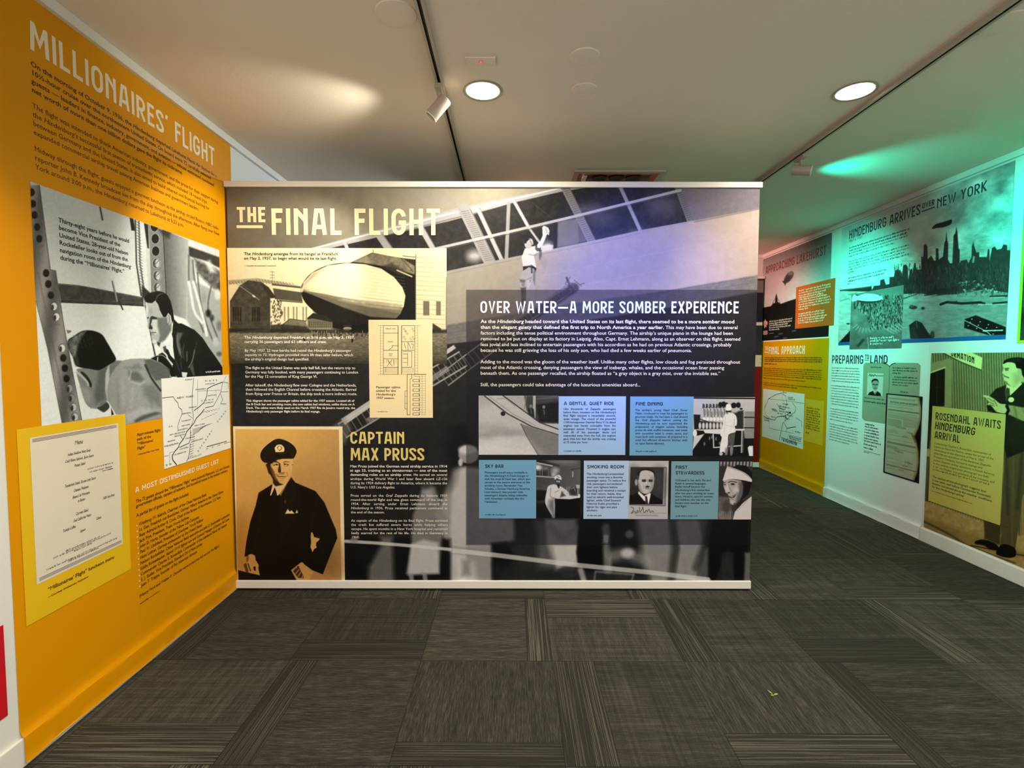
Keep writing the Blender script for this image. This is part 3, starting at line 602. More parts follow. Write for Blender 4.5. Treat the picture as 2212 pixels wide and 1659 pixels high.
c.poly([(690, 950), (900, 950), (920, 1180), (880, 1290), (760, 1300), (700, 1120)], 126, .9, 5); c.poly([(740, 1130), (910, 1130), (910, 1260), (770, 1280)], 165, .7, 4); c.line([(720, 1000), (800, 1090), (900, 1020)], 14, 95, .7, 5)
c.poly([(930, 930), (1140, 930), (1150, 1100), (1110, 1290), (1010, 1320), (920, 1290), (900, 1180)], 10, 1, 3); c.line([(1105, 1010), (1108, 1100), (1115, 1300)], 18, 120, .7, 4); c.poly([(1085, 1060), (1125, 1060), (1115, 1120), (1085, 1110)], 170, .8, 2)
c.poly([(1140, 930), (1300, 930), (1310, 1180), (1200, 1160), (1130, 1200)], 20, .9, 8); c.ell(1262, 1055, 9, 9, 120, .8, 3); c.ell(1250, 1185, 14, 10, 185, .8, 5); c.line([(1150, 1200), (1240, 1180), (1380, 1240)], 26, 140, .5, 8)
c.poly([(1310, 930), (1540, 930), (1570, 1150), (1540, 1400), (1400, 1400), (1350, 1200)], 128, .8, 9); c.poly([(1560, 950), (1790, 950), (1760, 1180), (1720, 1390), (1560, 1380), (1600, 1150)], 120, .9, 6); c.line([(1560, 950), (1570, 1150), (1540, 1390)], 16, 70, .6, 6); c.line([(1760, 950), (1790, 1100), (1720, 1280)], 18, 60, .6, 5)
c.poly([(1830, 930), (2070, 930), (2080, 1100), (2040, 1380), (1980, 1380), (1940, 1150), (1890, 1260), (1850, 1370), (1790, 1370), (1800, 1150)], 14, 1, 3); c.poly([(1780, 1160), (1800, 1150), (1800, 1380), (1720, 1380)], 80, .8, 4); c.poly([(1890, 1180), (1975, 1180), (1975, 1380), (1890, 1360)], 60, .8, 3); c.poly([(2050, 1180), (2100, 1180), (2100, 1400), (2045, 1400)], 88, .9, 3)
c.poly([(330, 1260), (900, 1300), (1400, 1320), (1400, 1400), (330, 1400)], 52, .6, 9); c.ell(850, 1310, 22, 12, 70, .8, 4); c.ell(1210, 1330, 16, 12, 62, .8, 4); c.line([(930, 1300), (960, 1400)], 12, 150, .7, 3); c.line([(1040, 1310), (1290, 1330)], 5, 130, .5, 2); c.line([(1030, 1310), (1020, 1400)], 4, 110, .6, 2); c.line([(1290, 1330), (1270, 1400)], 4, 110, .6, 2)
c.poly([(-100, 1060), (20, 1100), (30, 1420), (-100, 1420)], 12, .95, 4)
c.line([(0, 1160), (330, 1195), (900, 1265), (1400, 1315), (1800, 1365)], 10, 168, .75, 1.2); 
k5 = crop(480, 680, 2.72); c.k = k5
c.poly([(725, 1310), (1340, 1320), (1340, 1570), (725, 1570)], 20, .9, 6); c.poly([(860, 1480), (930, 1360), (930, 1300), (1000, 1300), (1010, 1570), (860, 1570)], 100, .8, 7)
c.poly([(1180, 1000), (1250, 1010), (1310, 1180), (1290, 1330), (1275, 1520), (1080, 1520), (1110, 1350), (1120, 1180)], 104, .9, 4); c.poly([(1110, 1350), (1180, 1320), (1270, 1340), (1275, 1520), (1090, 1530)], 158, .8, 4); c.poly([(1180, 1010), (1220, 980), (1250, 1030), (1230, 1090), (1190, 1080)], 130, .8, 5); c.ell(1195, 985, 14, 15, 60, .8, 5)
c.line([(1110, 1530), (1115, 1570)], 10, 120, .8, 2); c.line([(1190, 1530), (1195, 1570)], 10, 120, .8, 2); c.line([(1270, 1170), (1320, 1210)], 16, 110, .7, 4)
for (a, b, g, r) in ((850, 940, 44, 26), (1010, 1010, 34, 30), (1250, 700, 44, 40), (820, 1380, 30, 24), (1290, 930, 50, 30)): c.ell(a, b, r, r*1.4, g, .6, 12)
c.line([(725, 1330), (900, 1340), (1110, 1357), (1340, 1378)], 7, 165, .85, 1.2); c.ell(775, 1325, 9, 6, 110, .8, 2)
c.k = lambda *p: list(p)
# translucent dark text field laid over the picture
c.gain = 1
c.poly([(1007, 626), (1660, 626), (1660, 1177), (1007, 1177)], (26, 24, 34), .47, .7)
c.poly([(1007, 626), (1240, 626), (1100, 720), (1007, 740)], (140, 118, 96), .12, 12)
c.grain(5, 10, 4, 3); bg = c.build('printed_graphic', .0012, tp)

# ---------------- airship photograph
q = [(491.5, 534.6), (966, 537.5), (964.5, 786), (497, 786)]
c = Canvas(PC, q, .0021, (1, .955, .80), 225); c.k = crop(480, 380, 4.366)
c.grad((200, 700), 232, (200, 1100), 215)
c.poly([(60, 985), (330, 965), (560, 1000), (740, 1040), (740, 1060), (340, 1000), (60, 1025)], 120, .55, 1.5)
for i in range(22): x = 70+i*28; c.line([(x, 975+abs(i-10)*3), (x+14, 1018)], 1.2, 90, .6, .7)
for yy in (905, 935, 960): c.line([(455, yy), (495, yy+2)], 1.3, 110, .7, .6)
c.line([(475, 900), (475, 1010)], 1.2, 120, .6, .6)
c.poly([(740, 1045), (640, 1035), (470, 1015), (470, 1032), (740, 1060)], 70, .9, .8)
c.poly([(480, 1060), (745, 1098), (760, 1190), (500, 1165)], 86, 1, 1); c.poly([(455, 1160), (760, 1188), (870, 1200), (860, 1420), (455, 1440)], 222, 1, 1)
for x in (590, 625, 675, 705, 765, 795): c.poly([(x-7, 1235), (x+7, 1235), (x+6, 1370), (x-6, 1370)], 120, .8, .9)
r = random.Random(3)
for i in range(90): x = r.uniform(460, 570); y = r.uniform(1170, 1430); c.ell(x, y, 1.3, 2.2, 70, .7, .8)
c.poly([(540, 1170), (760, 1188), (760, 1200), (540, 1182)], 60, .8, .8)
c.poly([(75, 1180), (170, 1030), (250, 985), (365, 1000), (430, 1050), (510, 1150), (455, 1150), (455, 1445), (75, 1470)], 74, 1, 1, tex=.25)
c.poly([(365, 1000), (440, 1050), (512, 1150), (460, 1155), (400, 1075)], 58, 1, 1); c.line([(140, 1020), (300, 1130), (350, 1170)], 1.8, 165, .8, .9); c.ell(300, 1135, 4, 2, 225, .9, 1, .6)
for x in (110, 130, 150, 175, 290, 310, 335, 352): c.poly([(x-6, 1240), (x+6, 1240), (x+5, 1370), (x-5, 1370)], 34, .9, 1)
c.poly([(75, 1240), (90, 1240), (90, 1380), (75, 1380)], 120, .6, 2); c.line([(200, 1230), (200, 1400)], 3, 100, .6, 2); c.line([(265, 1200), (265, 1400)], 2, 105, .5, 2); c.line([(75, 1330), (455, 1330)], 1, 100, .4, 1)
# black hangar mouth, roof, right-hand door tower
c.poly([(1150, 850), (1220, 815), (1415, 725), (1600, 765), (1825, 790), (1825, 1420), (1380, 1420), (1380, 1330), (1500, 900)], 22, 1, 1)
c.poly([(1225, 812), (1415, 728), (1700, 778), (1815, 850), (1815, 930), (1700, 900), (1640, 870), (1500, 850), (1350, 825)], 128, 1, 1.5, tex=.25); c.poly([(1500, 860), (1600, 820), (1700, 880), (1790, 950), (1690, 940)], 60, .8, 3); c.line([(1650, 890), (1790, 950)], 3, 210, .9, .8); c.line([(1690, 780), (1800, 900)], 2, 55, .8, 1); c.line([(1705, 755), (1825, 768)], 1.5, 70, .9, .6); c.line([(1425, 700), (1425, 726)], 1.3, 90, .9, .6)
for i in range(7): c.line([(1700+i*17, 765), (1730+i*14, 860+i*8)], 1.2, 170, .5, .8)
c.poly([(1825, 742), (1935, 768), (2020, 810), (2060, 890), (2112, 950), (2108, 1460), (2065, 1462), (1985, 1410), (1825, 1400)], 218, 1, 1)
for i in range(16): yy = 770+i*44; c.line([(1830, yy), (2100, yy+14)], .9, 150, .75, .5)
c.poly([(1896, 1180), (1954, 1182), (1954, 1316), (1896, 1316)], 118, 1, 1); c.poly([(2018, 1182), (2062, 1184), (2062, 1316), (2018, 1316)], 120, 1, 1); c.line([(1826, 742), (1826, 1400)], 1.3, 80, .9, .6); c.poly([(1985, 1390), (2065, 1440), (2065, 1465), (1985, 1470)], 60, 1, 1); c.poly([(2112, 955), (2130, 950), (2130, 1480), (2108, 1480)], 90, .7, 1)
# small houses, field, people
c.poly([(555, 1415), (640, 1352), (790, 1370), (812, 1440), (555, 1450)], 120, 1, 1, tex=.2); c.line([(560, 1412), (640, 1350), (790, 1370)], 2, 80); c.poly([(455, 1405), (570, 1400), (820, 1425), (820, 1475), (455, 1475)], 58, .9, 1.5, tex=.3)
c.grad((0, 1470), 128, (0, 1760), 80, [(60, 1470), (2130, 1470), (2130, 1790), (60, 1790)], 1, 2); c.poly([(60, 1440), (2130, 1450), (2130, 1482), (60, 1480)], 44, .9, 2)
W = c.win(490, 715, 970, 790); n = fbm(c.X[W], c.Y[W]*3.2, 6, 5); c.C[W] = c.C[W]*(.72+.62*n[..., None])
# airship
hull = [(742, 1078), (770, 1000), (850, 912), (1000, 842), (1180, 820), (1350, 832), (1500, 872), (1620, 952), (1700, 1050), (1730, 1130), (1716, 1222), (1680, 1300), (1640, 1345), (1380, 1400), (1100, 1390), (950, 1335), (850, 1262), (772, 1175)]
c.poly([(860, 1270), (1040, 1360), (1380, 1340), (1390, 1478), (1200, 1470), (1040, 1440), (960, 1370)], 26, 1, 3)
c.poly(hull, 34, 1, .9, True)
c.poly([(744, 1082), (770, 1002), (850, 914), (1000, 844), (1180, 822), (1350, 834), (1500, 874), (1620, 954), (1700, 1052), (1729, 1132), (1716, 1222), (1682, 1300), (1640, 1340), (1400, 1325), (1150, 1240), (950, 1160), (800, 1100)], 132, 1, .9)
c.poly([(750, 1085), (1680, 1300), (1640, 1342), (1400, 1330), (1150, 1245), (900, 1140)], 104, .8, 2)
c.poly([(752, 1080), (770, 1004), (850, 916), (1000, 846), (1180, 824), (1350, 836), (1500, 876), (1620, 956), (1700, 1054), (1728, 1132), (1710, 1240), (1500, 1215), (1200, 1160), (950, 1110)], 236, 1, 1)
c.poly([(1150, 1160), (1500, 1190), (1700, 1220), (1690, 1265), (1400, 1240), (1100, 1170)], 178, .8, 3, tex=.15)
c.poly([(748, 1070), (770, 1004), (850, 916), (960, 862), (900, 930), (820, 1000)], 150, .7, 4)
for t in np.linspace(0, 1, 15):
    e = (1730-abs(t-.35)*70, 905+t*400); mp = (1200, 820+t*430 if t > .05 else 826); c.line([(760, 1080), (930, lerp((0, 900), (0, 1130), t)[1]), mp, e] if t > .12 else [(760, 1080), (860, 950), (1100, 850+t*150), (1500, 880+t*60)], .9, 168 if t < .7 else 95, .5, .8, True)
c.ell(752, 1078, 3, 5, 200, .9, 1)
c.poly([(805, 1345), (860, 1296), (990, 1332), (1042, 1380), (1042, 1440), (805, 1440)], 112, 1, 1); c.poly([(803, 1340), (860, 1292), (990, 1330), (1046, 1382), (860, 1345), (806, 1350)], 44, 1, 1)
for i in range(12):
    for j in range(3): c.ell(825+i*18, 1380+j*20, 1, 1.6, 60, .8, .6)
c.ell(1182, 1440, 9, 3.6, 170, .95, 1); c.ell(1182, 1447, 8, 2, 90, .9, 1); c.poly([(1140, 1405), (1225, 1405), (1215, 1425), (1150, 1425)], 50, 1, 1)
for i in range(70): x = r.uniform(840, 1100) if i < 45 else r.uniform(1100, 1390); y = r.uniform(1455, 1500); c.line([(x, y), (x+r.uniform(-3, 3), y+18)], 1.6, r.choice((30, 30, 150)), .8, .6)
for x, y, h in ((775, 1540, 40), (1228, 1550, 48), (1120, 1500, 16), (1240, 1480, 18)): c.ell(x, y, 2.3, h/9, 26, .9, .8)
c.poly([(60, 1755), (2130, 1755), (2130, 1800), (60, 1800)], 48, .9, 12); c.grain(5, 5, 9, 3)
ph = c.build('airship_photograph', .0022, tp); ph['label'] = 'sepia photograph of an airship leaving its hangar'

# ---------------- captain portrait
c = Canvas(PC, [(504, 920.5), (740, 921.5), (745.5, 1253), (512.5, 1252)], .0019, (1, .80, .50), 200)
c.C[:] = (236, 222, 186); c.k = k5
ph_ = [(77, 672), (686, 674), (702, 1560), (92, 1560)]
c.grad((80, 900), (216, 178, 100), (640, 1100), (190, 152, 98), ph_); c.ell(110, 1350, 30, 70, (170, 122, 50), .7, 30); c.ell(330, 760, 90, 40, (216, 174, 100), .5, 40); c.ell(640, 1450, 30, 40, (138, 102, 58), .7, 24)
NAV = (24, 19, 14)
c.poly([(295, 995), (215, 1045), (198, 1120), (165, 1220), (143, 1330), (132, 1420), (150, 1418), (205, 1450), (222, 1530), (95, 1500), (98, 1562), (440, 1562), (405, 1500), (465, 1452), (530, 1500), (592, 1524), (640, 1400), (677, 1310), (668, 1260), (600, 1100), (548, 1035), (430, 985), (405, 952), (345, 1065)], NAV, 1, .9)
c.poly([(400, 960), (340, 1066), (350, 1180), (345, 1330), (420, 1200), (450, 1040)], (34, 28, 22), .7, 5); c.line([(405, 962), (430, 1050), (352, 1180)], 1.2, (50, 42, 34), .8, 1); c.line([(560, 1080), (520, 1260), (600, 1400)], 1.5, (44, 37, 30), .7, 2); c.line([(215, 1060), (230, 1200), (180, 1400)], 1.5, (42, 36, 30), .7, 2)
c.k = crop(550, 930, 11.846)
SK, SH, DS = (222, 182, 118), (150, 112, 62), (52, 38, 22)
c.poly([(470, 1350), (530, 1400), (700, 1390), (850, 1310), (760, 1450), (610, 1659), (570, 1659), (520, 1480), (430, 1659), (400, 1659)], (228, 200, 150), 1, .5); c.poly([(520, 1450), (560, 1560), (580, 1659), (430, 1659), (480, 1540)], (30, 24, 18), 1, .5)
c.poly([(300, 800), (310, 880), (350, 1080), (385, 1100), (420, 1200), (478, 1290), (478, 1350), (540, 1425), (640, 1400), (800, 1350), (870, 1300), (945, 1180), (965, 1000), (970, 900), (990, 860), (975, 700), (600, 690)], SK, 1, .5)
c.poly([(290, 870), (330, 830), (400, 830), (430, 940), (470, 1000), (500, 1080), (540, 1200), (580, 1260), (640, 1340), (740, 1380), (640, 1405), (540, 1425), (478, 1350), (470, 1250), (400, 1120), (360, 1090), (330, 980)], DS, 1, 1.2)
c.poly([(400, 900), (450, 960), (510, 1050), (560, 1200), (620, 1300), (560, 1290), (480, 1180), (430, 1060)], (130, 96, 50), .8, 1.8)
c.poly([(430, 830), (520, 740), (600, 725), (560, 780), (480, 830), (450, 900)], (120, 88, 46), .7, 1.6)
c.poly([(500, 790), (560, 780), (620, 810), (640, 840), (560, 815), (505, 812)], DS, 1, .6); c.poly([(480, 890), (510, 860), (560, 845), (610, 870), (600, 890), (550, 880), (500, 905)], (74, 54, 28), 1, .7); c.ell(540, 880, 2.4, 1.6, (196, 160, 104), .9, .8); c.ell(562, 868, 1.7, 1.7, (40, 28, 14), 1, .6)
c.poly([(620, 830), (660, 840), (670, 940), (680, 1020), (672, 1090), (610, 1070), (600, 1000), (625, 920)], (64, 46, 24), .95, .9); c.poly([(570, 1000), (600, 940), (605, 1060), (580, 1080)], (196, 166, 116), .6, 1.2)
c.poly([(680, 1060), (720, 1080), (765, 1055), (775, 1070), (730, 1095), (690, 1085)], (120, 88, 46), 1, .6)
c.poly([(735, 805), (800, 780), (880, 795), (900, 815), (820, 805), (750, 820)], (110, 80, 40), .95, .8); c.poly([(735, 845), (770, 842), (830, 850), (890, 870), (860, 885), (800, 880), (760, 865)], (74, 54, 28), 1, .7); c.ell(800, 878, 3, 1.7, (232, 196, 136), .9, .8); c.ell(780, 862, 1.8, 1.6, (40, 28, 14), 1, .6); c.line([(750, 900), (800, 915), (860, 900)], 1, (150, 114, 64), .8, .8)
c.poly([(560, 1160), (640, 1165), (700, 1165), (780, 1170), (840, 1165), (800, 1182), (700, 1185), (600, 1180)], (74, 48, 24), 1, .6); c.poly([(600, 1200), (720, 1215), (800, 1205), (740, 1235), (640, 1225)], (160, 122, 70), .8, 1.2); c.line([(560, 1120), (600, 1140)], 2, (120, 88, 46), .7, 1.4); c.line([(820, 1080), (860, 1130), (850, 1170)], 1.2, (150, 114, 64), .8, 1); c.ell(700, 1110, 6, 1.6, (150, 114, 66), .7, 1.4); c.line([(640, 1290), (740, 1270)], 1.4, (170, 130, 76), .6, 1.4); c.poly([(900, 1180), (945, 1100), (930, 1200), (870, 1290)], (176, 138, 84), .6, 1.4); c.line([(960, 870), (985, 870)], 1.4, (110, 80, 44), .8, .8)
CAP = (36, 28, 18)
c.poly([(610, 205), (700, 215), (860, 270), (1000, 370), (1070, 470), (1090, 550), (1060, 630), (1000, 725), (960, 700), (740, 705), (600, 720), (540, 750), (480, 810), (400, 830), (330, 835), (240, 820), (170, 750), (140, 640), (170, 530), (250, 420), (380, 310), (500, 230)], (240, 206, 140), .8, 1.2, True)
c.poly([(610, 212), (700, 222), (860, 278), (995, 375), (1062, 470), (1082, 550), (1052, 628), (1000, 716), (960, 700), (740, 705), (600, 718), (540, 748), (480, 806), (400, 826), (330, 830), (244, 814), (176, 746), (147, 640), (176, 534), (256, 424), (385, 316), (504, 237)], CAP, 1, .5, True)
c.poly([(330, 840), (480, 800), (540, 745), (600, 715), (740, 702), (960, 698), (985, 720), (720, 722), (600, 745), (500, 800), (420, 850), (340, 870)], (24, 18, 10), 1, .6); c.poly([(560, 620), (700, 600), (960, 600), (960, 690), (560, 700)], (26, 20, 12), .8, 2); c.line([(630, 590), (790, 580)], 1.4, (88, 70, 44), .8, 1); c.ell(640, 262, 9, 3, (56, 46, 32), .6, 4); c.line([(950, 590), (975, 690)], 1.2, (96, 80, 54), .6, 1)
c.poly([(515, 440), (570, 370), (640, 352), (700, 365), (760, 430), (768, 500), (750, 545), (640, 552), (540, 550), (528, 500)], (236, 214, 158), 1, .6); c.poly([(580, 440), (600, 400), (640, 385), (690, 410), (706, 450), (680, 495), (648, 518), (610, 490)], (92, 72, 44), 1, .5); c.ell(642, 445, 3.4, 4, (240, 218, 166), 1, .6)
c.k = crop(510, 1150, 9.217)
c.poly([(1495, 0), (1525, 0), (1555, 90), (1670, 120), (1650, 160), (1600, 200), (1595, 250), (1608, 300), (1560, 330), (1522, 392), (1505, 340), (1482, 290), (1496, 200), (1488, 80)], (208, 168, 104), 1, .6)
HN, HD = (198, 154, 86), (40, 28, 14)
c.poly([(255, 440), (310, 425), (380, 460), (395, 550), (455, 650), (430, 830), (395, 810), (380, 740), (375, 700), (350, 690), (360, 770), (340, 790), (300, 740), (315, 800), (265, 800), (200, 620), (220, 560), (205, 500)], HN, 1, .7); c.poly([(205, 500), (255, 450), (250, 560), (215, 600)], (110, 80, 40), .9, 1); c.line([(240, 620), (290, 760)], 2.2, HD, 1, .7); c.poly([(150, 640), (205, 600), (260, 800), (200, 790)], (90, 64, 30), .9, 1); c.poly([(345, 690), (375, 670), (395, 690), (390, 770), (360, 750)], HD, 1, .7)
c.poly([(1240, 660), (1330, 590), (1370, 660), (1450, 730), (1530, 790), (1490, 860), (1370, 885), (1340, 830), (1290, 760)], HN, 1, .7); c.poly([(1130, 760), (1180, 700), (1245, 660), (1290, 760), (1340, 850), (1350, 910), (1240, 900), (1180, 830)], (70, 50, 26), 1, 1)
for a, b in (((1140, 755), (1210, 690)), ((1185, 830), (1250, 740)), ((1240, 870), (1290, 790)), ((1310, 905), (1335, 850))): c.line([a, b], 2.6, (176, 134, 76), .9, .8)
c.poly([(1550, 780), (1720, 850), (1800, 880), (2060, 900), (2080, 945), (1460, 945)], (176, 132, 80), .9, 1)
c.k = k5
c.poly([(370, 1168), (386, 1140), (398, 1156), (408, 1148), (426, 1168)], (232, 216, 172), 1, .8); c.poly([(430, 1165), (440, 1144), (447, 1164)], (222, 205, 160), 1, .8); c.ell(370, 1098, 2, 4, (90, 76, 50), .9, 1)
c.grain(4, 6, 11, 2); po = c.build('captain_portrait', .0022, tp); po['label'] = 'sepia portrait of a captain in a dark uniform and peaked cap'

# ---------------- deck plan card
dq = k5((860, 29), (1235, 31), (1238, 605), (868, 604)); dp = plate('deck_plan_card', PC, dq, mat('cream_print', (236, 218, 172), rough=.45), .0034, tp)
def seg(*p, w=.0022): return (k5(*p), w)
L = [seg((948, 64), (1034, 64), (1034, 308), (948, 308), (948, 62)), seg((948, 108), (1034, 108)), seg((948, 208), (1034, 208)), seg((948, 258), (1034, 258)), seg((980, 206), (1000, 192), (1000, 182), (1034, 182)), seg((1034, 64), (1034, 350), w=.0035), seg((948, 350), (1034, 350)), seg((948, 258), (948, 350)),
     seg((1055, 64), (1055, 350), w=.0035), seg((1055, 64), (1132, 64)), seg((1055, 158), (1132, 158)), seg((1055, 208), (1130, 208)), seg((1132, 64), (1132, 350)), seg((1092, 158), (1092, 208)), seg((1055, 308), (1115, 308)), seg((1115, 215), (1115, 308)), seg((1062, 215), (1115, 215)), seg((1090, 225), (1090, 300)), seg((1062, 230), (1088, 230)), seg((1062, 255), (1088, 255)), seg((1062, 280), (1088, 280)),
     seg((930, 64), (930, 350), w=.001), seg((1150, 64), (1150, 350), w=.001), seg((915, 64), (948, 64), w=.001), seg((1132, 64), (1165, 64), w=.001), seg((915, 350), (1165, 350), w=.001),
     seg((1087, 350), (1200, 350), w=.003), seg((1087, 350), (1087, 587), (1105, 587), w=.003), seg((1105, 375), (1105, 587)), seg((1115, 352), (1115, 375), (1105, 375)), seg((1130, 352), (1130, 362), (1160, 362), (1160, 587), w=.0016), seg((1175, 352), (1175, 587), w=.001), seg((1195, 352), (1195, 587), w=.001), seg((1075, 447), (1075, 552), (1087, 552)), seg((1075, 447), (1087, 447)), seg((1075, 480), (1087, 480), w=.0012), seg((1075, 520), (1087, 520), w=.0012)]
for i in range(18): y = 74+i*16; L += [seg((930, y), (948, y), w=.0008), seg((1132, y), (1150, y), w=.0008)]
for i in range(17): y = 362+i*14; L += [seg((1160, y), (1195, y), w=.0008)]
for i in range(8): y = 375+i*28; L += [seg((1122, y+4), (1158, y+4)), seg((1125, y+18), (1155, y+18)), seg((1122, y+4), (1122, y+20), w=.003), seg((1158, y+6), (1158, y+20), w=.003)]
for a, b in ((1068, 82), (1068, 130), (1118, 82), (1118, 130), (1080, 100), (1105, 140)):
    for d in ((0, 0), (8, 12)): L.append(seg(*[(a+d[0]+5*math.cos(t), b+d[1]+5*math.sin(t)) for t in np.arange(0, 6.4, .9)], w=.0012))
for i in range(6): L.append(seg((952+i*14, 262), (952+i*14, 285), w=.001)); L.append(seg((948, 312+i*6), (1034, 312+i*6), w=.0007)); L.append(seg((1055, 312+i*6), (1115, 312+i*6), w=.0007))
L += [seg((970, 262), (1000, 302)), seg((1000, 262), (970, 302)), seg((1010, 262), (1010, 300)), seg((1095, 165), (1110, 200)), seg((1110, 170), (1125, 175), (1120, 200)), seg((1070, 165), (1080, 200)), seg((1122, 310), (1122, 340), w=.0016), seg((962, 310), (962, 338), w=.0016)]
strokes('deck_plan_lines', PC, dp, L, (46, 38, 26), .0037)
K5 = lambda x, y: k5((x, y))[0]
text('plan_lettering', PC, dp, ['Officers’ Mess'], K5(960, 85), K5(960, 112), K5(1020, 85), (50, 42, 30), k=.32, off=.0038, allbold=True); text('plan_lettering', PC, dp, ['Kitchen'], K5(974, 161), K5(974, 190), K5(1003, 161), (50, 42, 30), k=.3, off=.0038, allbold=True); text('plan_lettering', PC, dp, ['Crew', 'Mess'], K5(980, 232), K5(980, 243), K5(1002, 232), (50, 42, 30), k=.8, off=.0038, allbold=True)
text('caption_text', PC, dp, ['*Passenger cabins', 'added for the', '_Hindenburg’s_', '1937 season.*'], K5(905, 431), K5(905, 494), K5(1047, 431), (44, 36, 26), k=.86, off=.0038)
text('credit_text', PC, dp, ['—airships.net'], K5(904, 571), K5(904, 590), K5(971, 571), (60, 50, 36), k=.42, off=.0038, allbold=True)

# ---------------- lettering on the left half
CREAM = mat('cream_lettering', (240, 226, 180), rough=.45)
k4 = lambda x, y: crop(480, 380, 4.366)((x, y))[0]
title('heading_lettering', PC, tp, 'FINAL FLIGHT', k4(470, 557), k4(2055, 562), k4(470, 308), CREAM, t=.165, gap=.135)
title('heading_lettering', PC, tp, 'THE', k4(142, 438), k4(410, 438), k4(142, 294), CREAM, t=.19, gap=.12)
plate('heading_underline', PC, [k4(138, 466), k4(384, 468), k4(384, 494), k4(138, 494)], CREAM, .0028, tp)
text('caption_text', PC, tp, ['*The _Hindenburg_ emerges from its hangar at Frankfurt', 'on May 3, 1937, to begin what would be its last flight.*'], k4(208, 748), k4(208, 790), k4(1093, 748), (42, 36, 26), k=.92)
text('credit_text', PC, tp, ['—Canadian Broadcasting Corporation'], k4(214, 852), k4(214, 880), k4(510, 852), (60, 52, 38), k=.5, allbold=True)
TW = mat('white_lettering', (238, 234, 222), rough=.45)
text('body_text', PC, tp, ['*The _Hindenburg_ departed Frankfurt at 3:16 p.m. on May 3, 1937,', 'carrying 36 passengers and 61 officers and crew.*', None, 'By May 1937, 22 new berths had raised the _Hindenburg’s_ passenger', 'capacity to 72. Hydrogen provided more lift than safer helium, which', 'the airship’s original design had specified.', None, 'The flight to the United States was only half full, but the return trip to', 'Germany was fully booked, with many passengers continuing to London', 'for the May 12 coronation of King George VI.', None, 'After takeoff, the _Hindenburg_ flew over Cologne and the Netherlands,', 'then followed the English Channel before crossing the Atlantic. Barred', 'from flying over France or Britain, the ship took a more indirect route.'], K5(131, 140), K5(140, 471), K5(797, 140), TW, k=.88, allbold=False)
text('body_text', PC, tp, ['This diagram shows the passenger cabins added for the 1937 season. Located aft of', 'the B Deck bar and smoking room, the new cabins had windows, unlike those on A', 'Deck. The cabins were likely used on the March 1937 Rio de Janeiro round trip, the', '_Hindenburg’s_ only passenger flight before its final voyage.'], K5(142, 510), K5(142, 573), K5(783, 510), TW, k=.84, allbold=True)
GOLD = mat('gold_lettering', (226, 206, 118), rough=.45)
title('heading_lettering', PC, tp, 'CAPTAIN', K5(754, 757), K5(1070, 757), K5(754, 687), GOLD, t=.16, gap=.1); title('heading_lettering', PC, tp, 'MAX PRUSS', K5(756, 855), K5(1187, 855), K5(756, 782), GOLD, t=.16, gap=.1)
text('body_text', PC, tp, ['*Max Pruss joined the German naval airship service in 1914', 'at age 23, training as an elevatorman — one of the most', 'demanding roles on an airship crew.* He served on several', 'airships during World War I and later flew aboard _LZ-126_', 'during its 1924 delivery flight to America, where it became the', 'U.S. Navy’s _USS Los Angeles._', None, 'Pruss served on the _Graf Zeppelin_ during its historic 1929', 'round-the-world flight and was given command of the ship in', '1934. After serving under Ernst Lehmann aboard the', '_Hindenburg_ in 1936, Pruss received permanent command at', 'the end of the season.', None, 'As captain of the _Hindenburg_ on its final flight, Pruss survived', 'the crash but suffered severe burns while helping others', 'escape. He spent months in a New York hospital and remained', 'badly scarred for the rest of his life. He died in Germany in', '1960.'], K5(752, 896), K5(760, 1312), K5(1322, 896), TW, k=.84, just=True)
# ---------------- lettering on the right half
k6 = lambda x, y: crop(960, 380, 3.16)((x, y))[0]
ICE = mat('ice_lettering', (222, 238, 246), rough=.45)
title('heading_lettering', PC, tp, 'OVER WATER—A MORE SOMBER EXPERIENCE', k6(246, 936), k6(2006, 944), k6(246, 855), ICE, t=.15, gap=.13)
text('body_text', PC, tp, ['*As the _Hindenburg_ headed toward the United States on its last flight, there seemed to be a more somber mood', 'than the elegant gaiety that defined the first trip to North America a year earlier.* This may have been due to several', 'factors including the tense political environment throughout Germany. The airship’s unique piano in the lounge had been', 'removed to be put on display at its factory in Leipzig. Also, Capt. Ernst Lehmann, along as an observer on this flight, seemed', 'less jovial and less inclined to entertain passengers with his accordion as he had on previous Atlantic crossings, probably', 'because he was still grieving the loss of his only son, who had died a few weeks earlier of pneumonia.', None, 'Adding to the mood was the gloom of the weather itself. Unlike many other flights, low clouds and fog persisted throughout', 'most of the Atlantic crossing, denying passengers the view of icebergs, whales, and the occasional ocean liner passing', 'beneath them. As one passenger recalled, the airship floated as “a gray object in a gray mist, over the invisible sea.”', None, 'Still, the passengers could take advantage of the luxurious amenities aboard...'], k6(248, 1004), k6(246, 1435), k6(2026, 1012), TW, k=.84)
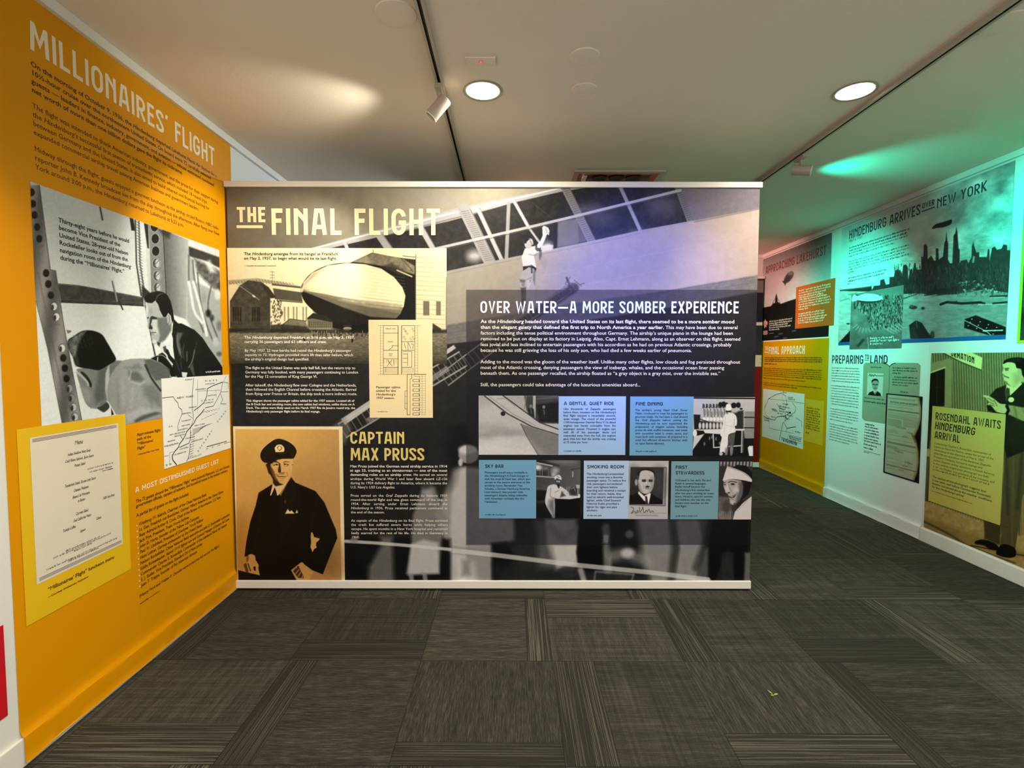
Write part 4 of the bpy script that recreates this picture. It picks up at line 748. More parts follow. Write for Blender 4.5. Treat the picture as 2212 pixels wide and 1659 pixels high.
# ---------------- blue cards with their pictures
def card(quad, col, head, body, n, x0, xr, ybase, hy, hr, cred, cw, ytop, b0, bn, just=False, pic=None, picq=None, label=None):
    q = k7(*quad); cdo = plate('text_card', PC, q, mat('card_%d' % col[0], col, rough=.42, spec=.15), .0034, tp)
    if label: cdo['label'] = label
    K = lambda x, y: k7((x, y))[0]
    for (t, y, r) in head: title('card_heading', PC, cdo, t, K(x0, y), K(r, y), K(x0, y-hy), (22, 40, 66), t=.2, gap=.16, wide=1.5, off=.0038)
    text('card_text', PC, cdo, body, K(x0-4, b0), K(x0-4, bn), K(xr, b0), (26, 52, 84), k=.86, just=just, off=.0038, allbold=True)
    marks('credit_text', PC, cdo, [(K(x0, ybase), K(cw, ybase))], (22, 40, 66), .0085, .0038, 1.2)
card([(780, 112), (1240, 115), (1232, 515), (778, 512)], (158, 194, 240), [('A GENTLE, QUIET RIDE', 173, 1155)], ['Like thousands of Zeppelin passengers', 'before them, travelers on the _Hindenburg’s_', 'final flight enjoyed a remarkably smooth,', 'quiet voyage. The sound of the powerful', '1100-horsepower Daimler-Benz V-16 diesel', 'engines was barely noticeable from the', 'passenger spaces. Mounted in engine cars', 'well aft of the passenger decks and', 'suspended away from the hull, the engines', 'gave little hint that the airship was cruising', 'at 75 miles per hour.'], 11, 816, 1170, 490, 22, 0, '—Archive Photograph', 936, 0, 206, 433, True, label='pale blue text card about a quiet ride')
card([(1268, 112), (1701, 118), (1692, 518), (1262, 517)], (112, 166, 204), [('FINE DINING', 176, 1490)], ['The airship’s young Head Chef, Xaver', 'Maier, continued to treat his passengers to', 'gourmet meals. He had been a chef aboard', 'the _Graf Zeppelin_ before joining the', '_Hindenburg_ and he now supervised the', 'preparation of elegant cuisine, including', 'prime rib with stuffed tomatoes, veal cutlet', 'with cucumber salad in cream sauce, and', 'roast lamb with potatoes, all prepared in a', 'small but efficient all-electric kitchen with', 'no open flames allowed.'], 11, 1305, 1658, 492, 22, 0, '—The Zeppelin Museum archive', 1445, 0, 214, 441, True, label='teal blue text card about fine dining')
card([(235, 548), (627, 548), (625, 947), (237, 946)], (112, 162, 196), [('SKY BAR', 601, 404)], ['Passengers could enjoy cocktails in', 'the _Hindenburg’s_ A Deck lounge or', 'visit the small B Deck bar, which also', 'served as the secure entrance to the', 'smoking room. Bartender Max', 'Schulze, a former Hamburg-America', 'Line steward, was popular with', 'passengers despite being unfamiliar', 'with American cocktails like the', 'Manhattan.'], 10, 279, 588, 925, 22, 0, '—The Zeppelin Museum archive', 417, 0, 639, 839, label='teal blue text card about the sky bar')
card([(953, 552), (1259, 553), (1250, 950), (947, 949)], (176, 200, 238), [('SMOKING ROOM', 605, 1224)], ['The _Hindenburg’s_ pressurized', 'smoking room was a favorite', 'passenger space. To reduce fire', 'risk, passengers surrendered', 'their own lighters before', 'boarding and received a receipt', 'for their return. Inside, they', 'used an electric wall-mounted', 'lighter, while Chief Steward', 'Heinrich Kubis provided a', 'lighter for cigar and pipe', 'smokers.'], 12, 974, 1238, 930, 22, 0, '—Archive collection', 1068, 0, 649, 897, label='pale blue text card about the smoking room')
card([(1549, 556), (1875, 558), (1863, 953), (1540, 951)], (118, 158, 172), [('FIRST', 608, 1657), ('STEWARDESS', 646, 1773)], ['Widowed in her early 30s and', 'fluent in several languages,', 'Emilie Imhoff became the', '_Hindenburg’s_ first stewardess', 'after ten years working on ocean', 'liners. Hired to care for women', 'and children, she was the only', 'female crew member on the', 'final flight.'], 9, 1577, 1840, 933, 21, 0, '—The Zeppelin Museum archive', 1721, 0, 692, 869, label='grey-teal text card about the first stewardess')
# picture 1: window over the clouds
def pic(quad, base=200, tint=(.98, .98, 1), res=.0018): c = Canvas(PC, k7(*quad), res, tint, base); c.k = k7; return c
c = pic([(234, 109), (781, 109), (779, 513), (234, 512)], 176)
c.grad((300, 120), 170, (300, 500), 205); 
for x, y, rx, ry, g in ((330, 380, 40, 6, 130), (420, 350, 36, 7, 150), (500, 380, 30, 8, 140), (300, 330, 40, 9, 160), (450, 400, 40, 5, 215), (560, 420, 30, 8, 195), (320, 230, 30, 20, 195), (290, 470, 40, 12, 215)): c.ell(x, y, rx, ry, g, .6, 7)
c.poly([(545, 109), (782, 109), (782, 300), (640, 295), (560, 210)], 70, 1, 2); c.poly([(620, 170), (782, 150), (782, 292), (650, 290)], 30, 1, 3)
c.line([(614, 109), (612, 265)], 6, 175, 1, .8); c.line([(560, 115), (545, 200)], 2, 130, .8, .8); c.line([(640, 130), (782, 120)], 3, 120, .7, 2)
for x, y in ((590, 200), (678, 205)): c.ell(x, y-18, 3.2, 4, 140, .9, 1); c.poly([(x-20, y+60), (x-18, y), (x, y-8), (x+20, y+2), (x+26, y+60)], 40, 1, 1.5); c.line([(x, y), (x+4, y+30)], 2, 150, .6, 1)
c.poly([(270, 109), (400, 109), (660, 300), (782, 340), (782, 375), (600, 322), (430, 230)], 186, 1, .9); c.line([(275, 112), (430, 232), (600, 322), (782, 378)], 2.5, 60, 1, .8); c.line([(300, 110), (470, 235), (620, 312)], 1, 120, .8, .6); c.line([(400, 109), (650, 292), (782, 340)], 2.5, 60, 1, .8); c.ell(400, 232, 5, 5, 40, 1, 1); c.line([(360, 130), (420, 130), (480, 180)], 1.4, 130, .7, .8)
c.poly([(520, 300), (600, 325), (782, 380), (782, 513), (640, 513), (560, 380)], 122, .9, 2); c.line([(522, 302), (565, 390), (640, 513)], 1.5, 60, .9, .8); c.poly([(640, 513), (565, 390), (700, 513)], 160, .6, 4); c.grain(6, 5, 3, 4); c.build('cloud_photograph', .0033, tp)
# picture 2: kitchen
c = pic([(1700, 119), (2119, 121), (2107, 523), (1692, 519)], 190); K = crop(1360, 850, 8.19); c.k = K
c.poly([(1120, 60), (2240, 70), (2240, 100), (1120, 90)], 20, 1, .8); c.line([(1120, 56), (2240, 66)], 2, 225)
for i in range(9): x = 1300+i*60; c.line([(x, 190), (x-5, 250)], 2.4, 40, 1, .7); c.line([(x+22, 200), (x+15, 240), (x+30, 245)], 2, 60, .9, .7); c.line([(x+10, 270), (x+18, 420)], 1.6, 70, .8, .7); c.ell(x+18, 450, 3, 4, 235, .9, 1); c.ell(x+35, 330+20*(i % 3), 2.5, 7, 120, .6, 1.2)
for x, y, a, b in ((1600, 200, 4, 6), (1660, 190, 5, 6), (1710, 200, 4, 5), (1840, 210, 6, 6), (1920, 205, 5, 6), (1970, 270, 3, 2)): c.ell(x, y, a, b, 24, 1, 1)
c.poly([(1130, 370), (1250, 375), (1230, 620), (1140, 640)], 26, 1, 1); c.poly([(1230, 480), (1700, 520), (1700, 640), (1230, 640)], 52, 1, 1.5)
for x in range(1240, 1700, 62): c.ell(x, 570, 2.8, 7, 228, .9, 1.2)
c.line([(1240, 450), (1380, 500)], 2, 50); c.poly([(1830, 320), (2010, 300), (2010, 640), (1860, 640)], 48, 1, 2); c.ell(1860, 310, 6, 4, 190, .9, 2)
c.poly([(2020, 310), (2240, 310), (2240, 790), (2030, 780)], 168, 1, 1)
for y in range(330, 780, 22): c.line([(2040, y), (2240, y)], 1.2, 95, .8, .6)
for y in (420, 605): c.line([(2030, y), (2240, y)], 2.5, 40)
c.poly([(1110, 640), (1140, 640), (2020, 640), (2030, 790), (2240, 790), (2240, 1240), (1100, 1240)], 14, 1, 1.2)
c.poly([(1120, 640), (1640, 625), (1620, 720), (1330, 700), (1300, 660)], 218, 1, 1); c.poly([(1130, 760), (1330, 700), (1110, 1000)], 205, 1, 1.2); c.ell(1150, 700, 5, 8, 225, 1, 1); c.poly([(1190, 690), (1300, 655), (1330, 710), (1210, 740)], 12, 1, 1)
c.line([(1475, 720), (1485, 955), (1980, 920)], 2.6, 200, 1, .7); c.line([(1985, 640), (1975, 1040)], 2.8, 180, 1, .8); c.line([(2005, 650), (2000, 1040)], 1.6, 120, 1, .8); c.line([(1880, 640), (2010, 640)], 4, 205)
for x, y in ((1410, 790), (1455, 770), (1525, 800), (1590, 880), (1320, 890)): c.ell(x, y, 1.8, 4, 150, .8, 1)
c.poly([(1700, 340), (1770, 330), (1860, 370), (1895, 450), (1890, 560), (1855, 580), (1870, 680), (1750, 730), (1735, 900), (1690, 1040), (1640, 1030), (1590, 1080), (1600, 900), (1625, 780), (1600, 720), (1640, 560), (1660, 430)], 226, 1, .9, True)
c.line([(1850, 450), (1840, 560)], 1.2, 160, .7, 1); c.line([(1690, 400), (1670, 700)], 1.2, 180, .6, 1); c.line([(1700, 560), (1860, 600)], 1, 170, .5, 1)
c.poly([(1745, 730), (1868, 690), (1840, 900), (1810, 1100), (1770, 1100), (1765, 860), (1730, 1090), (1680, 1095), (1735, 900)], 92, 1, 1); c.ell(1700, 1020, 3, 8, 150, .8, 2); c.ell(1800, 1000, 3, 10, 150, .8, 2); c.ell(1615, 1065, 4, 4, 190, 1, 1)
c.poly([(1700, 300), (1740, 288), (1788, 300), (1785, 335), (1740, 330), (1705, 345)], 30, 1, .8); c.poly([(1705, 200), (1740, 185), (1785, 195), (1795, 290), (1700, 295)], 232, 1, .9, True); c.line([(1710, 345), (1730, 350)], 4, 150, .9, 1)
c.poly([(2085, 960), (2110, 925), (2180, 925), (2180, 1108), (2110, 1105)], 225, 1, 1); c.grain(5, 4, 5, 3); c.build('kitchen_photograph', .0033, tp)
# picture 3: bartender
c = pic([(626, 549), (929, 550), (925, 946), (624, 946)], 74, (1, 1, 1.04)); c.k = crop(1030, 985, 9.22)
c.grad((1200, 100), 66, (2000, 500), 96); c.ell(1700, 110, 30, 5, 150, .7, 8); c.poly([(1180, 130), (1640, 210), (1640, 180), (1180, 60)], 34, .9, 3); c.line([(1185, 130), (1500, 195)], 2.4, 215, .9, 1.2)
c.poly([(1180, 180), (1420, 220), (1420, 400), (1180, 390)], 120, .9, 3); c.ell(1215, 225, 7, 6, 225, .9, 4)
for x in (1200, 1235, 1280, 1330, 1360, 1395): c.poly([(x-12, 390), (x-11, 310), (x-4, 270), (x+4, 270), (x+11, 310), (x+12, 390)], 28, 1, 1)
c.line([(1180, 400), (1550, 425)], 2.6, 175, .95, .8); c.poly([(1180, 660), (1500, 680), (1500, 1240), (1180, 1240)], 22, 1, 2); c.line([(1180, 655), (1400, 670)], 3, 110, .6, 3); c.poly([(1200, 900), (1360, 880), (1350, 930), (1210, 930)], 80, .8, 3); c.line([(1870, 270), (2060, 240)], 1.6, 40, .7, 1.4); c.line([(1912, 315), (1908, 410)], 2, 195, .9, 1)
c.ell(1560, 290, 8, 7, 185, .8, 5); c.ell(1530, 370, 5, 5, 190, .8, 3)
c.poly([(1530, 560), (1620, 590), (1680, 610), (1760, 660), (1840, 740), (1820, 800), (1760, 800), (1560, 840), (1560, 1000), (1540, 1200), (1500, 1190), (1430, 1080), (1370, 960), (1360, 860), (1390, 700), (1420, 600)], 205, 1, 1, True)
c.poly([(1440, 880), (1540, 840), (1560, 1180), (1520, 1200), (1420, 1020)], 96, .8, 5); c.line([(1470, 640), (1460, 800), (1540, 850)], 1.5, 120, .7, 1.2); c.line([(1640, 680), (1560, 720)], 1.4, 130, .7, 1); c.line([(1740, 700), (1690, 720)], 1.4, 130, .7, 1); c.ell(1530, 1190, 4, 4, 120, .8, 2)
c.poly([(1560, 470), (1655, 490), (1650, 560), (1620, 610), (1590, 570), (1565, 530)], 76, 1, 1); c.ell(1600, 505, 2, 1.4, 210, .9, 1); c.ell(1638, 508, 1.6, 1.6, 220, .9, 1); c.poly([(1595, 560), (1650, 560), (1640, 640), (1620, 640)], 26, 1, 1.2)
c.poly([(1545, 430), (1580, 385), (1640, 375), (1680, 420), (1684, 470), (1640, 460), (1590, 440), (1560, 470)], 215, 1, .9, True); c.line([(1600, 400), (1640, 430)], 2, 120, .8, 1.2)
c.poly([(1540, 830), (1700, 790), (1900, 780), (2060, 800), (2050, 830), (1850, 860), (1600, 850)], 205, 1, 1); c.poly([(1560, 848), (1850, 862), (2060, 830), (2060, 1240), (1560, 1240)], 10, 1, 1); c.poly([(1690, 700), (1770, 790), (1660, 820)], 60, .9, 2)
for x in (1790, 1830, 1860): c.line([(x, 620), (x+10, 760)], 1.6, 170, .8, .8)
c.ell(1920, 700, 9, 9, 50, .8, 3); c.line([(1885, 650), (1930, 620), (1960, 700)], 1.4, 180, .7, .8); c.poly([(1972, 570), (2055, 572), (2045, 640), (1985, 640)], 185, .95, 1); c.line([(2015, 640), (2010, 770)], 2, 170, .8, .8); c.ell(2040, 790, 3, 4, 220, .9, 1); c.poly([(2060, 550), (2120, 550), (2120, 1250), (2060, 1250)], 14, 1, 1.2)
c.grain(4, 4, 6, 3); c.build('bartender_photograph', .0033, tp)
# picture 4: man with moustache, framed print with signature
c = pic([(1257, 553), (1530, 555), (1523, 952), (1249, 950)], 186, (.98, .97, 1)); c.k = crop(1250, 985, 5.82)
c.poly([(650, 140), (1100, 140), (1085, 625), (632, 615)], 150, 1, 1); c.line([(655, 140), (1100, 142), (1085, 625), (640, 612)], 1.3, 60, .9, .6); c.poly([(652, 143), (1068, 145), (1052, 603), (635, 600)], 50, 1, .8); c.ell(1000, 330, 14, 30, 78, .7, 14); c.ell(700, 250, 10, 20, 66, .6, 10)
c.poly([(640, 605), (640, 500), (745, 455), (900, 465), (1000, 530), (1052, 560), (1050, 604)], 18, 1, .9); c.poly([(752, 440), (745, 470), (820, 560), (880, 600), (905, 475), (895, 460), (820, 500)], 228, 1, .9); c.poly([(830, 505), (855, 500), (862, 525), (872, 600), (838, 600), (835, 530)], 58, 1, .8)
c.poly([(748, 230), (770, 190), (850, 170), (920, 190), (948, 240), (945, 330), (930, 400), (900, 450), (850, 475), (800, 465), (760, 420), (745, 330)], 192, 1, .9, True); c.poly([(745, 240), (735, 230), (760, 185), (850, 160), (920, 178), (955, 220), (950, 270), (935, 210), (850, 178), (775, 200), (752, 300)], 30, 1, .9, True); c.ell(722, 330, 3, 7, 165, 1, .9)
c.poly([(905, 260), (948, 260), (935, 400), (880, 460), (900, 380)], 128, .6, 4); c.poly([(750, 330), (775, 400), (800, 460), (760, 420)], 110, .7, 3); c.ell(820, 312, 5, 2.2, 46, .95, 1); c.ell(902, 312, 4.6, 2.2, 46, .95, 1); c.line([(795, 297), (842, 296)], 1.6, 60, .9, .8); c.line([(882, 296), (925, 300)], 1.6, 60, .9, .8); c.line([(862, 300), (872, 355), (850, 362)], 1.5, 120, .9, 1); c.ell(858, 340, 3, 5, 215, .5, 2); c.poly([(832, 385), (865, 370), (892, 385), (880, 395), (845, 396)], 40, 1, .8); c.line([(840, 410), (885, 410)], 1.6, 90, .9, .8); c.line([(812, 370), (820, 400)], 1.2, 120, .6, 1)
c.line([(655, 640), (690, 660), (665, 720), (700, 690), (720, 720), (740, 680), (745, 712)], 1.2, 60, .9, .6, True); c.line([(760, 640), (770, 700), (800, 660), (805, 640), (820, 712), (850, 680), (860, 700), (880, 670), (900, 706), (920, 690), (940, 700)], 1.2, 60, .9, .6, True); c.line([(640, 712), (1100, 718)], .7, 110, .7, .5); c.line([(715, 742), (990, 748)], 2.2, 110, .5, .9); c.grain(4, 6, 8, 3); c.build('steward_photograph', .0033, tp)
# picture 5: smiling woman in a head band
c = pic([(1873, 558), (2101, 560), (2091, 954), (1862, 953)], 60, (1, .96, .97)); c.k = crop(1250, 985, 5.82)
for i in range(10): c.line([(1790+i*42, 60), (1785+i*42, 120)], 3.4, 190, .8, 1.2)
c.poly([(1760, 120), (1900, 120), (1830, 500), (1760, 540)], 52, 1, 4); c.poly([(1750, 500), (1880, 520), (1960, 800), (1740, 800)], 104, 1, 3, tex=.3)
for i in range(7): c.line([(1770+i*22, 700), (1775+i*22, 800)], 2, 160, .6, 1)
c.ell(1860, 640, 8, 14, 66, .7, 4)
c.poly([(1900, 160), (1990, 110), (2100, 120), (2178, 200), (2178, 320), (2130, 480), (2060, 540), (2000, 620), (1990, 500), (2040, 300)], 20, 1, .9)
c.poly([(1820, 300), (1900, 290), (2040, 310), (2062, 380), (2055, 470), (2020, 570), (1975, 615), (1930, 612), (1900, 580), (1888, 520), (1872, 475), (1838, 455), (1836, 425), (1818, 380)], 172, 1, .8)
c.poly([(2010, 320), (2070, 330), (2062, 480), (2015, 590), (1965, 622), (1980, 540), (2010, 440)], 84, .8, 3); c.poly([(1980, 600), (2040, 530), (2060, 580), (1990, 640)], 40, .9, 2)
c.line([(1880, 332), (1915, 318), (1985, 330)], 1.7, 40, .95, .7, True); c.line([(1820, 336), (1842, 330)], 1.5, 40, .9, .7); c.poly([(1898, 352), (1930, 340), (1968, 352), (1935, 364)], 26, 1, .6); c.poly([(1820, 358), (1838, 350), (1850, 358), (1836, 366)], 26, 1, .6); c.line([(1905, 372), (1960, 368)], 1, 120, .7, .7)
c.poly([(1862, 350), (1878, 350), (1904, 440), (1898, 462), (1868, 460), (1852, 448)], 196, .9, 1.2); c.line([(1880, 356), (1906, 440)], 1.2, 112, .8, .8); c.poly([(1866, 456), (1900, 452), (1896, 468), (1872, 468)], 52, .95, .7); c.ell(1975, 430, 6, 5, 206, .7, 3.5); c.ell(1850, 405, 3, 4, 206, .6, 2)
c.poly([(1880, 498), (1920, 506), (1978, 474), (1958, 518), (1920, 530), (1892, 522)], 62, 1, .7); c.poly([(1892, 504), (1925, 512), (1966, 488), (1925, 520)], 220, 1, .6); c.line([(1988, 450), (1992, 500)], 1.1, 96, .8, .9); c.ell(1925, 585, 5, 3.5, 194, .7, 2); c.line([(1905, 545), (1945, 545)], 1, 120, .7, .8)
c.poly([(1860, 140), (1880, 130), (2050, 190), (2140, 250), (2178, 300), (2175, 325), (2040, 300), (1900, 290), (1815, 310), (1818, 270)], 208, 1, .9, True); c.line([(1870, 140), (2050, 195), (2170, 285)], 1, 110, .8, .7)
c.poly([(1960, 700), (2050, 600), (2175, 500), (2175, 800), (1935, 800)], 206, 1, .9); c.line([(1990, 690), (2120, 560)], 1, 150, .7, 1); c.line([(1955, 600), (2000, 640), (2060, 560)], 3, 40, .9, 2)
c.grain(4, 5, 9, 3); c.build('stewardess_photograph', .0033, tp)

# ================================================================== LEFT WALL MURAL
def sheet(name, pl, u0, u1, v1, M, parent, seed=1, base=.0012, vb=.012, amp=.006):
    """vinyl sheet that lies on the wall and laps over the baseboard, its lower edge a little wavy"""
    prof = [(base, v1), (base, .16), (.002, .128), (.0065, .113), (.0135, .1035), (.0145, .09), (.0148, .05), (.016, .02), (.019, None)]
    n = 60; r = random.Random(seed); ph = [r.uniform(0, 6) for _ in range(4)]; m = MB(); vs = []
    for i in range(n+1):
        t = i/n; u = u0+(u1-u0)*t; wv = amp*(.5+.5*math.sin(t*9+ph[0])*math.sin(t*23+ph[1])); w2 = .0015*math.sin(t*17+ph[2])
        for k, (o, v) in enumerate(prof): vs.append(tuple(pl.P(u, (vb+wv) if v is None else v+(w2 if 0 < k < 6 else 0), o+(abs(w2) if 3 < k else 0))))
    K = len(prof); m.add(vs, [(i*K+k+1, (i+1)*K+k+1, (i+1)*K+k, i*K+k) for i in range(n) for k in range(K-1)], M); return m.build(name, parent, True)
ORANGE = mat('orange_vinyl', (216, 145, 0), rough=.42, spec=.15, noise=.03, nscale=300)
tl = thing('wall_mural', (XL, 2.4, 0), 'orange wall mural with a window photograph, map and menu, left of the partition', 'mural', 'murals on the walls')
ul, _ = PLW.uv(25, 1250); ur = PLW.uv(497, 315)[0]
sheet('vinyl_sheet', PLW, ul, ur, 2.6405, ORANGE, tl)
WHT = mat('warm_white_lettering', (236, 224, 200), rough=.45); DKB = mat('dark_brown_lettering', (52, 26, 12), rough=.5)
k1 = lambda x, y: (x/3.19, y/3.19); kA = lambda x, y: (50+x/5.53, 120+y/5.53); kB = lambda x, y: (250+x/5.184, 200+y/5.184); kC = lambda x, y: (270+x/4.608, 960+y/4.608); kD = lambda x, y: (50+x/3.95, 900+y/3.95); kE = lambda x, y: (340+x/7.54, 800+y/7.54)
title('heading_lettering', PLW, tl, 'MILLIONAIRES’ FLIGHT', k1(205, 337), k1(1478, 1138), k1(188, 128), WHT, t=.15, gap=.13, off=.0018)
text('body_text', PLW, tl, ['*On the morning of October 9, 1936, the _Hindenburg_ departed Lakehurst Naval Air Station for a', '10½-hour cruise over the northeastern United States. On board were 72 carefully selected', 'guests — leaders in finance, industry, government, and aviation — whose estimated combined', 'net worth of more than one billion dollars gave the flight its nickname.*'], kA(85, 117), kA(97, 430), kB(1130, 1062), DKB, k=.84, off=.0018)
text('body_text', PLW, tl, ['The flight was intended to thank American industry, government, and the press for their support during', 'the _Hindenburg’s_ successful first season of transatlantic service, which included 18 round trips', 'between Germany and the United States. It also aimed to build interest and financial backing for', 'expanded commercial airship travel among American business and government leaders.'], kA(105, 622), kA(118, 938), kB(1142, 1257), DKB, k=.86, off=.0018)
text('body_text', PLW, tl, ['Midway through the flight, guests enjoyed a gourmet luncheon as the airship circled Boston. NBC radio', 'reporter John B. Kennedy broadcast live from the ship throughout the afternoon. After flying over New', 'York around 3:00 p.m., the _Hindenburg_ returned to Lakehurst at 5:22 p.m.'], kA(128, 1137), kA(140, 1352), kB(1156, 1547), DKB, k=.86, off=.0018)
# window photograph
c = Canvas(PLW, [(64, 393), (474, 540), (481, 898), (88.5, 920)], .0022, (.96, .99, 1.0), 205); k2 = crop(0, 400, 2.962); c.k = k2
c.grad((300, 100), 196, (700, 1100), 222)
c.poly([(190, 0), (248, 0), (318, 540), (352, 548), (405, 900), (530, 1560), (400, 1560), (300, 1050), (225, 745), (180, 60)], lambda X, Y: np.stack([118+26*np.sin(X/9+Y/60)]*3, -1), 1, 1); c.line([(248, 0), (318, 540), (352, 548), (405, 900), (530, 1560)], 1.6, 70, .9, .8); c.line([(225, 745), (300, 1050), (400, 1560)], 1.6, 60, .9, .8); c.line([(240, 560), (330, 1000), (440, 1540)], 3, 92, .5, 2)
c.poly([(180, 740), (225, 748), (300, 1052), (398, 1560), (180, 1560)], 224, 1, 1)
for x, y, g in ((197, 45, 28), (205, 118, 26), (215, 190, 26), (232, 267, 26), (245, 342, 26), (290, 562, 24), (304, 632, 24), (320, 704, 30), (340, 775, 205), (355, 842, 215), (392, 1042, 210), (400, 1105, 34), (410, 1170, 26), (420, 1237, 26), (440, 1300, 150), (455, 1360, 140), (465, 1420, 185), (475, 1482, 190), (486, 1540, 190)):
    c.ell(x, y, 7.6, 9.2, 60 if g > 100 else 96, .9, .9); c.ell(x+2, y+1, 6.6, 8.2, g, 1, .9)
    if 100 < g: c.ell(x-8, y+6, 3, 6, 40, .9, 1)
c.line([(240, 390), (270, 392)], 2, 90, .6, 1); c.line([(350, 890), (380, 892)], 2, 90, .6, 1)
c.poly([(365, 628), (500, 640), (915, 718), (915, 775), (700, 762), (388, 752)], 66, 1, 1, tex=.3); c.line([(370, 634), (540, 648), (915, 722)], 1.4, 120, .8, .8); c.line([(385, 748), (915, 772)], 1.5, 18, 1, .8); c.line([(385, 730), (915, 752)], 1, 100, .6, .8)
c.line([(716, 615), (745, 740)], 4, 150, 1, .8); c.line([(712, 615), (740, 740)], 1.2, 50, .9, .6); c.line([(760, 745), (782, 795)], 3, 40, 1, .8); c.line([(636, 140), (652, 222)], 3.5, 70, 1, .8); c.line([(645, 140), (660, 220)], 1.2, 160, .8, .6)
c.poly([(826, 208), (850, 215), (862, 292), (838, 290)], 28, 1, 1)
for x0, g in ((862, 74), (885, 110)): c.line([(x0, 225), (x0+8, 500), (x0+38, 705)], 3.4, g, 1, .8)
for i in range(26): t = i/26; c.line([(864+t*36, 230+t*475), (890+t*34, 245+t*475)], 1.2, 60, .7, .6)
c.poly([(920, 240), (940, 240), (955, 400), (985, 690), (945, 680), (930, 400)], 196, 1, 1); c.poly([(905, 640), (960, 690), (935, 720), (905, 720)], 50, 1, 1.5)
c.poly([(918, 242), (945, 252), (950, 405), (940, 402)], 36, 1, 1); c.poly([(945, 250), (1042, 290), (1052, 500), (1062, 700), (965, 690), (955, 400)], 128, 1, 1); c.line([(1042, 290), (1052, 500), (1062, 700)], 2.5, 46, 1, .8)
for x, y, l in ((985, 265, 0), (990, 343, 0), (993, 422, 0), (998, 500, 1), (1002, 580, 1), (1005, 655, 1)):
    c.ell(x, y, 9.4, 11.6, 172, .9, .8); c.ell(x, y, 8, 10.4, 26 if not l else 70, 1, .8)
    if l: c.ell(x+6, y, 5, 9, 190, .95, 1); c.line([(x-14, y+12), (x+18, y-22)], 1.6, 90, .9, .7)
c.grad((1050, 500), 96, (1200, 500), 176, [(1045, 285), (1205, 350), (1195, 640), (1190, 860), (1110, 830), (1062, 690)], 1, 1.5); c.poly([(1010, 280), (1090, 300), (1080, 340), (1040, 320)], 40, .8, 4)
c.poly([(1200, 350), (1425, 425), (1425, 490), (1205, 400)], 205, 1, 1.5); c.poly([(1205, 392), (1425, 470), (1425, 540), (1300, 480), (1205, 455)], 56, 1, 2, tex=.2)
c.poly([(1195, 440), (1230, 470), (1250, 620), (1425, 700), (1425, 1250), (1330, 1040), (1230, 930), (1190, 860)], 170, 1, 3)
c.poly([(1240, 470), (1310, 500), (1425, 560), (1425, 700), (1340, 640), (1260, 560)], 92, 1, 4, tex=.5); c.poly([(1310, 490), (1340, 480), (1380, 560), (1340, 560)], 215, .9, 4)
for pts in ([(1205, 450), (1215, 700), (1300, 940)], [(1230, 480), (1250, 650), (1320, 900)], [(1260, 560), (1290, 800), (1360, 1000)], [(1350, 640), (1330, 800), (1400, 1000)]): c.line(pts, 3, 84, .8, 1.5, True)
for pts in ([(1205, 620), (1240, 800), (1290, 880)], [(1235, 620), (1300, 860), (1320, 960)]): c.line(pts, 6, 226, .9, 1.5, True)
for x, y, a, b, g in ((1330, 820, 10, 10, 30), (1355, 850, 6, 8, 40), (1390, 700, 12, 14, 215), (1400, 900, 10, 14, 120), (1380, 1000, 14, 12, 190), (1400, 1080, 9, 6, 90), (1370, 640, 10, 8, 110), (1300, 720, 8, 14, 150)): c.ell(x, y, a*.6, b*.8, g, .85, 3)
c.line([(928, 775), (975, 1020), (990, 1090)], 3, 52, 1, .9); c.line([(940, 790), (990, 1010)], 4.5, 150, .8, 1)
# younger man looking out
c.k = crop(270, 610, 7.9)
c.poly([(820, 620), (900, 700), (960, 700), (1060, 750), (1180, 810), (1320, 950), (1430, 1120), (1560, 1300), (1680, 1480), (1680, 1640), (900, 1640), (720, 1400), (560, 1230), (700, 1160), (800, 850)], 34, 1, .8)
c.poly([(880, 850), (980, 860), (920, 1000), (960, 1200), (920, 1250), (870, 1000)], 110, .8, 2); c.line([(880, 900), (890, 1080), (960, 1280)], 2, 150, .6, 1.4, True); c.line([(1000, 1050), (980, 1200), (1000, 1300)], 1.8, 110, .6, 1.3, True); c.line([(1050, 1180), (1050, 1340)], 2, 130, .7, 1.2); c.line([(1180, 1160), (1140, 1340), (1080, 1450)], 2.2, 140, .8, 1.2, True); c.line([(1220, 1000), (1200, 1130)], 1.5, 80, .6, 1.5); c.poly([(1090, 1440), (1150, 1380), (1190, 1590), (1160, 1600)], 96, .8, 2); c.line([(860, 1330), (920, 1500)], 1.5, 96, .7, 1); c.line([(940, 1300), (960, 1480)], 1.5, 90, .7, 1)
c.poly([(700, 1000), (780, 850), (812, 960), (812, 1100), (840, 1320), (760, 1240), (690, 1120)], 222, 1, .7); c.poly([(580, 1020), (680, 1060), (690, 1160), (640, 1180), (590, 1110)], 214, 1, .8); c.poly([(640, 1100), (690, 1080), (700, 1180), (720, 1260), (660, 1200)], 70, .9, .9); c.poly([(690, 1130), (730, 1150), (770, 1250), (840, 1330), (800, 1500), (700, 1300)], 26, 1, 1); c.line([(610, 1160), (700, 1240), (720, 1300), (800, 1400)], 3.4, 214, 1, .8, True)
c.poly([(370, 340), (430, 350), (520, 310), (580, 420), (650, 590), (700, 560), (740, 520), (780, 560), (790, 800), (730, 900), (640, 1030), (560, 1010), (500, 1060), (465, 1040), (440, 940), (440, 880), (420, 830), (400, 790), (372, 760), (380, 690), (350, 560), (345, 450)], 176, 1, .8)
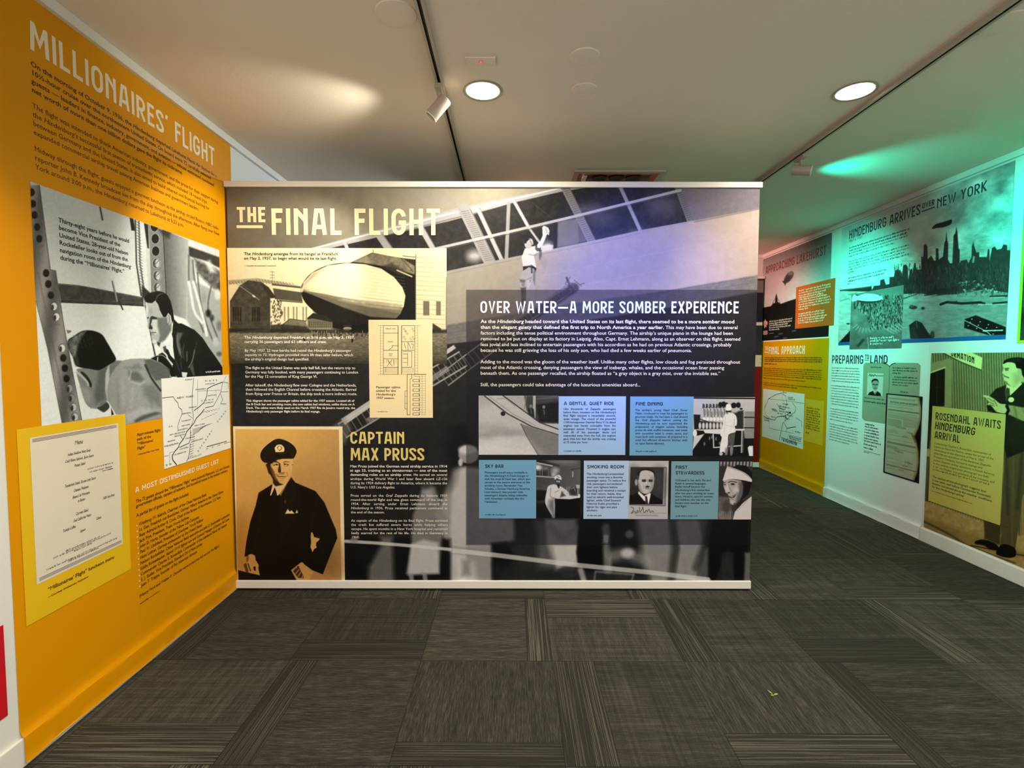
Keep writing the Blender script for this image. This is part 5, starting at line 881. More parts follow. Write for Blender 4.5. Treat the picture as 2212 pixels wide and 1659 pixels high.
c.poly([(540, 600), (650, 600), (700, 600), (780, 700), (780, 820), (680, 980), (560, 1040), (590, 900), (560, 760)], 104, .85, 2.4); c.poly([(345, 400), (370, 380), (390, 480), (370, 600), (352, 560)], 214, .8, 1.2); c.poly([(400, 480), (440, 420), (480, 520), (420, 560)], 150, .6, 2)
c.poly([(420, 600), (450, 570), (540, 600), (540, 630), (460, 630), (430, 720), (470, 780), (450, 800), (395, 795), (410, 700)], 52, .95, .9); c.ell(385, 605, 1.8, 1.8, 50, 1, .8); c.poly([(455, 640), (540, 640), (530, 720), (560, 860), (500, 900), (470, 800)], 208, .75, 1.6); c.line([(435, 858), (520, 855)], 1.8, 66, .9, .8); c.line([(450, 890), (500, 900)], 1.4, 120, .7, 1); c.ell(490, 1010, 5, 4, 214, .8, 1.4); c.poly([(540, 1010), (600, 1030), (580, 1100), (540, 1060)], 60, .9, 1)
c.poly([(740, 520), (775, 560), (770, 700), (740, 740), (715, 680), (720, 580)], 186, 1, .7); c.line([(740, 560), (750, 640), (735, 720)], 1.3, 70, .9, .7)
c.poly([(310, 260), (360, 210), (440, 170), (560, 145), (650, 170), (720, 220), (770, 320), (810, 480), (830, 620), (800, 700), (775, 570), (730, 520), (690, 590), (645, 590), (590, 480), (560, 380), (510, 310), (450, 355), (370, 345), (330, 330)], 24, 1, .7); c.line([(520, 300), (560, 220), (640, 190)], 2.2, 110, .7, 1.4, True); c.line([(440, 200), (500, 160)], 1.4, 80, .6, 1)
c.poly([(310, 260), (350, 330), (350, 420), (320, 420)], 130, .8, 1.4)
c.poly([(960, 1530), (1060, 1540), (1040, 1620), (970, 1610)], 214, 1, .7); c.poly([(430, 1300), (520, 1250), (620, 1245), (720, 1330), (800, 1450), (870, 1610), (700, 1610), (560, 1400)], 26, 1, 1); c.line([(435, 1290), (540, 1245), (640, 1250), (740, 1340), (800, 1440)], 1.6, 180, .8, .7, True); c.line([(550, 1280), (548, 1340)], 2.5, 200, .9, .8)
# older man with his back to us
c.k = crop(130, 700, 7.213)
c.poly([(240, 730), (330, 690), (560, 700), (740, 620), (720, 800), (700, 1000), (720, 1200), (600, 1310), (480, 1310), (400, 1250), (350, 1130), (300, 960)], 132, 1, .9, True); c.poly([(590, 720), (740, 620), (700, 900), (690, 1180), (560, 1240), (520, 1100), (560, 900)], 92, .75, 4); c.poly([(300, 980), (420, 1000), (480, 1100), (460, 1250), (380, 1200)], 160, .6, 4); c.poly([(310, 740), (390, 780), (470, 900), (480, 980), (450, 970), (420, 900), (350, 820)], 34, 1, 1.2, True); c.line([(235, 745), (330, 810), (410, 900), (430, 950)], 4.5, 186, .9, 1.2, True); c.line([(220, 740), (250, 735)], 3, 220, .9, 1)
c.poly([(570, 1300), (700, 1210), (760, 1290), (680, 1372), (620, 1350)], 64, 1, 1, True); c.line([(470, 1310), (600, 1280), (715, 1205)], 2.5, 150, .8, 1.2, True); c.poly([(785, 1300), (830, 1410), (790, 1420)], 30, 1, 1)
c.poly([(760, 600), (830, 560), (960, 570), (1100, 540), (1300, 535), (1420, 545), (1560, 600), (1660, 680), (1760, 900), (1760, 1520), (1560, 1510), (1130, 1580), (1060, 1590), (1010, 1560), (1000, 1420), (860, 1410), (800, 1300), (720, 1180), (690, 1000), (700, 780)], 150, 1, 1)
c.poly([(760, 640), (830, 580), (950, 575), (850, 680), (760, 830)], 104, .8, 2); c.poly([(700, 760), (750, 640), (760, 830), (720, 1050), (730, 1180), (695, 1040)], 190, .8, 1.6)
c.poly([(1300, 560), (1400, 550), (1540, 600), (1700, 700), (1700, 860), (1560, 870), (1480, 880), (1350, 700)], 96, .95, 1.6); c.line([(1320, 640), (1420, 850), (1560, 1040)], 4, 40, .95, 1.5, True); c.poly([(1060, 740), (1200, 740), (1300, 860), (1270, 900), (1110, 880), (1050, 780)], 84, .7, 4); c.poly([(980, 680), (1100, 660), (1200, 600), (1280, 700), (1120, 720)], 100, .5, 4); c.line([(1110, 900), (1240, 940), (1310, 890)], 3.5, 178, .7, 2); c.line([(1100, 740), (1070, 860)], 3, 176, .7, 2); c.poly([(1280, 960), (1440, 940), (1560, 1080), (1560, 1300), (1300, 1120)], 100, .55, 6); c.poly([(1150, 1500), (1260, 1420), (1480, 1370), (1560, 1390), (1360, 1460), (1170, 1540)], 74, .85, 2.5); c.poly([(1000, 1400), (1250, 1300), (1560, 1330), (1450, 1360), (1150, 1480), (1050, 1570)], 186, .5, 4)
for a, b, g in (((880, 860), (900, 1300), 120), ((960, 850), (980, 1250), 176), ((1120, 1000), (1100, 1300), 180), ((1400, 1120), (1420, 1300), 110)): c.line([a, b], 4, g, .45, 4)
c.poly([(110, 260), (200, 190), (330, 110), (450, 97), (560, 120), (650, 170), (720, 280), (800, 420), (860, 555), (740, 640), (600, 716), (460, 700), (320, 680), (230, 640), (190, 520), (130, 400)], 20, 1, 1, True); c.poly([(110, 260), (200, 195), (300, 130), (400, 108), (320, 210), (270, 330), (230, 500), (190, 520), (135, 400)], 134, .8, 3, tex=.5)
for i in range(22): c.line([(200+i*14, 180+(i*37) % 170), (214+i*14, 210+(i*37) % 170)], 1.4, 96 if i % 2 else 50, .5, .9)
c.poly([(190, 500), (260, 480), (300, 640), (230, 660)], 80, .6, 3)
c.poly([(85, 95), (165, 100), (160, 125), (110, 150)], 110, .9, 1)
c.k = k2
c.grain(6, 5, 21, 5); o = c.build('window_photograph', .0022, tl); o['label'] = 'black and white photograph of two men at a slanted window'
C2 = lambda x, y: k2((x, y))[0]
text('caption_text', PLW, tl, ['*Thirty-eight years before he would', 'become Vice President of the', 'United States, 28-year-old Nelson', 'Rockefeller looks out of from the', 'navigation room of the _Hindenburg_', 'during the “Millionaires’ Flight.”*'], C2(370, 235), C2(380, 475), C2(834, 540), (30, 28, 28), k=.86, off=.0028)
marks('credit_text', PLW, tl, [(C2(1312, 1198), C2(1405, 1196))], (235, 232, 225), .009, .0028, 1.4)
# menu card
R3 = lambda x, y: (x/2.076, 860+y/2.076)
mc = plate('menu_card', PLW, [R3(68, 140), R3(555, 72), R3(587, 768), R3(115, 1020)], mat('yellow_print', (228, 184, 20), rough=.45, noise=.03, nscale=300), .0032, tl); mc['label'] = 'yellow card carrying a cream luncheon menu'
ms = plate('menu_sheet', PLW, [R3(128, 180), R3(525, 112), R3(547, 655), R3(160, 835)], mat('menu_paper', (222, 214, 196), rough=.6, noise=.02), .0040, mc)
def bar(a, b, n, col, off=.0044, w=.0022, gap=.0045):
    u0, v0 = PLW.uv(*a); u1, v1 = PLW.uv(*b); v = (v0+v1)/2
    for i in range(n): plate_uv('rule', PLW, u0, u1, v-i*gap-w/2, v-i*gap+w/2, ink(col), off, mc)
bar(R3(140, 184), R3(518, 122), 3, (120, 104, 104)); bar(R3(170, 805), R3(540, 640), 3, (120, 104, 104))
MN = (70, 62, 58)
for s, a, b, z in (('_Menu_', (430, 240), (500, 228), 11), ('_Indian Swallow Nest Soup_', (370, 337), (565, 298), 7.5), ('_Cold Rhine Salmon, Spice Sauce_', (347, 397), (592, 342), 7.5), ('_Potato Salad_', (428, 430), (520, 408), 7.5), ('_Tenderloin Steak, Goose Liver Sauce_', (345, 608), (610, 537), 7.8), ('_Chateau Potatoes_', (420, 645), (548, 607), 7.8), ('_Beans à la Princesse_', (412, 702), (558, 657), 7.8), ('_in Butter_', (457, 732), (520, 710), 7.5), ('_1928 Feist Brut_', (668, 710), (770, 676), 7), ('_Carmen Salad_', (440, 843), (545, 806), 7.8), ('_Iced California Melon_', (420, 902), (570, 850), 7.8), ('_Cakes_', (612, 883), (657, 864), 7), ('_Turkish Coffee_', (328, 990), (438, 947), 8), ('_Liqueurs_', (475, 989), (522, 968), 7)):
    line1('menu_line', PLW, mc, s, kD(*a), kD(*b), z*1.15, MN, .0044, allbold=True)
marks('fine_print', PLW, mc, [(kD(540, 452), kD(757, 400)), (kD(557, 478), kD(757, 428)), (kD(668, 468), kD(757, 447)), (kD(355, 1150), kD(650, 1028)), (kD(248, 1212), kD(740, 1003)), (kD(425, 1150), kD(580, 1088)), (kD(190, 1308), kD(790, 1045)), (kD(378, 1240), kD(632, 1125))], (80, 72, 68), .008, .0044)
line1('caption_text', PLW, mc, '“Millionaires’ Flight” luncheon menu', kD(203, 1492), kD(770, 1210), 12, (48, 34, 6), .0038, allbold=True)
line1('credit_text', PLW, mc, '—Courtesy Smithsonian Institution', kD(205, 1548), kD(550, 1374), 6.5, (60, 44, 8), .0038, allbold=True)
# route map
mp = plate('route_map', PLW, [kE(48, 133), kE(1145, 70), kE(1185, 1270), kE(105, 1600)], mat('map_paper', (228, 230, 226), rough=.5), .0042, tl, .002); mp['label'] = 'white line map of the flight route'
E_ = lambda *p: [kE(*q) for q in p]; L = []
for pts, w in (([(60, 452), (150, 440), (245, 430), (270, 480), (320, 530), (330, 600), (380, 640), (390, 700), (350, 800), (320, 900), (320, 990)], .003), ([(580, 115), (560, 300), (550, 480), (552, 640), (570, 720), (575, 800), (545, 880), (520, 960), (525, 1030)], .003), ([(575, 660), (660, 600), (740, 530), (790, 420), (800, 300), (890, 250), (1050, 190)], .0045), ([(1050, 190), (1020, 350), (960, 470), (900, 580), (765, 610)], .0035), ([(750, 630), (700, 700), (620, 780), (580, 860), (530, 920), (460, 1000), (440, 1060), (400, 1130), (345, 1200), (330, 1250), (260, 1330), (225, 1390), (235, 1460), (300, 1540)], .0055), ([(345, 1255), (500, 1185), (520, 1120), (530, 1000)], .004), ([(520, 1190), (510, 1330), (490, 1430), (460, 1485)], .004), ([(360, 1060), (400, 1130)], .003), ([(640, 340), (1020, 320)], .0015), ([(1015, 380), (1050, 480), (1015, 545), (1110, 545)], .003), ([(1060, 190), (1110, 90)], .002), ([(1060, 190), (1135, 205), (1140, 300)], .0025), ([(790, 1245), (1115, 1155)], .004), ([(95, 1400), (165, 1390)], .002), ([(180, 1550), (185, 1340), (240, 1325)], .0015), ([(480, 720), (560, 780)], .002), ([(640, 150), (640, 700)], .0012), ([(940, 320), (945, 440)], .0012), ([(1110, 1180), (1180, 1165)], .002), ([(1020, 350), (1140, 345)], .002)):
    L.append((E_(*pts), w))
for i in range(7): y = 930+i*14; L.append((E_((560, y+30), (700-i*8, y-10), (880-i*30, y-70-i*2)), .0014))
for i in range(10): y = 1060+i*38; L.append((E_((530-i*2, y), (570-i*3, y-8), (600-i*4, y-25)), .0022))
for i in range(6): L.append((E_((720+i*50, 690-i*8), (760+i*45, 665-i*10), (800+i*40, 690-i*14)), .0016)); L.append((E_((700+i*45, 800-i*22), (740+i*45, 790-i*20)), .0016))
strokes('map_lines', PLW, mp, L, (44, 46, 48), .0046)
for s, a, b, z in (('NEW  YORK', (305, 468), (575, 418), 7.5), ('P A', (172, 932), (232, 920), 6), ('M  A  S  S', (760, 188), (960, 168), 6.5), ('WORCESTER', (760, 235), (920, 215), 4.5), ('SPRINGFIELD', (605, 325), (780, 300), 5), ('ALBANY', (435, 165), (560, 150), 5), ('C   O  N  N', (700, 510), (900, 470), 6), ('HARTFORD', (800, 425), (950, 405), 4.5), ('DANBURY', (497, 620), (630, 590), 4.8), ('WATERBURY', (735, 548), (905, 528), 4.5), ('PEEKSKILL', (385, 722), (540, 695), 5), ('PATERSON', (378, 842), (530, 812), 5.2), ('NEWARK', (378, 918), (520, 890), 5.2), ('ELIZABETH', (315, 988), (480, 945), 5.4), ('NEW BRUNSWICK', (185, 1065), (440, 1008), 5.4), ('PRINCETON', (262, 1090), (430, 1052), 5.4), ('READING', (150, 1175), (275, 1140), 5.2), ('PHILADELPHIA', (98, 1255), (330, 1200), 6.4), ('CAMDEN', (345, 1300), (490, 1255), 5.4), ('WILMINGTON', (240, 1395), (455, 1340), 5.8), ('LAKEHURST', (545, 1170), (735, 1105), 5), ('ATLANTIC CITY', (490, 1445), (705, 1375), 5), ('NEW YORK', (590, 915), (760, 865), 5), ('MD', (120, 1565), (150, 1555), 8), ('DEL', (185, 1545), (215, 1530), 7), ('TRENTON', (440, 1125), (590, 1080), 4.8), ('0    5    10    20', (780, 1290), (1120, 1190), 4)):
    line1('map_place_name', PLW, mp, s, kE(*a), kE(*b), z*.8, (50, 52, 56), .0046, allbold=True)
for i, ch in enumerate('ATLANTIC'): line1('map_place_name', PLW, mp, ch, kE(640+i*31, 1330-i*46), kE(664+i*31, 1326-i*46), 5.2, (60, 62, 66), .0046, allbold=True)
for i, ch in enumerate('OCEAN'): line1('map_place_name', PLW, mp, ch, kE(960+i*31, 850-i*42), kE(984+i*31, 846-i*42), 4.6, (60, 62, 66), .0046, allbold=True)
text('caption_text', PLW, tl, ['*Approximate flight', 'path of the', '“Millionaires’', 'Flight”*'], R3(612, 170), R3(614, 232), R3(718, 150), DKB, k=.88, off=.0018)
line1('credit_text', PLW, tl, '—Courtesy New York Times', R3(612, 258), R3(712, 232), 5.5, DKB, .0018, allbold=True)
title('heading_lettering', PLW, tl, 'A MOST DISTINGUISHED GUEST LIST', kC(100, 482), kC(930, 198), kC(100, 430), WHT, t=.16, gap=.14, wide=1.25, off=.0018)
text('body_text', PLW, tl, ['*The 72 guests aboard the “Millionaires’ Flight” were powerful financiers, U.S. and German', 'government officials, captains of industry, and household names in the aviation industry.', None, 'A partial list of guests on the flight included:*'], kC(105, 585), kC(112, 724), kC(1038, 235), DKB, k=1.05, off=.0018)
text('guest_list', PLW, tl, ['*Winthrop W. Aldrich, Chairman of the Chase National Bank', 'Lt. Gen. Friedrich von Boetticher, German Military Attaché to the United States', 'Rear Admiral Arthur B. Cook, Chief of the Bureau of Aeronautics, U.S. Navy', 'Jack Frye, President, Trans World Airlines', 'John D. Hertz, founder of the Yellow Cab Company', 'Paul W. Litchfield, President of Goodyear Tire & Rubber', 'Hans Luther, German ambassador to the United States', 'Nelson Rockefeller, Chase National Bank executive and John D. Rockefeller’s grandson', 'Eddie Rickenbacker, famed WWI fighter ace and General Manager of Eastern Air Lines', 'Commander Charles E. Rosendahl, Commander of the Lakehurst Naval Air Station', 'E. J. Sadler, Vice President, Standard Oil of New Jersey', 'Juan T. Trippe, founder of Pan American Airways*'], kC(135, 812), kC(158, 1420), kC(1040, 705), DKB, k=.86, off=.0018)
text('bullet_marks', PLW, tl, ['*•']+['•']*10+['•*'], kC(108, 830), kC(136, 1436), kC(124, 822), WHT, k=.9, off=.0018)
line1('body_text', PLW, tl, '(Henry Ford and Walter P. Chrysler were invited but did not join the flight.)', kC(140, 1527), kC(938, 1012), 9.6, DKB, .0018, allbold=True)
marks('credit_text', PLW, tl, [(kC(145, 1594), kC(342, 1464))], (52, 26, 12), .008, .0018, 1)
# red mural at the very edge
u_r = PLW.uv(11, 1450)[0]; va = PLW.uv(4, 1351)[1]; vb_ = PLW.uv(16, 1545)[1]
o = plate_uv('wall_card', PLW, u_r-.42, u_r, vb_, va, mat('red_print', (196, 14, 34), rough=.45), .002, None, .0015); tag(o, 'plain red printed card low on the white wall at the left edge', 'printed card')

# ================================================================== RIGHT WALL: airship arriving over a hill, above an orange sheet
kF = lambda x, y: (1630+x/6.38, 500+y/6.38); kG = lambda x, y: (1630+x/4.88, 720+y/4.88); kH = lambda x, y: (1780+x/3.687, 330+y/3.687); kI = lambda x, y: (1810+x/9.22, 460+y/9.22)
kJ = lambda x, y: (1785+x/6.913, 750+y/6.913); kK = lambda x, y: (1850+x/5.72, 770+y/5.72); kL = lambda x, y: (1990+x/3.456, 750+y/3.456)
def mk(f): return lambda *p: [f(*q) for q in p]
ta = thing('wall_mural', (XR, 5.7, 0), 'far-corner wall mural, misty airship photograph above an orange sheet with a map', 'mural', 'murals on the walls')
us, ue = PRW.uv(1645, 800)[0], PRW.uv(1789, 800)[0]
sheet('orange_sheet', PRW, us, ue, PRW.uv(1700, 735.5)[1], ORANGE, ta, 5, amp=.004)
c = Canvas(PRW, [kF(118, 385), kF(1068, 15), kF(1022, 1445), kF(98, 1508)], (.005, .003), (1, 1, 1), 150); c.k = mk(kF)
c.grad((600, 150), 104, (600, 900), 196); c.ell(500, 700, 50, 30, 205, .5, 25)
c.poly([(100, 1055), (230, 1030), (260, 990), (340, 985), (360, 1000), (470, 960), (600, 920), (800, 900), (1100, 880), (1100, 1520), (90, 1520)], 28, 1, 1.2); c.poly([(240, 1010), (285, 985), (290, 900), (302, 860), (315, 900), (320, 970), (360, 995)], 40, 1, 1); c.line([(300, 900), (250, 990)], 1, 80, .8, .7); c.line([(310, 910), (355, 985)], 1, 80, .8, .7)
c.ell(475, 628, 15, 7.5, 92, 1, .9, rot=-.95); c.ell(468, 640, 13, 5, 50, .7, 2, rot=-.95); c.poly([(380, 685), (420, 680), (440, 710), (425, 750), (412, 720)], 60, 1, .8); c.ell(497, 580, 5, 4, 150, .6, 2)
for x, y in ((360, 1410), (545, 1370), (300, 1450), (420, 1470)): c.ell(x, y, 5, 1.5, 120, .7, 1.5, -.2)
c.grain(6, 6, 31, 4); c.build('airship_photograph', .0022, ta)
title('heading_lettering', PRW, ta, 'APPROACHING LAKEHURST', kF(155, 592), kF(990, 325), kF(155, 486), (116, 52, 48), t=.15, gap=.13, off=.003)
oc = plate('orange_card', PRW, [kF(580, 770), kF(1118, 640), kF(1092, 1285), kF(565, 1345)], mat('deep_orange_print', (206, 92, 22), rough=.45), .006, ta, .003); oc['label'] = 'deep orange card overlapping the mural edge'
rows = [((620, 830), (1055, 730)), ((618, 862), (1050, 768)), ((617, 895), (985, 820)), ((616, 925), (950, 858)), ((615, 955), (1000, 882)), ((615, 988), (1045, 905)), ((613, 1020), (1055, 942)), ((612, 1055), (1040, 980)), ((612, 1085), (745, 1065)), ((610, 1145), (975, 1095)), ((608, 1175), (970, 1130)), ((607, 1210), (1003, 1160)), ((606, 1242), (980, 1195)), ((605, 1275), (950, 1232))]
marks('card_text', PRW, oc, [(kF(*a), kF(*b)) for a, b in rows], (236, 222, 190), .019, .0064, 1.3)
marks('caption_text', PRW, ta, [(kF(207, 1250), kF(520, 1208)), (kF(206, 1280), kF(515, 1240)), (kF(205, 1308), kF(460, 1278)), (kF(205, 1338), kF(500, 1304)), (kF(204, 1368), kF(345, 1352))], (214, 208, 200), .020, .003, 1.4)
marks('credit_text', PRW, ta, [(kF(205, 1412), kF(265, 1404))], (180, 176, 170), .010, .003, 1)
m_ = [kF(*p) for p in ((122, 1270), (128, 1240), (140, 1235), (150, 1205), (160, 1232), (180, 1240), (182, 1275), (165, 1300), (168, 1320), (150, 1312), (140, 1340), (135, 1305))]
uvs = np.array([PRW.uv(*p) for p in m_]); _flat('round_emblem', PRW, uvs, [tuple(range(len(m_)))[::-1]], .003, (222, 150, 150), ta)
L = [(mk(kF)((150, 1250), (140, 1275), (155, 1290), (165, 1265)), .006)]; strokes('emblem_mark', PRW, ta, L, (110, 30, 34), .0033)
plate('emblem_label', PRW, [kF(120, 1372), kF(180, 1366), kF(182, 1418), kF(118, 1426)], ink((216, 150, 150)), .003, ta); marks('emblem_print', PRW, ta, [(kF(124, 1392), kF(178, 1387)), (kF(124, 1415), kF(178, 1409))], (90, 30, 34), .014, .0033, 1.6)
title('heading_lettering', PRW, ta, 'FINAL APPROACH', kG(152, 222), kG(532, 214), kG(154, 143), (240, 226, 190), t=.17, gap=.12, off=.003)
title('heading_lettering', PRW, ta, 'THE', kG(108, 182), kG(148, 181), kG(108, 138), (240, 216, 180), t=.2, gap=.12, off=.003); plate('heading_underline', PRW, [kG(108, 196), kG(146, 195), kG(146, 206), kG(108, 207)], ink((240, 216, 180)), .003, ta)
rows = [(108+0, 262+i*22, 716, 262+i*18) for i in range(3)]+[(106, 328, 245, 328)]+[(103-i, 378+i*21, 712, 390+i*21) for i in range(5)]+[(98, 478, 545, 508)]+[(98, 535, 706, 572), (98, 556, 450, 572)]
marks('body_text', PRW, ta, [(kG(a, b), kG(c_, d)) for a, b, c_, d in rows[:4]], (84, 46, 8), .018, .003, .9); marks('body_text', PRW, ta, [(kG(a, b), kG(c_, d)) for a, b, c_, d in rows[4:]], (96, 54, 8), .017, .003, .4)
ym = plate('text_card', PRW, [kG(535, 690), kG(738, 714), kG(720, 1182), kG(525, 1135)], mat('pale_orange_print', (232, 170, 40), rough=.45), .0026, ta)
marks('card_text', PRW, ym, [(kG(548-i*.8, 792+i*24), kG(690-18*(i % 3 == 1), 808+i*25)) for i in range(10)]+[(kG(540, 1052), kG(575, 1058))], (60, 40, 10), .020, .003, .8)
pm = plate('approach_map', PRW, [kG(92, 588), kG(530, 635), kG(512, 1222), kG(82, 1088)], mat('map_paper', (228, 230, 226)), .0034, ta, .001); L = []
for pts, w in (([(110, 790), (150, 690), (230, 645), (290, 630), (330, 660), (345, 740), (320, 800)], .006), ([(150, 690), (340, 710), (528, 740)], .003), ([(320, 930), (400, 850), (430, 830), (440, 780), (400, 730)], .005), ([(95, 870), (150, 900), (215, 915), (240, 880), (330, 870), (380, 835)], .007), ([(305, 935), (265, 1125)], .007), ([(310, 935), (345, 1000), (440, 985)], .007), ([(345, 1000), (335, 1040)], .005), ([(150, 880), (160, 1000), (320, 1035), (415, 1055), (400, 1020)], .003), ([(440, 890), (500, 930), (500, 990)], .004), ([(240, 740), (260, 780), (300, 800), (330, 850), (325, 930)], .006), ([(360, 1070), (510, 1105)], .003), ([(355, 1070), (352, 1135), (500, 1160)], .003), ([(120, 700), (105, 800), (120, 860), (170, 900)], .003), ([(330, 760), (300, 700), (290, 640)], .002)): L.append((mk(kG)(*pts), w))
strokes('map_lines', PRW, pm, L, (60, 50, 56), .0042)
marks('map_print', PRW, pm, [(kG(a, b), kG(a+w, b+w*.12)) for a, b, w in ((300, 628, 45), (355, 680, 60), (355, 698, 70), (180, 805, 60), (190, 818, 60), (260, 775, 50), (265, 800, 60), (300, 750, 60), (310, 785, 60), (260, 825, 50), (245, 850, 50), (330, 835, 60), (350, 870, 50), (280, 880, 60), (330, 905, 40), (180, 885, 40), (95, 900, 60), (100, 920, 60), (285, 1120, 160), (290, 1135, 160), (300, 1150, 150), (365, 1100, 130), (370, 1120, 120), (430, 1045, 60))], (60, 52, 60), .02, .0042, 1)
uvd = np.array([PRW.uv(*kG(378+9*math.cos(t), 836+11*math.sin(t))) for t in np.arange(0, 6.28, .5)]); _flat('map_dot', PRW, uvd, [tuple(range(len(uvd)))], .0044, (30, 24, 26), pm)

# ================================================================== RIGHT WALL: city photograph
tn = thing('wall_mural', (XR, 3.9, 1.4), 'wall mural of an airship over a city skyline and harbour, high on the right-hand wall', 'mural', 'murals on the walls')
qn = [kH(140, 600), kH(1525, 66), kH(1450, 1452), kH(116, 1509)]
c = Canvas(PRW, qn, (.0032, .0028), (1, 1, .99), 150); c.k = mk(kH)
c.grad((400, 900), 220, (1400, 200), 150)
W = slice(None), slice(None); n1 = fbm(c.X, c.Y*1.4+c.X*.5, 46, 8, 5); msk = np.clip((c.X-1950)/150, 0, 1); c.C += ((n1-.45)*190*msk)[..., None]; c.poly([(1330, 150), (1540, 60), (1540, 10), (1200, 180), (1300, 200)], 96, .5, 12); c.grad((140, 640), 140, (300, 760), 214, [(130, 560), (600, 420), (420, 600), (140, 780)], .55, 20)
sky = [(116, 1095), (380, 1062), (384, 1095), (400, 1060), (448, 1055), (450, 1015), (480, 1005), (495, 1050), (522, 1045), (524, 990), (558, 988), (568, 938), (590, 928), (612, 940), (625, 985), (632, 900), (650, 888), (668, 905), (674, 1008), (690, 930), (702, 925), (706, 960), (722, 878), (732, 878), (736, 925), (750, 932), (776, 928), (777, 830), (794, 828), (797, 742), (810, 724), (825, 744), (828, 850), (856, 818), (880, 860), (892, 858), (893, 762), (912, 760), (917, 850), (932, 838), (950, 828), (960, 720), (970, 700), (977, 632), (985, 700), (992, 724), (990, 850), (1006, 880), (1024, 880), (1034, 660), (1048, 640), (1057, 588), (1066, 640), (1074, 760), (1084, 775), (1082, 880), (1094, 860), (1140, 850), (1152, 880), (1178, 830), (1180, 745), (1192, 708), (1204, 760), (1216, 795), (1238, 790), (1240, 830), (1300, 830), (1308, 768), (1320, 768), (1322, 860), (1340, 760), (1362, 745), (1380, 772), (1416, 765), (1432, 728), (1460, 735), (1462, 775), (1500, 780), (1500, 1120), (1300, 1090), (1100, 1125), (900, 1135), (760, 1120), (640, 1125), (500, 1110), (116, 1100)]
c.grad((400, 1090), 190, (800, 1500), 132, [(100, 1085), (1500, 1060), (1500, 1560), (100, 1560)], 1, 2); W = c.win(1800, 590, 2190, 745); n = fbm(c.X[W], c.Y[W]*3, 12, 12); c.C[W] *= (.86+.3*n[..., None])
c.poly(sky, 54, 1, .9); r = random.Random(5)
for i in range(620): x = r.uniform(560, 1480); y = r.uniform(880, 1110); c.line([(x, y), (x+1, y+r.uniform(8, 40))], r.uniform(.8, 1.8), r.choice((30, 34, 78, 96, 70)), .6, .6)
for i in range(80): x = r.uniform(1080, 1380); y = r.uniform(1020, 1110); c.ell(x, y, r.uniform(1, 3), r.uniform(.8, 2), r.choice((190, 120, 40, 40)), .7, .9, r.uniform(-.5, .5))
c.line([(1196, 830), (1190, 870)], 4, 190, .7, 1.2); c.line([(1040, 680), (1030, 870)], 1.6, 84, .7, .9); c.line([(812, 760), (812, 920)], 1.5, 86, .7, .9)
c.poly([(860, 1090), (1080, 1062), (1060, 1100), (900, 1140), (800, 1140)], 44, .8, 2); c.line([(640, 1160), (760, 1120)], 2, 60, .9, 1); c.line([(800, 1150), (900, 1130)], 2, 200, .6, .9); c.line([(1080, 1125), (1260, 1095)], 2.5, 150, .7, 1)
c.line([(930, 1208), (980, 1190), (1100, 1200), (1250, 1192), (1280, 1202)], 5, 30, 1, 1); c.line([(1000, 1190), (1060, 1185)], 3, 60, .9, .8); c.line([(1230, 1208), (1440, 1206)], 1.6, 205, .8, .8); c.line([(1330, 1145), (1460, 1140)], 4, 40, 1, 1); c.line([(1330, 1152), (1440, 1150)], 1.6, 190, .8, .8); c.line([(1350, 1200), (1460, 1190)], 4, 40, 1, 1)
c.ell(712, 1232, 9, 4, 56, 1, 1); c.ell(700, 1222, 5, 3, 90, .9, 1); c.ell(790, 1238, 4, 3, 56, 1, 1)
c.poly([(680, 1372), (735, 1335), (782, 1355), (830, 1430), (872, 1480), (690, 1482)], 40, 1, 1); c.line([(735, 1337), (745, 1400)], 1.2, 120, .8, .7); c.poly([(690, 1400), (720, 1390), (760, 1480), (695, 1482)], 62, .7, 2); c.ell(865, 1450, 5, 8, 50, .8, 1.5)
c.poly([(1122, 1325), (1212, 1295), (1330, 1340), (1450, 1388), (1450, 1452), (1310, 1452), (1118, 1395)], 22, 1, 1)
for i in range(4):
    for j in range(3): c.ell(1180+i*66-j*14, 1325+i*22+j*26, 1.5, 1, 200, .9, .7)
c.line([(1122, 1335), (1300, 1425), (1330, 1452)], 1.4, 205, .9, .7); c.line([(1270, 1418), (1425, 1414)], 2.4, 215, .9, .8); c.poly([(120, 1512), (212, 1415), (212, 1530)], 30, 1, 1); c.ell(195, 1362, 4, 2, 60, .9, 1)
c.poly([(862, 606), (890, 570), (940, 555), (1000, 536), (1022, 540), (1010, 570), (960, 592), (900, 600)], 58, 1, .9, True); c.poly([(995, 545), (1018, 528), (1020, 560)], 40, 1, .8)
c.line([(130, 1102), (390, 1062)], 1.4, 118, .8, .8); c.line([(136, 1180), (200, 1160)], 2, 120, .7, 1); c.line([(200, 1130), (260, 1120)], 3, 110, .7, 1.2)
c.grain(7, 7, 33, 5); c.build('skyline_photograph', .0022, tn)
u0, v0 = PRW.uv(*qn[3]); u1, v1 = PRW.uv(*qn[2]); vm_ = (v0+v1)/2
plate_uv('blue_border', PRW, u0, u1, vm_-.028, vm_, ink((18, 84, 148)), .0022, tn)
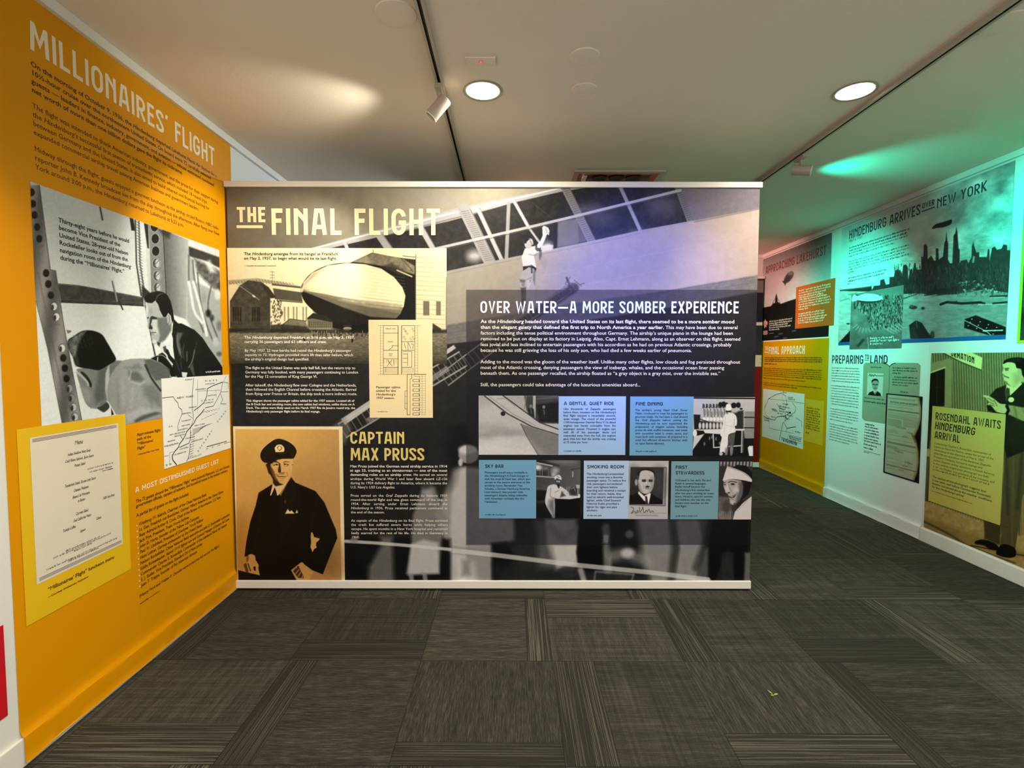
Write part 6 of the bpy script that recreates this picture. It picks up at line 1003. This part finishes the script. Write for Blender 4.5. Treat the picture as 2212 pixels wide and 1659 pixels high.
# inset aerial photograph
c = Canvas(PRW, [kH(222, 1132), kH(641, 1050), kH(617, 1556), kH(203, 1566)], (.0032, .0026), (1, .98, .95), 120); c.k = mk(kH)
n = fbm(c.X, c.Y, 14, 14); c.C *= (.8+.5*n[..., None]); c.poly([(215, 1060), (650, 1040), (645, 1110), (560, 1120), (215, 1160)], 128, .9, 5)
for i in range(900):
    x = r.uniform(240, 630); y = r.uniform(1130, 1400)
    if (x-250)**2/4e4+(y-1420)**2/9e4 < .35: continue
    c.line([(x, y), (x+r.uniform(-3, 3), y+r.uniform(4, 22))], r.uniform(.8, 1.8), r.choice((24, 30, 40, 60, 130, 190)), .75, .6)
for i in range(8): a = 2.6-i*.28; c.line([(330+70*math.cos(a)*1.1, 1340+60*math.sin(a)), (330+110*math.cos(a), 1350+85*math.sin(a))], 2, 175, .8, .8)
for i in range(5): c.line([(490+i*26, 1400-i*10), (560+i*22, 1440-i*8)], 2.6, 175, .8, .8)
c.poly([(205, 1430), (620, 1440), (620, 1575), (205, 1575)], 92, .55, 9); c.poly([(260, 1540), (310, 1480), (330, 1490), (280, 1550)], 46, .8, 2); c.line([(350, 1470), (358, 1560)], 1.5, 190, .7, .9)
c.grain(5, 5, 35, 4); ino = c.build('inset_photograph', .0034, tn)
marks('caption_text', PRW, tn, [(kH(370, 1485), kH(560, 1475)), (kH(370, 1506), kH(602, 1497)), (kH(370, 1530), kH(470, 1526))], (226, 226, 220), .020, .0040, 1.4)
m2 = [(225, 1160), (245, 1128), (270, 1142), (330, 1122), (400, 1124), (450, 1140), (474, 1162), (440, 1186), (370, 1196), (300, 1192), (265, 1178), (230, 1186)]
c = Canvas(PRW, [kH(222, 1118), kH(478, 1118), kH(478, 1200), kH(222, 1200)], .0026, (1, 1, 1), 100)
uvs = np.array([PRW.uv(*kH(*p)) for p in smooth_pts(m2, True, 3)]); _flat('airship_cutout', PRW, uvs, [tuple(range(len(uvs)))[::-1]], .0046, (232, 232, 228), tn)
uvs = np.array([PRW.uv(*kH(*p)) for p in smooth_pts([(262, 1174), (340, 1182), (420, 1180), (470, 1168), (445, 1188), (370, 1199), (300, 1194)], True, 3)]); _flat('airship_shadow_side', PRW, uvs, [tuple(range(len(uvs)))[::-1]], .0050, (70, 52, 48), tn)
NAVY = mat('slate_lettering', (36, 58, 72), rough=.5)
title('heading_lettering', PRW, tn, 'HINDENBURG ARRIVES', kH(203, 690), kH(768, 488), kH(203, 620), NAVY, t=.14, gap=.13, off=.003, shear=.0)
title('heading_lettering', PRW, tn, 'OVER', kH(784, 447), kH(882, 413), kH(784, 405), NAVY, t=.17, gap=.13, off=.003); plate('heading_underline', PRW, [kH(782, 462), kH(884, 430), kH(884, 440), kH(782, 471)], NAVY, .003, tn)
title('heading_lettering', PRW, tn, 'NEW YORK', kH(902, 442), kH(1300, 304), kH(902, 368), NAVY, t=.14, gap=.13, off=.003)
line1('date_text', PRW, tn, 'MAY 6, 1937', kI(228, 592), kI(490, 520), 8, (60, 84, 92), .003)
rows = [((230, 712), (1435, 330)), ((226, 770), (1370, 412)), ((225, 826), (1405, 458)), ((220, 886), (1125, 608)), ((220, 985), (1425, 648)), ((215, 1040), (1430, 708)), ((215, 1095), (1335, 792)), ((210, 1150), (1410, 832)), ((205, 1205), (375, 1160)), ((205, 1320), (970, 1138)), ((205, 1378), (950, 1206)), ((200, 1428), (275, 1413))]
def rws(f, R): return [(f(*a), (f(*b))) for a, b in R]
marks('body_text', PRW, tn, rws(kI, rows[:2]), (34, 58, 64), .0165, .003, 1.1); marks('body_text', PRW, tn, rws(kI, rows[2:4]), (50, 76, 82), .0165, .003, .4); marks('body_text', PRW, tn, rws(kI, rows[4:9]), (50, 76, 82), .0165, .003, .4); marks('body_text', PRW, tn, rws(kI, rows[9:]), (34, 58, 64), .0165, .003, 1.0)

# ================================================================== RIGHT WALL: white sheet about landing
tw = thing('wall_mural', (XR, 4.3, .8), 'white wall sheet with an open passport and a burnt document under the skyline mural', 'mural', 'murals on the walls')
ua, ub = PRW.uv(1793, 900)[0], PRW.uv(2001, 900)[0]
sheet('white_sheet', PRW, ua, ub, PRW.uv(1900, 748)[1]-.0, mat('white_vinyl', (226, 228, 226), rough=.42, spec=.15), tw, 9, .0008, .006, .003)
NV = mat('navy_lettering', (24, 40, 66), rough=.5)
title('heading_lettering', PRW, tw, 'PREPARING', kJ(88, 241), kJ(553, 243), kJ(88, 121), NV, t=.13, gap=.14, off=.003); title('heading_lettering', PRW, tw, 'TO', kJ(580, 180), kJ(637, 181), kJ(580, 109), NV, t=.14, gap=.16, off=.003); plate('heading_underline', PRW, [kJ(578, 192), kJ(638, 193), kJ(638, 199), kJ(578, 198)], NV, .003, tw)
title('heading_lettering', PRW, tw, 'LAND', (1880.4, 784.3), (1917.5, 785), (1880.4, 767.3), NV, t=.13, gap=.14, off=.0036)
def para(f, L, xr): return [(f(a, b), f(xr if c_ is None else c_, d)) for a, b, c_, d in L]
GN = (54, 78, 84)
for P_ in ([(84-i, 314+i*38.5, 500, 327+i*41.5) for i in range(6)], [(76-i, 580+i*38.3, 492-i, 608+i*42.5) for i in range(8)], [(66-i, 920+i*39.5, 480-i if i < 4 else 395, 985+i*40) for i in range(5)], [(56-i, 1148+i*38.7, 472-i if i < 6 else 360, 1232+i*40.5-(22 if i == 6 else 0)) for i in range(7)]): marks('body_text', PRW, tw, para(kJ, P_, 500), GN, .0120, .003, .5, seed=len(P_))
pp = [[(90, 110), (112, 78), (330, 78), (385, 95), (415, 125), (405, 440), (372, 470), (355, 828), (100, 790), (72, 760)], [(415, 125), (440, 92), (490, 78), (765, 80), (796, 112), (780, 486), (400, 466), (405, 440)]]
for i, P_ in enumerate(pp):
    uvs = np.array([PRW.uv(*kK(*p)) for p in P_]); o = _flat('passport_page', PRW, uvs, [tuple(range(len(P_)))[::-1]], .0028+.0001*i, (150, 152, 130), tw)
strokes('passport_fold', PRW, tw, [(mk(kK)((415, 122), (404, 455)), .0028), (mk(kK)((330, 80), (385, 98), (415, 122), (440, 96), (490, 80)), .006)], (48, 34, 20), .0036)
marks('passport_print', PRW, tw, para(kK, [(178, 140, 312, 142), (452, 148, 752, 156), (450, 180, 755, 188), (450, 212, 545, 214), (470, 262, 752, 272), (448, 296, 756, 304), (450, 328, 758, 340), (448, 358, 655, 368), (548, 446, 636, 450), (100, 515, 360, 545), (100, 560, 360, 590)], 0), (50, 54, 46), .014, .0036, 1)
c = Canvas(PRW, [kK(145, 200), kK(342, 212), kK(326, 490), kK(132, 478)], .0016, (1, 1, .95), 196); c.k = mk(kK)
c.line([(160, 240), (175, 220), (185, 245), (200, 225), (215, 245), (230, 225), (250, 238), (340, 240)], 1.2, 40, .9, .6, True); c.poly([(150, 470), (165, 445), (215, 425), (255, 425), (300, 455), (312, 490), (150, 490)], 24, 1, .8); c.poly([(212, 428), (235, 480), (258, 430), (240, 410)], 205, 1, .8); c.line([(235, 440), (235, 480)], 1.4, 50, 1, .7)
c.poly([(198, 310), (205, 290), (238, 280), (268, 292), (275, 330), (268, 390), (238, 425), (210, 400), (198, 350)], 152, 1, .8, True); c.poly([(195, 330), (196, 295), (235, 275), (272, 290), (280, 335), (268, 305), (235, 298), (206, 308)], 26, 1, .8, True); c.line([(205, 345), (228, 346)], 1.5, 30, 1, .7); c.line([(244, 347), (268, 348)], 1.5, 30, 1, .7); c.line([(236, 350), (238, 372)], 1, 90, .9, .7); c.line([(224, 392), (252, 392)], 1.2, 50, 1, .7)
c.build('passport_photograph', .0037, tw)
strokes('stamp_marks', PRW, tw, [(mk(kK)((100+i*32, 540+i*4), (112+i*32, 552+i*4), (100+i*32, 566+i*4)), .0022) for i in range(9)], (84, 60, 60), .0038)
bd = plate('burnt_document', PRW, [kK(378, 457), kK(828, 492), kK(775, 1568), kK(335, 1432)], mat('navy_border', (16, 22, 44), rough=.45), .0044, tw, .001)
c = Canvas(PRW, [kK(394, 474), kK(815, 508), kK(765, 1548), kK(356, 1420)], .0022, (1, .99, .86), 172); c.k = mk(kK)
c.grain(8, 12, 41, 3)
R_ = random.Random(8)
for i, (y, x1, w, g) in enumerate([(508, 740, 1, 110), (520, 730, 1, 120), (585, 720, .8, 120), (615, 700, .8, 120), (655, 780, 2.6, 90), (690, 760, 1, 120), (712, 770, 1, 120), (728, 770, 1, 120), (745, 700, 1, 120)]+[(770+i*12, 560, 1.2, 120) for i in range(4)]+[(820+i*12, 560, 1.2, 120) for i in range(3)]+[(900+i*14, 520, 1, 130) for i in range(3)]+[(960, 700, .8, 120), (1010, 700, .8, 120), (1050, 735, 1.8, 90), (1062, 735, 1.2, 90), (1095, 510, 1, 110), (1108, 530, 1, 110), (1120, 740, 1, 120), (1180, 500, .8, 130), (1245, 520, .8, 130), (1290, 700, .8, 130), (1330, 740, 1.6, 80), (1345, 480, 1, 120), (1370, 460, 1, 120)]):
    x0 = 410-(y-500)*.04; sl = .10+(y-500)*.00019; c.line([(x0, y), (x1, y+(x1-x0)*sl)], w, g, .75, .6)
for y in range(4): c.line([(585, 772+y*14), (760, 800+y*14)], 1.2, 125, .7, .6); c.line([(585, 825+y*12), (745, 850+y*12)], 1.1, 125, .7, .6)
for (x, y) in ((500, 870), (560, 880), (480, 1160), (520, 1180), (600, 1300), (640, 1320), (580, 1350), (530, 1400), (640, 940), (580, 985)): c.line([(x+R_.uniform(-4, 4)+k_*9, y+k_*2+(8 if k_ % 2 else -8)) for k_ in range(8)], 1, 110, .7, .6, True)
c.poly([(770, 500), (780, 560), (800, 640), (790, 760), (760, 880), (715, 985), (740, 1060), (760, 1180), (765, 1300), (745, 1420), (715, 1500), (700, 1560), (860, 1600), (860, 480)], (122, 92, 26), .8, 4); c.poly([(785, 500), (800, 580), (815, 660), (806, 780), (775, 890), (726, 990), (752, 1060), (775, 1180), (780, 1310), (762, 1430), (735, 1500), (715, 1560), (880, 1600), (880, 470)], (22, 12, 10), 1, 1.6)
c.poly([(690, 960), (716, 985), (735, 1060), (715, 1020)], (60, 30, 10), .7, 3); c.build('document_paper', .0048, bd)
title('document_heading', PRW, bd, 'DEUTSCHE ZEPPELIN-REEDEREI', kK(425, 570), kK(765, 602), kK(425, 550), (70, 70, 56), t=.16, gap=.14, off=.0054)
marks('caption_text', PRW, tw, [(kK(108-i*2, 838+i*35), kK(232+x_, 862+i*38)) for i, x_ in enumerate((0, 48, 45, 52, 44, 38, 68, 28, -25))], (34, 48, 56), .0145, .003, 1.1); marks('credit_text', PRW, tw, [(kK(98, 1170), kK(295, 1218)), (kK(95, 1185), kK(165, 1200))], (60, 76, 80), .009, .003, .8)

# ================================================================== RIGHT WALL: man pointing, gold text card
tr = thing('wall_mural', (XR, 3.1, .8), 'life-size photograph mural of a pointing man beside a corrugated wall, at the right edge', 'mural', 'murals on the walls')
um = PRW.uv(2004, 950)[0]; vt = PRW.uv(2010, 763)[1]; vb2 = .112
pt = lambda u, v: tuple(float(x) for x in PRW.px(np.array([u]), np.array([v])))
def pq(u0, u1, v0, v1): return [tuple(float(a[0]) for a in PRW.px(np.array([u]), np.array([v]))) for u, v in ((u0, v1), (u1, v1), (u1, v0), (u0, v0))]
c = Canvas(PRW, pq(um, um+.86, vb2, vt), (.0026, .0026), (1, .90, .62), 128); c.k = mk(kL)
c.C[:] = c.col(120); st = np.sin(c.X*1.15-(c.Y-900)*.03*1.15)
c.C += (26*st)[..., None]*np.array((1, .9, .62)); c.grain(6, 20, 51, 3)
c.poly([(-10, 750), (20, 750), (60, 800), (60, 1200), (-10, 1200)], 52, .8, 3)
c.poly([(0, 1130), (30, 1145), (460, 1300), (767, 1400), (900, 1440), (900, 1900), (0, 1400)], (168, 140, 88), 1, 1.5, tex=.15); c.poly([(0, 1265), (150, 1310), (400, 1400), (700, 1500), (900, 1560), (900, 1620), (400, 1490), (20, 1370)], (132, 108, 62), .7, 6)
c.line([(0, 1290), (200, 1390), (330, 1470), (500, 1540), (700, 1610)], 3.5, (70, 52, 26), .8, 2, True)
c.poly([(60, 170), (180, 140), (185, 440), (90, 440), (60, 760), (35, 760)], 26, 1, 1.2); c.poly([(40, 130), (220, 80), (230, 110), (230, 450), (175, 445), (180, 150), (60, 195)], 150, 1, 1.2); c.line([(60, 195), (180, 152)], 3, 225, .9, 1); c.line([(62, 300), (175, 300)], 1.2, 70, .7, .8); c.line([(120, 180), (118, 430)], 1.2, 70, .7, .8); c.line([(60, 470), (60, 760)], 3, 90, .6, 2)
c.poly([(35, 755), (70, 762), (66, 820), (30, 812)], 170, 1, 1.5); c.poly([(40, 820), (62, 825), (40, 1150), (25, 1140)], 110, .8, 2)
c.poly([(165, 38), (375, 38), (458, 78), (452, 172), (440, 165), (300, 108)], 222, 1, 1); c.line([(165, 44), (300, 112), (452, 172)], 2, 60, .9, 1)
c.poly([(740, 925), (900, 950), (900, 1400), (740, 1400)], (150, 124, 70), .7, 4); c.line([(740, 925), (900, 945)], 5, 190, .8, 1.5); c.line([(745, 1000), (735, 1400)], 3, 70, .7, 2)
# the man
c.poly([(600, 720), (760, 700), (900, 700), (900, 1100), (760, 1100), (745, 1250), (705, 1500), (590, 1490), (600, 1400), (600, 1250), (625, 820)], (88, 76, 50), 1, 1.2); c.poly([(470, 1290), (600, 1320), (590, 1480), (475, 1430)], (72, 60, 38), 1, 2); c.line([(640, 830), (650, 1250)], 4, (54, 44, 28), .7, 4); c.line([(760, 750), (720, 1200)], 5, (50, 42, 28), .7, 4); c.line([(690, 820), (680, 1480)], 3, (112, 98, 66), .6, 3)
c.poly([(404, 1452), (430, 1440), (480, 1438), (560, 1470), (580, 1510), (520, 1510), (470, 1480), (410, 1470)], 20, 1, 1, True); c.poly([(562, 1540), (575, 1500), (620, 1470), (700, 1500), (706, 1560), (650, 1572), (590, 1558)], 16, 1, 1, True); c.line([(370, 1510), (370, 1480), (560, 1515)], 2, 30, .9, 1); c.line([(706, 1545), (800, 1560)], 2, 30, .9, 1)
c.poly([(520, 355), (560, 310), (640, 280), (740, 255), (800, 240), (900, 300), (900, 720), (760, 780), (640, 830), (560, 470), (500, 480), (490, 440)], 34, 1, 1.2); c.poly([(640, 560), (760, 540), (900, 560), (900, 720), (700, 760), (640, 720)], 44, .7, 6)
c.poly([(640, 275), (690, 300), (745, 258), (755, 275), (700, 330), (668, 360), (630, 330)], 214, 1, 1); c.poly([(640, 300), (662, 310), (664, 360), (645, 380), (625, 340)], 66, 1, 1.2); c.line([(632, 345), (640, 400)], 2, 90, .9, 1); c.ell(674, 392, 6.5, 5.6, 222, 1, .9)
c.poly([(615, 120), (690, 105), (750, 160), (762, 230), (740, 270), (690, 300), (650, 272), (640, 255), (622, 250), (620, 228), (612, 215), (622, 205), (606, 190), (618, 160)], 205, 1, 1, True); c.poly([(690, 200), (750, 190), (755, 250), (700, 290)], 150, .6, 6); c.line([(628, 160), (655, 158)], 2, 40, .9, .9); c.line([(632, 170), (650, 170)], 2.4, 50, .9, .9); c.line([(622, 215), (655, 228)], 2.2, 70, .9, .9); c.ell(738, 185, 5, 9, 176, 1, 1)
c.poly([(615, 125), (630, 95), (690, 78), (760, 80), (840, 120), (840, 230), (765, 220), (748, 165), (715, 155), (700, 120), (650, 112)], 16, 1, 1, True); c.ell(700, 95, 14, 3, 60, .6, 4)
c.poly([(470, 362), (500, 362), (545, 385), (590, 420), (640, 430), (655, 480), (620, 495), (560, 480), (540, 455), (520, 435), (495, 430), (505, 410), (490, 385)], 196, 1, 1, True)
for f in ([(500, 380), (540, 405)], [(500, 405), (545, 425)], [(515, 430), (550, 440)], [(545, 395), (570, 440)]): c.line(f, 1.6, 90, .9, .9)
c.line([(470, 364), (505, 372)], 3.4, 205, 1, .9); c.poly([(655, 430), (760, 450), (900, 440), (900, 560), (760, 550), (650, 500)], 150, 1, 1.5); c.line([(640, 440), (655, 470), (640, 500)], 6, 20, 1, 1.2); c.line([(700, 450), (720, 540)], 3, 100, .7, 2.5); c.line([(760, 460), (800, 540)], 3, 110, .7, 2.5); c.poly([(500, 432), (560, 480), (560, 500), (500, 470)], 26, 1, 2); c.poly([(745, 230), (800, 240), (790, 270), (750, 262)], 180, .9, 2)
c.grain(5, 6, 53, 4); c.build('pointing_man_photograph', .0022, tr)
# the sign board runs down to the right and is cut off by the picture's top edge
a0, a1, a2 = [np.array(PRW.uv(*kL(*p))) for p in ((225, 66), (404, 124), (225, 20))]; V = []; F = []; n = 0; x = 0
for ch in 'ORMATION':
    st, w = deco(ch, .19)
    for q in st: a, f = ribbon(q, .19); V.append(a+(x, 0)); F += [[i+n for i in g] for g in f]; n += len(a)
    x += w+.14
V = np.concatenate(V); V = a0+np.outer(V[:, 0]/x, a1-a0)+np.outer(V[:, 1], a2-a0); V[:, 1] = np.minimum(V[:, 1], vt); _flat('sign_lettering', PRW, V, F, .003, (40, 40, 34), tr)
gc = plate('text_card', PRW, [kL(88, 437), kL(635, 503), kL(592, 1328), kL(57, 1147)], mat('gold_print', (196, 172, 86), rough=.45), .0044, tr, .0015); gc['label'] = 'gold text card in front of the man'
DK = mat('charcoal_lettering', (34, 34, 28), rough=.5)
title('heading_lettering', PRW, gc, 'ROSENDAHL AWAITS', kL(111, 540), kL(598, 601), kL(111, 485), DK, t=.15, gap=.13, off=.0047); title('heading_lettering', PRW, gc, 'HINDENBURG', kL(106, 609), kL(404, 648), kL(106, 554), DK, t=.15, gap=.13, off=.0050, shear=.12); title('heading_lettering', PRW, gc, 'ARRIVAL', kL(104, 680), kL(292, 702), kL(104, 626), DK, t=.15, gap=.13, off=.0047)
text('body_text', PRW, gc, ['Commander Charles E. Rosendahl, commander of', 'Lakehurst Naval Air Station, awaits the arrival of the', '_Hindenburg_ on the afternoon of May 6, 1937.', 'With him are executives of the American Zeppelin', 'Transport Company, formed to manage and', 'market Zeppelin airship operations in North America.', 'In this carefully staged press photograph are (left)', 'F. W. von Meister, vice president of the company, and', None, None, '*The caption of this photograph suggests that', 'it was taken well before Commander Rosendahl', 'became concerned about the weather conditions', 'for the _Hindenburg’s_ arrival.*'], kL(102, 722), kL(85, 1046), kL(557, 955), (60, 60, 44), k=.84, off=.0047)
marks('body_text', PRW, gc, [(kL(92, 917), kL(510, 1026))], (60, 60, 44), .0135, .0047, .5); marks('credit_text', PRW, gc, [(kL(84, 1076), kL(385, 1170))], (70, 70, 50), .008, .0050, .8)
# lime framed photograph at the right edge
ux = PRW.uv(2197, 741); vtop = PRW.uv(*kH(1525, 66))[1]
lf = plate_uv('framed_print', PRW, ux[0], ux[0]+.7, ux[1], vtop, mat('lime_print', (170, 190, 30), rough=.45), .0022, None, .0015); tag(lf, 'print with a lime green border at the right edge, high on the wall', 'print')
ux2 = PRW.uv(2204, 735)
c = Canvas(PRW, pq(ux2[0], ux2[0]+.6, ux2[1], vtop-.08), (.01, .01), (.9, 1, .8), 50); c.grain(40, 22, 61, 10); o = c.build('framed_photograph', .0030, lf)

# ================================================================== SECOND PARTITION, far corner
tb = thing('display_panel', (1.6, 6.43, 0), 'distant display partition, grey picture above dark red, glimpsed behind the airship partition', 'display panel', 'display partitions')
b0, b1 = .07, 3.10
pbox(PBK, b0, b1, .05, 2.385, -.045, 0, CORE, 'panel_body', tb); pbox(PBK, b0-.01, b1+.012, 2.376, 2.408, -.05, .012, RAIL, 'top_rail', tb, .003); pbox(PBK, b0, b1, .013, .075, -.05, .014, RAIL, 'bottom_rail', tb, .003)
zz = lambda y: PBK.uv(1645, y)[1]
for nm, ya, yb, col in (('grey_picture', 606, 632, (120, 118, 112)), ('dark_picture', 632, 696, (34, 36, 44)), ('white_band', 696, 703, (205, 202, 192)), ('harbour_picture', 703, 767, (44, 46, 52)), ('cream_label', 767, 792, (196, 192, 168)), ('red_field', 792, 999.5, (120, 22, 22))):
    plate_uv(nm, PBK, b0, b1, max(.07, zz(yb)), min(2.376, zz(ya)), ink(col), .0012, tb)
marks('label_print', PBK, tb, [(PBK.px(np.array([2.4]), np.array([1.2+.02*i])), PBK.px(np.array([3.06]), np.array([1.2+.02*i]))) for i in ()] or [((1641, 776), (1645, 776)), ((1641, 784), (1645, 784))], (90, 88, 80), .01, .0016)

bpy.data.objects.remove(_co)
